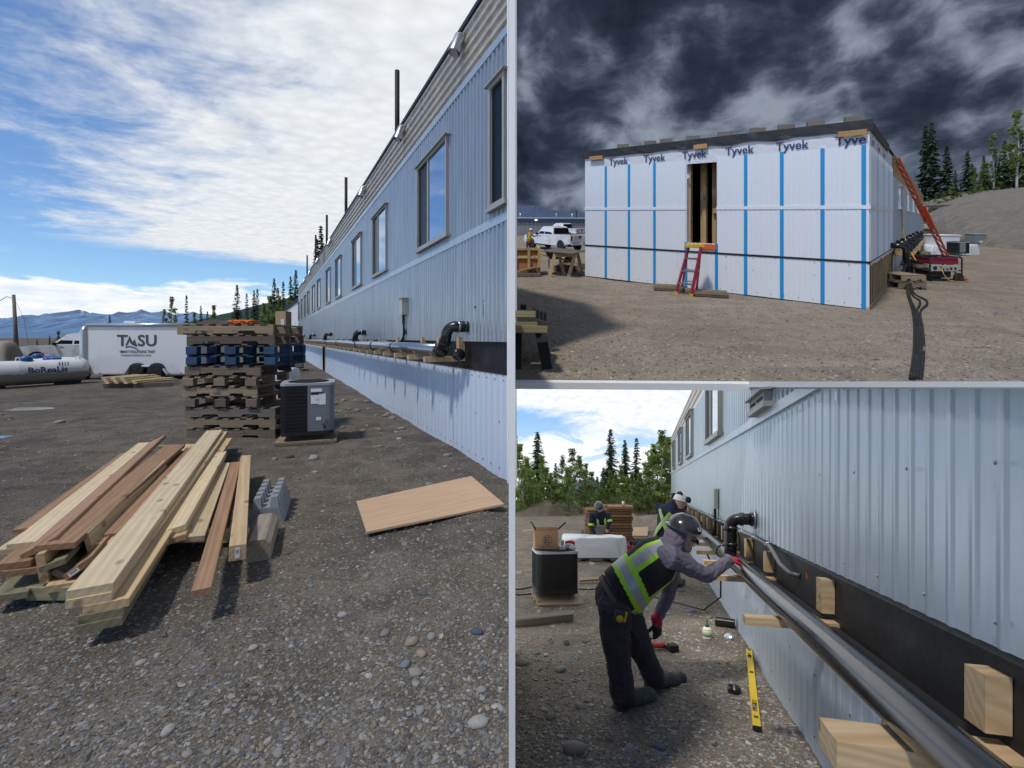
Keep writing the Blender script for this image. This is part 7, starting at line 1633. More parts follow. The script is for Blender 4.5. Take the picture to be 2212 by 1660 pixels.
# ------------------------------------------------------------------ generator
g0 = L2.g(2044, 610); T = Thing('generator', L2, g0, 'red and black portable generator with wheels beside the cribbing', 'generator'); X = Matrix.Translation(g0 + Vector((0, .28, 0))) @ Matrix.Rotation(.0, 4, 'Z')
def GP(nm, mb, m, par=None): return T.part(nm, mb.xf(X), m, par)
for y in (-.27, .27): mb = MB(); mb.tube([(-.42, y, .10), (-.42, y, .62), (-.38, y, .66), (.38, y, .66), (.42, y, .62), (.42, y, .10), (.38, y, .07), (-.38, y, .07), (-.42, y, .1)], .018, 8); GP('frame_tube', mb, BLACKM)
for x, z in ((-.42, .3), (.42, .3), (-.4, .65), (.4, .65)): mb = MB(); mb.cyl((x, -.27, z), (x, .27, z), .016, 8); GP('frame_tube', mb, BLACKM)
mb = MB(); mb.bevbox((0, 0, .55), (.76, .48, .18), .05); GP('fuel_tank', mb, mat('crimson_paint', (.32, .012, .05), .3, coat=.4))
mb = MB(); mb.bevbox((-.02, -.22, .36), (.74, .06, .16), .01); pn = GP('control_panel', mb, mat('panel_grey', (.42, .40, .36), .5))
for x, z, r in ((-.27, .37, .05), (-.12, .39, .02), (-.05, .34, .022), (.05, .34, .022), (.15, .36, .03), (.26, .36, .03)): mb = MB(); mb.lathe((x, -.252, z), [(r, 0), (r, .012), (.001, .014)], 12, axis=(0, -1, 0)); GP('socket', mb, BLACKM, pn)
mb = MB(); mb.bevbox((-.1, 0, .22), (.6, .42, .22), .03); GP('engine', mb, BLACKM)
for y in (-.3, .3): c_ = X @ Vector((.30, y, .125)); wheel(T, c_, .125, (0, -1 if y < 0 else 1, 0), .08)
mb = MB(); mb.tube([(.42, 0, .3), (.5, -.1, .15), (.62, -.2, .04)], .02, 6); GP('cord', mb, mat('orange_cord', (.7, .35, .03), .6)); mb = MB(); mb.lathe((.58, -.1, .03), [(.05, 0), (.12, .02), (.11, .06), (.05, .07)], 16); GP('red_funnel', mb, REDINK)
mb = MB(); mb.tube([(-.1, -.26, .35), (-.08, -.3, .2), (.0, -.34, .06), (.2, -.4, .03), (.5, -.38, .03)], .010, 6); GP('cord', mb, MATS['orange_cord'])
g1_ = [Vector((-.05, -.05, 0)), ]
mb = MB(); pts = [L2.g(2010, 603) + Vector((.25 * math.sin(i * .7) * (1 + .02 * i), .12 * math.cos(i * .7), .02 + .004 * i)) for i in range(20)]; mb.tube(pts, .014, 6); single('coiled_cord', mb, BLACKM, L2, L2.g(2010, 603), 'black cord coiled on the ground beside the generator', 'cord')
# ------------------------------------------------------------------ thick cables
paths = [[(402, 950), (400, 1040), (412, 1120), (436, 1190), (452, 1290), (455, 1420), (446, 1540), (430, 1645)], [(412, 950), (408, 1050), (424, 1125), (452, 1195), (470, 1300), (474, 1430), (465, 1545), (450, 1645)], [(424, 948), (418, 1060), (440, 1120), (486, 1155), (482, 1190), (470, 1215), (486, 1300), (492, 1430), (484, 1545), (470, 1645)], [(440, 945), (430, 1060), (452, 1112), (520, 1150), (530, 1178), (490, 1225), (500, 1310), (510, 1430), (503, 1545), (492, 1645)]]
for i, P in enumerate(paths):
    pts = [L2.g(*z4(*q)) for q in P]; pts = [Vector((q.x, q.y, hgt2(q.x, q.y) + .022 + (.0 if j > 1 else (.30, .16)[j]))) for j, q in enumerate(pts)]; pts[-1].y = max(pts[-1].y, T0 - .02)
    cs = []
    for j in range(len(pts) - 1):
        p0_, p1_, p2_, p3_ = pts[max(j - 1, 0)], pts[j], pts[j + 1], pts[min(j + 2, len(pts) - 1)]
        for k in range(5): t = k / 5; cs.append(.5 * ((2 * p1_) + (p2_ - p0_) * t + (2 * p0_ - 5 * p1_ + 4 * p2_ - p3_) * t * t + (3 * p1_ - p0_ - 3 * p2_ + p3_) * t ** 3))
    cs.append(pts[-1]); mb = MB(); mb.tube(cs, .017, 8); single('power_cable', mb, RUBBER, L2, pts[3], ('leftmost', 'second from left', 'third from left', 'rightmost')[i] + ' thick black cable running down the upper yard', 'cable', 'thick cables on the upper yard')
# cribbing along the wall
cb = [(450, 1085, 'near', .62), (485, 960, 'second', .55), (520, 905, 'third', .5), (548, 870, 'fourth', .5), (560, 840, 'fifth', .5), (565, 812, 'sixth', .5)]
for i, (zx, zy, nm_, w) in enumerate(cb):
    q = L2.g(*z4(zx, zy)); pallet(L2, (q.x, q.y + .35, 0), -.05, w, .7, PALLETL if i % 2 else PALLET, nm_ + ' timber crib pallet along the side of the wrapped building', 'cribbing along the wrapped building')
    if i < 4: pallet(L2, (q.x + .03, q.y + .38, .17), .06, w * .95, .68, PALLETL, nm_ + ' crib pallet of the upper layer beside the wrapped building', 'cribbing along the wrapped building')
for i, (x0_, y0_, x1_, y1_) in enumerate(((375, 930, 510, 925), (395, 905, 480, 915), (490, 885, 590, 885))):
    mb = MB(); a, b = L2.at(*z4(x0_, y0_), 11.6), L2.at(*z4(x1_, y1_), 11.6); mb.tube([a, a.lerp(b, .5) + Vector((0, .1, .02)), b], .03, 8); single('pipe_offcut', mb, BLACKP, L2, a, ('lower', 'middle', 'upper')[i] + ' black pipe offcut lying across the cribbing', 'pipe', 'pipe offcuts on the cribbing')
# yellow lead from the window
mb = MB(); a = WS(sS(1814.6 + .354 * 362), zm + .1, .06); mb.tube([a, L2.at(*z4(380, 700), a.y - .2), L2.at(*z4(410, 820), a.y - .8), L2.at(*z4(462, 905), 11.4)], .012, 6); single('extension_lead', mb, mat('orange_cord', (.7, .35, .03)), L2, (a.x, a.y, 0), 'thin yellow lead hanging from the first side window', 'lead')
# ------------------------------------------------------------------ units and bundle at the foot of the bank
q = L2.g(2058, 551); T = Thing('white_cabinet', L2, q, 'large white cabinet near the foot of the bank', 'cabinet'); w = (2075 - 2034) / F * q.y
hh_ = 41 / F * q.y; mb = MB(); mb.bevbox((q.x - .05, q.y + .5, hh_ / 2), (w, .9, hh_), .03); T.part('body', mb, WHITEPAINT); mb = MB(); mb.box((q.x + w / 2 + .1, q.y + .6, hh_ * .55), (.2, .5, hh_ * .7)); T.part('side_box', mb, ACTOP); mb = MB(); mb.bevbox((q.x - .05, q.y + .5, hh_ + .02), (w + .06, .96, .05), .015); T.part('lid', mb, WHITEBOARD)
q = L2.g(2083, 553); s_ = 30 / F * q.y / .9; ac_unit(L2, (q.x, q.y + .3, .0), .0, 28 / F * q.y, .6, 30 / F * q.y, .62, .70, 'grey and black air conditioner in front of the white sheeting', stickers=False); 
q = L2.g(2064, 553); bundle(L2, (q.x + .3, q.y + 1.1, 0), 2.0, 1.0, .42, 'low white sheeted bundle behind the air conditioner', .1); q = L2.g(2103, 551); bundle(L2, (q.x, q.y + .4, 0), .9, .7, .45, 'crumpled white sheeting right of the air conditioner', .3)
q = L2.g(2121, 531); T = Thing('grey_cabinet', L2, q, 'grey cabinet with a white label on a pallet at the bank foot', 'cabinet'); w = 24 / F * q.y; hh_ = 20 / F * q.y; mb = MB(); mb.bevbox((q.x, q.y + .4, .12 + hh_ / 2), (w, .7, hh_), .03); T.part('body', mb, ACGREY); mb = MB(); mb.box((q.x + .05, q.y + .045, .12 + hh_ * .22), (w * .45, .01, hh_ * .16)); T.part('label', mb, WHITEBOARD); mb = MB(); mb.bevbox((q.x, q.y + .4, .12 + hh_ + .02), (w + .05, .75, .06), .015); T.part('lid', mb, ACTOP); mb = MB(); mb.box((q.x, q.y + .4, .06), (w + .3, .9, .10)); T.part('base', mb, PALLETL)
# ------------------------------------------------------------------ plastic sawhorse with timbers in the front corner
T = Thing('plastic_sawhorse', L2, (.22, 5.0, 0), 'black plastic sawhorse under the timbers in the front corner', 'sawhorse')
zt_ = .42
for a, b in (((.06, 5.18, zt_), (.02 + .02, 5.0, 0)), ((.30, 5.16, zt_), (.38, 5.0, 0)), ((.30, 5.34, zt_), (.40, 5.46, 0))): mb = MB(); mb.bar(a, b, .11, .05, (0, 1, 0)); T.part('leg', mb, BLACKM)
mb = MB(); mb.box((.2, 5.25, zt_ - .03), (.36, .14, .09)); T.part('beam', mb, BLACKM)
for i in range(4): mb = MB(); mb.box((.26 + .045 * i, 5.45 + .02 * i, zt_ + .10 - .02 * i), (.03, .09, .10)); T.part('bracket', mb, BLACKM)
mb = MB(); mb.cyl((.10, 5.5, zt_ + .15), (.17, 5.5, zt_ + .15), .03, 10); T.part('knob', mb, BLACKM)
for i, (u0, v0, u1, v1, z, w, y, lb) in enumerate(((1113, 760, 1180, 757, .46, .30, 4.86, 'near wide greenish timber on the plastic sawhorse'), (1113, 735, 1160, 735, .44, .14, 5.12, 'middle greenish timber on the plastic sawhorse'), (1113, 712, 1156, 712, .52, .16, 5.32, 'far greenish timber on the plastic sawhorse'))):
    x1_ = (u1 - CX) / F * y; board_obj('timber', L2.w((.03, y, z)), L2.w((x1_, y, z)), w, .075, wood('green_timber', (.36, .31, .17), (.25, .205, .105)), label=lb, cat='timber', group='timbers on the plastic sawhorse')
# ================================================================== things on the lower yard
def z6(zx, zy): return (1106 + .20821 * zx, 1036.9 + .20821 * zy)
def z7(zx, zy): return (1252.9 + .2966 * zx, 1062.8 + .2966 * zy)
def gz(p, dz=0.0): return Vector((p.x, p.y, hgt3(p.x, p.y) + dz))
# air conditioner with the open box on top, beam in front
q = gz(L3.g(1206, 1306)); wood_pad(L3, (q.x, q.y + .24, q.z), .12, .62, .60, 'wooden pad under the air conditioner on the lower yard', 2)
ACH = .70; acb = Vector((q.x - .03, q.y + .26, q.z + .055))
ac_unit(L3, acb, .10, .60, .56, ACH, .81, .99, 'black air conditioner carrying an open cardboard box on the lower yard', stickers=False)
CARD = mat('cardboard', (.36, .215, .12), .85, var=.08)
bz = acb.z + ACH + .012; bx_, by_ = acb.x - .13, acb.y + .02; w, d, h = .33, .26, .27
T = Thing('cardboard_box', L3, (bx_, by_, bz), 'open brown cardboard box on the air conditioner', 'box')
X = Matrix.Translation((bx_, by_, bz)) @ Matrix.Rotation(.06, 4, 'Z')
def CP(nm, mb, m, par=None): return T.part(nm, mb.xf(X), m, par)
mb = MB(); mb.box((0, -d / 2, h / 2), (w, .006, h)); fp = CP('front_side', mb, CARD); mb = MB(); mb.box((0, d / 2, h / 2), (w, .006, h)); CP('back_side', mb, CARD)
for s in (-1, 1): mb = MB(); mb.box((s * w / 2, 0, h / 2), (.006, d - .008, h)); CP('end_side', mb, CARD); mb = MB(); mb.bar((s * w / 2, 0, h), (s * (w / 2 + .16), 0, h - .02), d, .005); CP('flap', mb, CARD)
mb = MB(); mb.bar((0, -d / 2 + .003, h), (0, -d / 2 - .03, h + .05), w - .02, .005); mb.v = [v for v in mb.v]; CP('flap', mb, CARD); mb = MB(); mb.box((0, 0, .004), (w - .01, d - .01, .005)); CP('bottom', mb, CARD)
PRT = mat('box_print', (.045, .05, .075), .8)
ringp = [(math.cos(t), math.sin(t)) for t in np.linspace(0, 2 * PI, 33)]; mb = MB(); V = []
for cx_, sz_ in ringp: V += [(cx_ * .07 + .01, -d / 2 - .0045, h * .48 + sz_ * .07), (cx_ * .063 + .01, -d / 2 - .0045, h * .48 + sz_ * .063)]
mb.add(V, [(2 * i, 2 * i + 2, 2 * i + 3, 2 * i + 1) for i in range(32)]); CP('emblem_ring', mb, PRT, fp)
mb = MB(); mb.box((-.022, -d / 2 - .004, h * .48), (.016, .002, .085)); CP('emblem_bar', mb, PRT, fp)
for k in range(3): mb = MB(); mb.bar((-.008, -d / 2 - .004, h * .48 + .032 - k * .034), (.042, -d / 2 - .004, h * .48 + .036 - k * .034), .002, .014); CP('emblem_bar', mb, PRT, fp)
CP('lettering', text_mb('NOVAL ELECTRICAL', .02, (-.08, -d / 2 - .0045, .035), (1, 0, 0), (0, 0, 1)), PRT, fp)
for i, (x0, x1, zz) in enumerate(((-.10, -.22, .12), (.12, .30, .10))): mb = MB(); mb.tube([(x0, 0, h - .05), (x1, .02, h + zz)], .014, 8); single('pipe_offcut', mb.xf(X), BLACKP, L3, (bx_, by_, bz), ('left', 'right')[i] + ' black pipe offcut sticking out of the cardboard box', 'pipe')
it = [((.20, -.05, .03), (.14, .10, .06), ACTOP, 'light grey electrical box on the air conditioner'), ((.10, -.16, .025), (.09, .06, .05), ACTOP, 'small grey fitting in front of the cardboard box'), ((.24, -.15, .02), (.10, .07, .04), GALV, 'flat metal fitting at the corner of the air conditioner'), ((.24, .12, .045), (.14, .08, .09), REDINK, 'red and black tool box on the air conditioner'), ((.13, .13, .05), (.05, .05, .10), WHITEBOARD, 'white tub behind the fittings on the air conditioner')]
for (x, y, z), sz_, m, lb in it: mb = MB(); mb.bevbox((acb.x + x, acb.y + y, bz + z + .001), sz_, .006); mb.box((acb.x + x, acb.y + y, bz + z * 2 + .006), (sz_[0] * .5, sz_[1] * .5, .01)); single('fitting', mb, m, L3, (acb.x + x, acb.y + y, bz), lb, 'fitting')
a, b = L3.g(1113, 1335, .09), L3.g(1235, 1322, .09); a.x = .02
board_obj('beam', L3.w(a - Vector((0, 0, .045))), L3.w(b - Vector((0, 0, .045))), .10, .09, GREYW, label='grey weathered beam lying before the air conditioner', cat='beam')
a, b = L3.g(1250, 1253, .04), L3.g(1297, 1250, .04); board_obj('board', L3.w(a), L3.w(b), .09, .035, PALLETL, label='short board on the ground behind the worker in the vest', cat='board')
for i, (va, vb) in enumerate(((1273, 1268), (1284, 1283))):
    mb = MB(); pts = [L3.g(1108 + 12 * k, va + (vb - va) * k / 4 + 2 * math.sin(k), .02) for k in range(5)]; pts[0].x = .02; mb.tube(pts, .013, 6); single('ground_cable', mb, BLACKM, L3, pts[2], ('upper', 'lower')[i] + ' black cable on the ground left of the air conditioner', 'cable')
mb = MB(); pts = [L3.g(1250 + 10 * k, 1273 + math.sin(k * .9) * 1.0, .015) for k in range(6)]; mb.tube(pts, .011, 6); single('ground_cable', mb, BLACKM, L3, pts[2], 'thin black cable right of the air conditioner', 'cable')
# sheeted bundle on its pallet
q = L3.g(1288, 1214); pallet(L3, (q.x, q.y + .45, hgt3(q.x, q.y)), 0, 1.05, .8, GREYW, 'weathered pallet under the white sheeted bundle', 'pallets on the lower yard', h=.10)
bundle(L3, (q.x + .02, q.y + .47, hgt3(q.x, q.y) + .09), 1.42, .86, .44, 'white sheeted bundle on a pallet behind the workers')
q = L3.g(1361, 1196); T = Thing('red_crate', L3, gz(q), 'red plastic crate at the end of the sheeted bundle', 'crate'); x, y, z = q.x, q.y + .1, hgt3(q.x, q.y); REDP = mat('red_plastic', (.55, .02, .02), .5)
for k in range(4):
    for s in (-1, 1): mb = MB(); mb.box((x, y + s * .1, z + .025 + k * .045), (.24, .012, .025)); T.part('slat', mb, REDP); mb = MB(); mb.box((x + s * .115, y, z + .025 + k * .045), (.012, .19, .025)); T.part('slat', mb, REDP)
for sx in (-1, 1):
    for sy in (-1, 1): mb = MB(); mb.box((x + sx * .115, y + sy * .1, z + .09), (.022, .022, .18)); T.part('corner_post', mb, REDP)
mb = MB(); mb.box((x, y, z + .01), (.22, .19, .015)); T.part('bottom', mb, REDP)
# stack of brown treated lumber
q = L3.g(1318, 1171); z0 = hgt3(q.x, q.y) + .02; wd = .62; names = ('bottom', 'second', 'third', 'fourth', 'fifth', 'sixth', 'seventh', 'eighth', 'ninth', 'tenth', 'eleventh', 'twelfth', 'top')
for col_, (xc, cw, nl) in enumerate(((q.x - .37, .56, 12), (q.x + .31, .74, 13))):
    for k in range(nl):
        zz = z0 + k * .084 + .042; T = Thing('lumber_bundle', L3, (xc, q.y, zz - .04), '%s layer of the %s column in the brown lumber stack' % (names[k], ('left', 'right')[col_]), 'lumber', 'layers of the brown lumber stack')
        for j in range(5):
            dx = rng.uniform(-.02, .02); board_obj('board', L3.w((xc - cw / 2 + dx, q.y + .10 + j * .15, zz)), L3.w((xc + cw / 2 + dx, q.y + .10 + j * .15, zz)), .14, .05 if k % 2 else .076, BROWNB if (k + j) % 3 else wood('tan_treated_board', (.40, .25, .12), (.24, .13, .06)), T.o)
p_ = Vector((q.x + .42, q.y + .12, z0 + 13 * .084 + .002)); mb = MB(); mb.lathe(p_, [(.03, 0), (.045, .13), (.04, .13), (.028, .01)], 14); single('paper_cup', mb, WHITEBOARD, L3, p_, 'white paper cup on top of the brown lumber stack', 'cup')
# ply sheet, tub and bag near the stack
a = L3.g(1364, 1158, .12); b = L3.g(1399, 1158, .12); c_ = L3.g(1400, 1138, .14); d_ = L3.g(1364, 1140, .14); mb = MB(); mb.prism([a, b, c_, d_], (0, 0, -.03)); single('plywood_sheet', mb, PLY, L3, a, 'plywood sheet beside the brown lumber stack', 'plywood')
a = L3.g(1367, 1165, .04); board_obj('skid', L3.w(a), L3.w(L3.g(1407, 1163, .04)), .2, .08, GREYW, label='grey skid under the plywood sheet by the stack', cat='skid')
q = L3.g(1378, 1182); mb = MB(); mb.smooth = True; mb.grid(lambda a, b: Vector((q.x + (a - .5) * .34, q.y + .1 + .12 * math.cos(b * PI), .02 + .14 * math.sin(b * PI))), 6, 10); single('pipe_shell', mb, BLACKM, L3, q, 'black half-pipe shell on the ground by the stack', 'pipe shell')
q = L3.g(1266, 1160); mb = MB(); mb.smooth = True; mb.grid(lambda a, b: Vector((q.x + .19 * math.cos(2 * PI * a) * math.cos(b * PI / 2) ** .6, q.y + .15 * math.sin(2 * PI * a) * math.cos(b * PI / 2) ** .6, .24 * math.sin(b * PI / 2) * (1 + .25 * noise.noise(Vector((math.cos(6.28 * a) * 2, math.sin(6.28 * a) * 2, b)))))), 20, 8); single('grey_bag', mb, mat('grey_canvas', (.10, .12, .15), .9, bump=.4, bscale=20), L3, q, 'grey canvas bag beside the far worker', 'bag')
q = L3.g(1376, 1192); board_obj('offcut', L3.w(q + Vector((-.1, 0, .02))), L3.w(q + Vector((.1, -.05, .02))), .14, .02, PLY, label='plywood offcut before the half-pipe shell', cat='offcut')
# small tools near the wall
q = gz(L3.g(1527.5, 1378)); T = Thing('glue_bottle', L3, q, 'white glue bottle with yellow drips and dark cap by the skirting', 'bottle'); mb = MB(); mb.lathe(q, [(.045, 0), (.048, .01), (.048, .10), (.035, .125), (.02, .13)], 16); T.part('body', mb, WHITEBOARD); mb = MB(); mb.lathe(q, [(.0485, .03), (.0487, .085)], 16); T.part('label', mb, mat('green_label', (.35, .48, .32), .6)); mb = MB(); mb.lathe(q, [(.036, .124), (.040, .112), (.049, .10), (.047, .094)], 16); T.part('drip', mb, mat('yellow_glue', (.65, .50, .05), .5)); mb = MB(); mb.lathe(q, [(.024, .13), (.024, .15), (.012, .155), (.010, .21), (.006, .21)], 12); T.part('cap', mb, mat('teal_cap', (.01, .05, .06), .4))
q = gz(L3.g(1566, 1356)); mb = MB(); mb.tube([q + Vector((-.09, .05, .052)), q + Vector((.09, -.05, .052))], .052, 18, caps=False); mb.tube([q + Vector((.088, -.049, .052)), q + Vector((-.085, .047, .052))], .045, 18, caps=False); single('pipe_offcut', mb, BLACKP, L3, q, 'short black pipe offcut against the skirting', 'pipe')
q = gz(L3.g(1574, 1381)); mb = MB(); mb.lathe(q + Vector((0, 0, .02)), [(.001, .02), (.04, .012), (.055, 0), (.05, -.015)], 14, axis=(-.5, -.4, .75)); single('metal_cap', mb, GALV, L3, q, 'silver cap lying near the short pipe offcut', 'cap')
q = gz(L3.g(1586, 1500)); mb = MB(); mb.lathe(q, [(.046, .0), (.050, .004), (.050, .05), (.043, .05), (.043, .008), (.001, .008)], 24); single('pipe_ring', mb, BLACKP, L3, q, 'black round pipe ring open upwards beside the yellow level', 'pipe ring')
a, b = gz(L3.g(1618, 1412)), gz(L3.g(1635, 1585)); T = Thing('spirit_level', L3, a, 'yellow spirit level lying along the skirting', 'level'); d = (b - a); L = d.length; d.normalize(); sd = Vector((d.y, -d.x, 0)).normalized()
sd = sd if sd.x > 0 else -sd; YL = mat('level_yellow', (.80, .55, .02), .4); wl, ht = .05, .024
def seg(t0, t1, y0, y1): mb = MB(); mb.bar(a + d * (L * (t0 + t1) / 2) + d * (-(t1 - t0) * L / 2) + sd * ((y0 + y1) / 2) + Vector((0, 0, .03)), a + d * (L * t1) + sd * ((y0 + y1) / 2) + Vector((0, 0, .03)), y1 - y0, ht); return mb
for t0, t1, y0, y1 in ((0, 1, -.025, -.016), (0, 1, .016, .025), (0, .06, -.016, .016), (.16, .38, -.016, .016), (.40, .74, -.016, .016), (.86, 1, -.016, .016)): T.part('frame', seg(t0, t1, y0, y1), YL)
for t in (.03, .39, .92): mb = MB(); mb.cyl(a + d * (L * t) - sd * .014 + Vector((0, 0, .045)), a + d * (L * t) + sd * .014 + Vector((0, 0, .045)), .009, 10); T.part('vial', mb, mat('vial_green', (.03, .16, .05), .2))
for t in (-.003, 1.003): mb = MB(); mb.box(a + d * (L * t) + Vector((0, 0, .03)), (.052, .012, .028), Matrix.Rotation(math.atan2(d.y, d.x) - PI / 2, 3, 'Z')); T.part('end_cap', mb, BLACKM)
q = gz(L3.g(1432, 1402)); T = Thing('cordless_drill', L3, q, 'red and black cordless drill on the ground beyond the boots', 'drill'); mb = MB(); mb.tube([q + Vector((-.12, .02, .04)), q + Vector((.02, 0, .045))], .03, 10); T.part('motor', mb, REDINK); mb = MB(); mb.tube([q + Vector((-.18, .03, .04)), q + Vector((-.12, .02, .04))], [.012, .022], 10); T.part('chuck', mb, BLACKM); mb = MB(); mb.bar(q + Vector((.0, 0, .04)), q + Vector((.06, -.06, .035)), .04, .035); T.part('grip', mb, BLACKM); mb = MB(); mb.bevbox(q + Vector((.085, -.05, .04)), (.09, .10, .07), .01); T.part('battery', mb, BLACKM)
# ------------------------------------------------------------------ worker in the striped vest
def A3(u, v, Y): return L3.w(L3.at(u, v, Y))
def P7(zx, zy, Y): return A3(*z7(zx, zy), Y)
def vest(T, body, pts, ra, rb, ref, stripes, flap=None, name='vest', n=96, m=84, base=None):
    """garment shell lofted round the torso; stripes(t, th) -> material index"""
    P = [Vector(p) for p in pts]; mb = MB(); mb.smooth = True; V = []; N = len(P)
    for j in range(m + 1):
        q = j / m * (N - 1); i = min(int(q), N - 2); f = q - i; c = P[i].lerp(P[i + 1], f); r1 = ra[i] + (ra[i + 1] - ra[i]) * f; r2 = rb[i] + (rb[i + 1] - rb[i]) * f
        d = (P[min(i + 1, N - 1)] - P[max(i - 0, 0)]).normalized(); b = Vector(ref); b = (b - d * b.dot(d)).normalized(); a = d.cross(b)
        for k in range(n):
            th = 2 * PI * k / n; e = 1 + (flap(j / m, th) if flap else 0) + .012 * noise.noise(Vector((math.cos(th) * 3, math.sin(th) * 3, j * .2)))
            V.append(c + a * (math.cos(th) * r1 * e) + b * (math.sin(th) * r2 * (1 + .15 * (e - 1))))
    o = len(mb.v); mb.v += V
    for j in range(m):
        for k in range(n):
            mb.f.append([o + j * n + k, o + j * n + (k + 1) % n, o + (j + 1) * n + (k + 1) % n, o + (j + 1) * n + k]); mb.m.append(stripes((j + .5) / m, 2 * PI * (k + .5) / n)); mb.sm.append(True)
    return T.part(name, mb, base or [VEST, LIME, SILV], body)
hd1, hd2 = gz(L3.g(1335, 1531)), gz(L3.g(1407, 1486))
f1 = L3.w(Vector((.83, 3.47, hgt3(.83, 3.47)))); f2 = L3.w(Vector((1.16, 3.80, hgt3(1.16, 3.8))))
T = Thing('person', L0, (f1 + f2) / 2, 'worker in a black vest with lime stripes and black hard hat bending over the pipe', 'person')
tdir = Vector((.84, .52, -.17)).normalized()
toe1, toe2 = f1 + Vector((.27, .15, -.045)), f2 + Vector((.28, .13, -.04))
hipN, hipF = P7(235, 850, 3.52), P7(330, 870, 3.74); pel = (hipN + hipF) / 2 + Vector((0, 0, .04))
kN, kF = P7(275, 1190, 3.50), P7(455, 1170, 3.80)
belt = P7(225, 750, 3.62); mid = P7(400, 610, 3.63); chest = P7(560, 490, 3.64); neck = P7(690, 385, 3.64)
headc = P7(757, 318, 3.62); hup = Vector((.30, .05, .95)); hfw = Vector((.93, .20, -.30))
shN, elN, wrN = P7(650, 470, 3.46), P7(925, 610, 3.60), P7(1085, 500, 3.86)
shF, elF, wrF = P7(660, 520, 3.84), P7(640, 760, 3.86), P7(555, 945, 3.78)
up3 = Vector((0, 0, 1)); cam_side = Vector((0, -1, 0))
an1, an2 = f1 + Vector((.0, .0, .12)), f2 + Vector((.0, .0, .12))
lofts = [(0, [an1 + Vector((0, 0, -.01)), an1.lerp(kN, .4), kN, kN.lerp(hipN, .5), hipN + Vector((.02, 0, .02))], [.094, .092, .100, .118, .132], None, None),
 (0, [an2 + Vector((0, 0, -.01)), an2.lerp(kF, .4), kF, kF.lerp(hipF, .5), hipF], [.090, .092, .098, .114, .128], None, None),
 (0, [pel + Vector((-.02, 0, -.02)), belt], [.13, .135], [.16, .165], cam_side),
 (1, [belt + (mid - belt) * .08, mid, chest, neck + (chest - neck) * .35], [.125, .135, .14, .10], [.165, .18, .20, .14], cam_side),
 (1, [neck + (chest - neck) * .3, neck, neck.lerp(headc, .35)], [.095, .085, .085], None, None),
 (1, [shN + (chest - shN) * .35, shN, shN.lerp(elN, .5), elN, elN.lerp(wrN, .55), wrN], [.085, .082, .068, .058, .05, .040], None, None),
 (1, [shF + (chest - shF) * .35, shF, shF.lerp(elF, .5), elF, wrF], [.085, .08, .066, .056, .042], None, None),
 (2, [f1 + Vector((-.03, -.02, .05)), f1 + Vector((.06, .035, .055)), f1.lerp(toe1, .65) + up3 * .05, toe1 + up3 * .045], [.056, .060, .060, .052], [.058, .056, .052, .044], up3),
 (2, [f2 + Vector((-.03, -.02, .05)), f2 + Vector((.06, .03, .055)), f2.lerp(toe2, .65) + up3 * .05, toe2 + up3 * .045], [.056, .060, .060, .052], [.058, .056, .052, .044], up3),
 (2, [f1 + Vector((0, 0, .06)), f1 + Vector((0, 0, .15))], [.055, .06], None, None), (2, [f2 + Vector((0, 0, .06)), f2 + Vector((0, 0, .15))], [.055, .06], None, None)]
lofts += head_lofts(headc, hup, hfw, .098, 3)
lofts += [(1, [headc - hup * .11 - hfw * .075, headc - hup * .02 - hfw * .065, headc + hup * .04 - hfw * .05], [.084, .086, .080], None, None)]                # hood
hdir = (wrN - elN).normalized() * .6 + Vector((.5, .1, -.05)); lofts += hand_lofts(wrN, hdir, Vector((.5, .2, -.85)), .55, 4, 1.0, 1)
lofts += hand_lofts(wrF, Vector((.12, -.05, -1)), Vector((-.3, .9, 0)), .35, 5, 1.05, 1)
lofts += [(4, [wrF + Vector((0, 0, .03)), wrF + Vector((.01, 0, -.02))], [.045, .042], None, None)]
bd = make_body(T, 'body', lofts, [PANTS, SHIRT, BOOT, SKIN, GLOVE, GLOVEB], .0075, 5)
for ff, tt in ((f1, toe1), (f2, toe2)):
    mb = MB(); mb.tube([ff + Vector((-.05, -.03, .012)), ff.lerp(tt, .3) + up3 * .012, ff.lerp(tt, .75) + up3 * .014, tt + (tt - ff).normalized() * .045 + up3 * .018], [.060, .060, .068, .046], 14, rb=[.02, .018, .017, .014], ref=up3); T.part('boot_sole', mb, mat('boot_sole', (.17, .175, .17), .9), bd); sdb = (tt - ff).cross(up3).normalized()
    for k in range(4): q_ = ff.lerp(tt, .12 + .12 * k) + up3 * (.128 - .018 * k); mb = MB(); mb.tube([q_ - sdb * .035, q_ + up3 * .006, q_ + sdb * .035], .004, 5); T.part('lace', mb, mat('grey_box', (.48, .48, .45)), bd)
def stripe1(t, th):
    d = math.degrees(th) % 360; w = .0
    tt = t - .05 * math.cos(th)
    if .10 < tt < .36: return 2 if .17 < tt < .29 else 1
    for c0 in (28,):                              # strap over the back towards the camera side
        e = abs((d - c0 + 180) % 360 - 180)
        if t >= .3 and e < 25: return 2 if e < 12 else 1
    e = abs((d - 150 + 180) % 360 - 180)          # front strap
    if e < 22: return 2 if e < 11 else 1
    return 0
axis_v = (chest - belt).normalized()
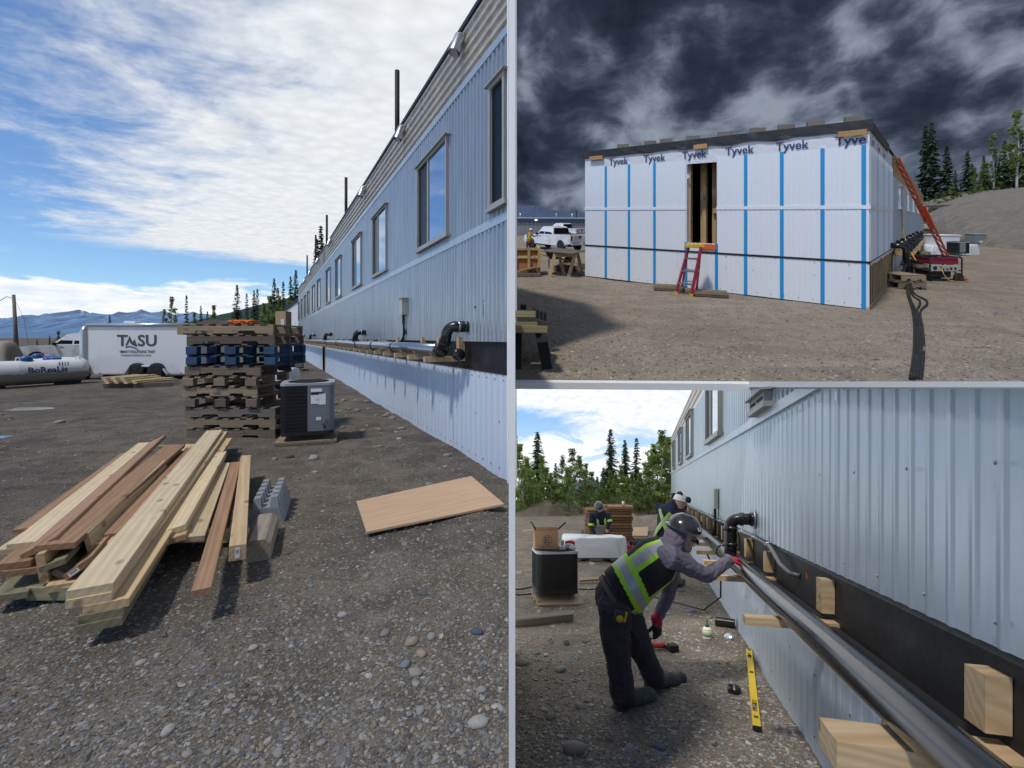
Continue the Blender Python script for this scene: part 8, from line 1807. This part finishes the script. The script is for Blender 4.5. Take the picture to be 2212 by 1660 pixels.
# angle 0 points to the belly or the back depending on the loft frame: find the back side first
b_ = cam_side - axis_v * cam_side.dot(axis_v); b_.normalize(); a_ = axis_v.cross(b_); flip = a_.z < 0
def ang(th): return PI - th if flip else th
def fl1(t, th):
    q = math.degrees(ang(th)) % 360; e = abs((q - 172 + 180) % 360 - 180); return .62 * max(0, 1 - e / 75) ** 1.2 * max(0, 1 - abs(t - .10) / .55) + .0
vp = [belt.lerp(mid, .25), mid, chest, neck.lerp(chest, .35)]
vest(T, bd, vp, [.150, .155, .160, .115], [.185, .198, .215, .150], cam_side, lambda t, th: stripe1(t, ang(th)), fl1)
for c0, r_, nm_ in ((belt, .14, 'belt'),):
    mb = MB(); mb.tube([belt - axis_v * .005, belt + axis_v * .03], .142, 24, rb=.176, ref=cam_side, caps=False); T.part('belt', mb, mat('tan_belt', (.12, .085, .065), .8), bd)
hh = hard_hat(T, headc + hup * .035 - hfw * .012, hup, hfw, .112, HATB)
mb = MB(); sdh = hup.cross(hfw).normalized(); sdh = sdh if sdh.y < 0 else -sdh
fwn = (hfw - hup * hfw.dot(hup)).normalized()
for k, (a0, m_, w_) in enumerate(((-.5, mat('green_sticker', (.10, .30, .16), .5), .05), (.35, WHITEBOARD, .034), (.35, REDINK, .014))):
    r_ = .115; th = a0; n_ = (fwn * math.sin(th) + sdh * math.cos(th)); c0 = headc + hup * (.01 + r_ * .22 + r_ * .55) + fwn * (math.sin(th) * r_ * 1.17 * .84) + sdh * (math.cos(th) * r_ * .84) + (n_ + hup * .6).normalized() * (.004 + .002 * (k == 2))
    mb = MB(); nn_ = (n_ + hup * .6).normalized(); rr = nn_.cross(hup).normalized(); uu = rr.cross(nn_); hh2 = .012 if k == 0 else (w_ * .5 if k == 1 else .010)
    mb.add([c0 - rr * w_ / 2 - uu * hh2, c0 + rr * w_ / 2 - uu * hh2, c0 + rr * w_ / 2 + uu * hh2, c0 - rr * w_ / 2 + uu * hh2], [(0, 1, 2, 3)]); T.part('sticker', mb, m_, hh)
mb = MB(); mb.tube([headc + sdh * .088 + hup * .0 + fwn * .0, headc + sdh * .082 + fwn * .075 - hup * .002, headc + sdh * .05 + fwn * .10 - hup * .005, headc - sdh * .05 + fwn * .10 - hup * .005], .006, 6); mb.bar(headc + sdh * .065 + fwn * .090 - hup * .008, headc + sdh * .015 + fwn * .106 - hup * .012, .006, .036); T.part('safety_glasses', mb, BLACKM, bd)
face_bits(T, bd, headc, hup, hfw, .098, False)
p = P7(290, 905, 3.37); mb = MB(); mb.bevbox(p, (.085, .035, .075), .012, (0, .25, 0)); tp = single('tape_measure', mb, mat('rubber_grey', (.05, .055, .06), .7), L0, p, 'black and yellow tape measure clipped on the bending worker trousers', 'tape measure')
mb = MB(); mb.lathe(p + Vector((-.005, -.02, -.008)), [(.026, 0), (.026, .003), (.001, .004)], 16, axis=(0, -1, 0)); mb.box(p + Vector((.037, -.012, .0)), (.014, .02, .07), (0, .25, 0)); o_ = bpy.data.objects.new('yellow_face', mb.mesh('yellow_face', YEL, L0, L0.w(p))); COL.objects.link(o_); o_.parent = tp
# ------------------------------------------------------------------ two workers farther back
def worker2():
    Yw = 7.5; S = lambda zx, zy, Y=Yw: P7(zx, zy, Y)
    ft = L3.w(Vector(((1452 - CX) / F * Yw, Yw, 0))); ftz = ft.z
    b0 = L3.w(Vector(((1440 - CX) / F * 7.45, 7.45, hgt3(2.5, 7.45)))); b1 = L3.w(Vector(((1462 - CX) / F * 7.6, 7.6, hgt3(2.6, 7.6))))
    T = Thing('person', L0, (b0 + b1) / 2, 'worker with white hard hat, seen from behind, lime cross straps on navy jacket', 'person')
    hip = A3(1440, 1178, Yw); ch = A3(1448, 1108, Yw); nk = A3(1459, 1093, Yw); hc = A3(1471, 1086, Yw - .05)
    fw = Vector((.75, .65, -.15)); back = Vector((-.75, -.65, .1)).normalized(); sdv = Vector((.65, -.75, 0))
    L = [(0, [b0 + up3 * .1, b0.lerp(hip, .55) + fw * .06, hip + sdv * -.08], [.075, .085, .115], None, None), (0, [b1 + up3 * .1, b1.lerp(hip, .55) + fw * .06, hip + sdv * .10], [.075, .085, .115], None, None),
         (1, [hip, hip.lerp(ch, .5), ch, nk], [.14, .15, .16, .09], [.17, .19, .22, .11], sdv), (3, [nk, nk.lerp(hc, .5)], [.065, .06], None, None), (2, [b0 + up3 * .05, b0 + up3 * .05 + fw * .2], [.055, .05], None, None), (2, [b1 + up3 * .05, b1 + up3 * .05 + fw * .2], [.055, .05], None, None)]
    for s in (-1, 1):
        sh = ch + sdv * s * .20 + up3 * .03; el = sh + fw * .22 - up3 * .18 + sdv * s * .03; wr = W3w = el + fw * .22 + up3 * .02
        L += [(1, [sh, sh.lerp(el, .5), el, wr], [.085, .075, .062, .045], None, None)] + hand_lofts(wr, fw, (0, 0, -1), .5, 4)
    L += head_lofts(hc, (.1, .1, 1), fw, .10, 3)
    bd = make_body(T, 'body', L, [TANP, NAVY, BOOT, SKIN, GLOVEB], .014, 3)
    ax = (ch - hip).normalized(); wv = [hip + ax * .02, hip.lerp(ch, .5), ch, ch.lerp(nk, .7)]
    b_ = (back - ax * back.dot(ax)).normalized(); a_ = ax.cross(b_)
    mb = MB()
    for s in (-1, 1):                                     # crossing straps on the back
        pts = []
        for k in range(9): t = k / 8; c = hip.lerp(ch, .15 + .95 * t); th = s * (1.0 - 2.0 * t * .75); pts.append(c + b_ * (math.cos(th) * .185) + a_ * (math.sin(th) * .205))
        for w_, m_, o in ((.032, LIME, .0), (.014, SILV, .006)):
            mb = MB()
            for p0, p1 in zip(pts[:-1], pts[1:]): n_ = ((p0 + p1) / 2 - hip.lerp(ch, .5)); n_ = (n_ - ax * n_.dot(ax)).normalized(); mb.bar(p0 + n_ * o, p1 + n_ * o, w_ * 2, .008, n_)
            T.part('strap', mb, m_, bd)
    for w_, m_, e in ((.035, LIME, 0), (.014, SILV, .004)):
        mb = MB(); c = hip + ax * .10; mb.tube([c - ax * w_, c + ax * w_], .175 + e, 24, rb=.20 + e, ref=sdv, caps=False); T.part('waist_band', mb, m_, bd)
    h = hard_hat(T, hc + up3 * .01, (.25, .25, .94), fw, .118, HATW)
    for s in (-1, 1): mb = MB(); c = hc + sdv * s * .125 + up3 * .075; mb.lathe(c, [(.045, -.02), (.05, 0), (.04, .03), (.001, .035)], 14, axis=sdv * s); T.part('ear_muff', mb, BLACKM, h)
    mb = MB(); mb.lathe(hc + up3 * .13 + back * .03, [(.05, 0), (.05, .02), (.001, .03)], 12, axis=(-.5, -.5, .7)); T.part('rear_light', mb, BLACKM, h)
    face_bits(T, bd, hc, (.1, .1, 1), fw, .10, True)
worker2()
def worker3():
    Yw = 12.6; b0 = L3.w(Vector(((1289 - CX) / F * Yw, Yw, hgt3(2.2, Yw)))); b1 = L3.w(Vector(((1304 - CX) / F * Yw, Yw, hgt3(2.4, Yw))))
    T = Thing('person', L0, (b0 + b1) / 2, 'far worker in navy jacket and black hard hat stooping beside the brown lumber stack', 'person')
    hip = A3(1300, 1147, Yw + .18); ch = A3(1295.5, 1114, Yw + .02); nk = A3(1294.5, 1104, Yw - .10); hc = A3(1293.5, 1096, Yw - .16); fw = Vector((-.05, -.85, -.5)); sdv = Vector((1, 0, 0)); hu = Vector((0, -.35, .9))
    L = [(0, [b0 + up3 * .1, b0.lerp(hip, .5) + Vector((-.03, -.10, 0)), hip - sdv * .10], [.07, .08, .11], None, None), (0, [b1 + up3 * .1, b1.lerp(hip, .5) + Vector((.03, -.10, 0)), hip + sdv * .10], [.07, .08, .11], None, None), (1, [hip, hip.lerp(ch, .5), ch, nk], [.13, .14, .15, .09], [.17, .19, .22, .11], sdv), (3, [nk, nk.lerp(hc, .6)], [.06, .06], None, None), (2, [b0 + up3 * .05, b0 + Vector((-.02, -.18, .05))], [.055, .05], None, None), (2, [b1 + up3 * .05, b1 + Vector((.02, -.18, .05))], [.055, .05], None, None)]
    for s, (hu_, hv) in ((-1, (1286, 1160)), (1, (1312, 1142))):
        sh = ch + sdv * s * .22 + up3 * .02; wr = A3(hu_, hv, Yw - .22); el = sh.lerp(wr, .5) + sdv * s * .06; L += [(1, [sh, sh.lerp(el, .5), el, wr], [.085, .075, .06, .045], None, None)] + hand_lofts(wr, (wr - el), (0, -1, 0), .5, 3)
    L += head_lofts(hc, hu, fw, .10, 3); bd = make_body(T, 'body', L, [mat('brown_trousers', (.075, .06, .05), .9), NAVY, BOOT, SKIN], .016, 3)
    for s in (-1, 1):
        a = ch + sdv * s * .10 + Vector((0, -.06, .10)); b = hip.lerp(ch, .15) + sdv * s * .05 + Vector((0, -.17, 0)); c = ch.lerp(hip, .35) + sdv * s * .10 + Vector((0, -.185, 0))
        for w_, m_, o in ((.055, LIME, 0), (.022, SILV, .006)): mb = MB(); mb.bar(a + Vector((0, -o - .02, .0)), c + Vector((0, -o, 0)), w_, .012, (0, -1, .3)); mb.bar(c + Vector((0, -o, 0)), b + Vector((0, -o, 0)), w_, .012, (0, -1, .3)); T.part('brace_stripe', mb, m_, bd)
        sh = ch + sdv * s * .22 + up3 * .02; wr = A3(1286, 1160, Yw - .22) if s < 0 else A3(1312, 1142, Yw - .22); el = sh.lerp(wr, .5) + sdv * s * .06; d_ = (el - sh).normalized(); c0 = sh.lerp(el, .8)
        mb = MB(); mb.tube([c0, c0 + d_ * .06], .075, 14, caps=False); T.part('sleeve_band', mb, LIME, bd)
    hard_hat(T, hc + hu * .01, hu, fw, .118, HATB); face_bits(T, bd, hc, hu, fw, .10, True)
    a = A3(1297, 1162, Yw - .35); board_obj('board', a - up3 * .45 + Vector((0, .05, 0)), a + up3 * .32, .22, .04, GREYW, up=(0, 1, 0), label='grey board held upright by the far worker', cat='board')
worker3()
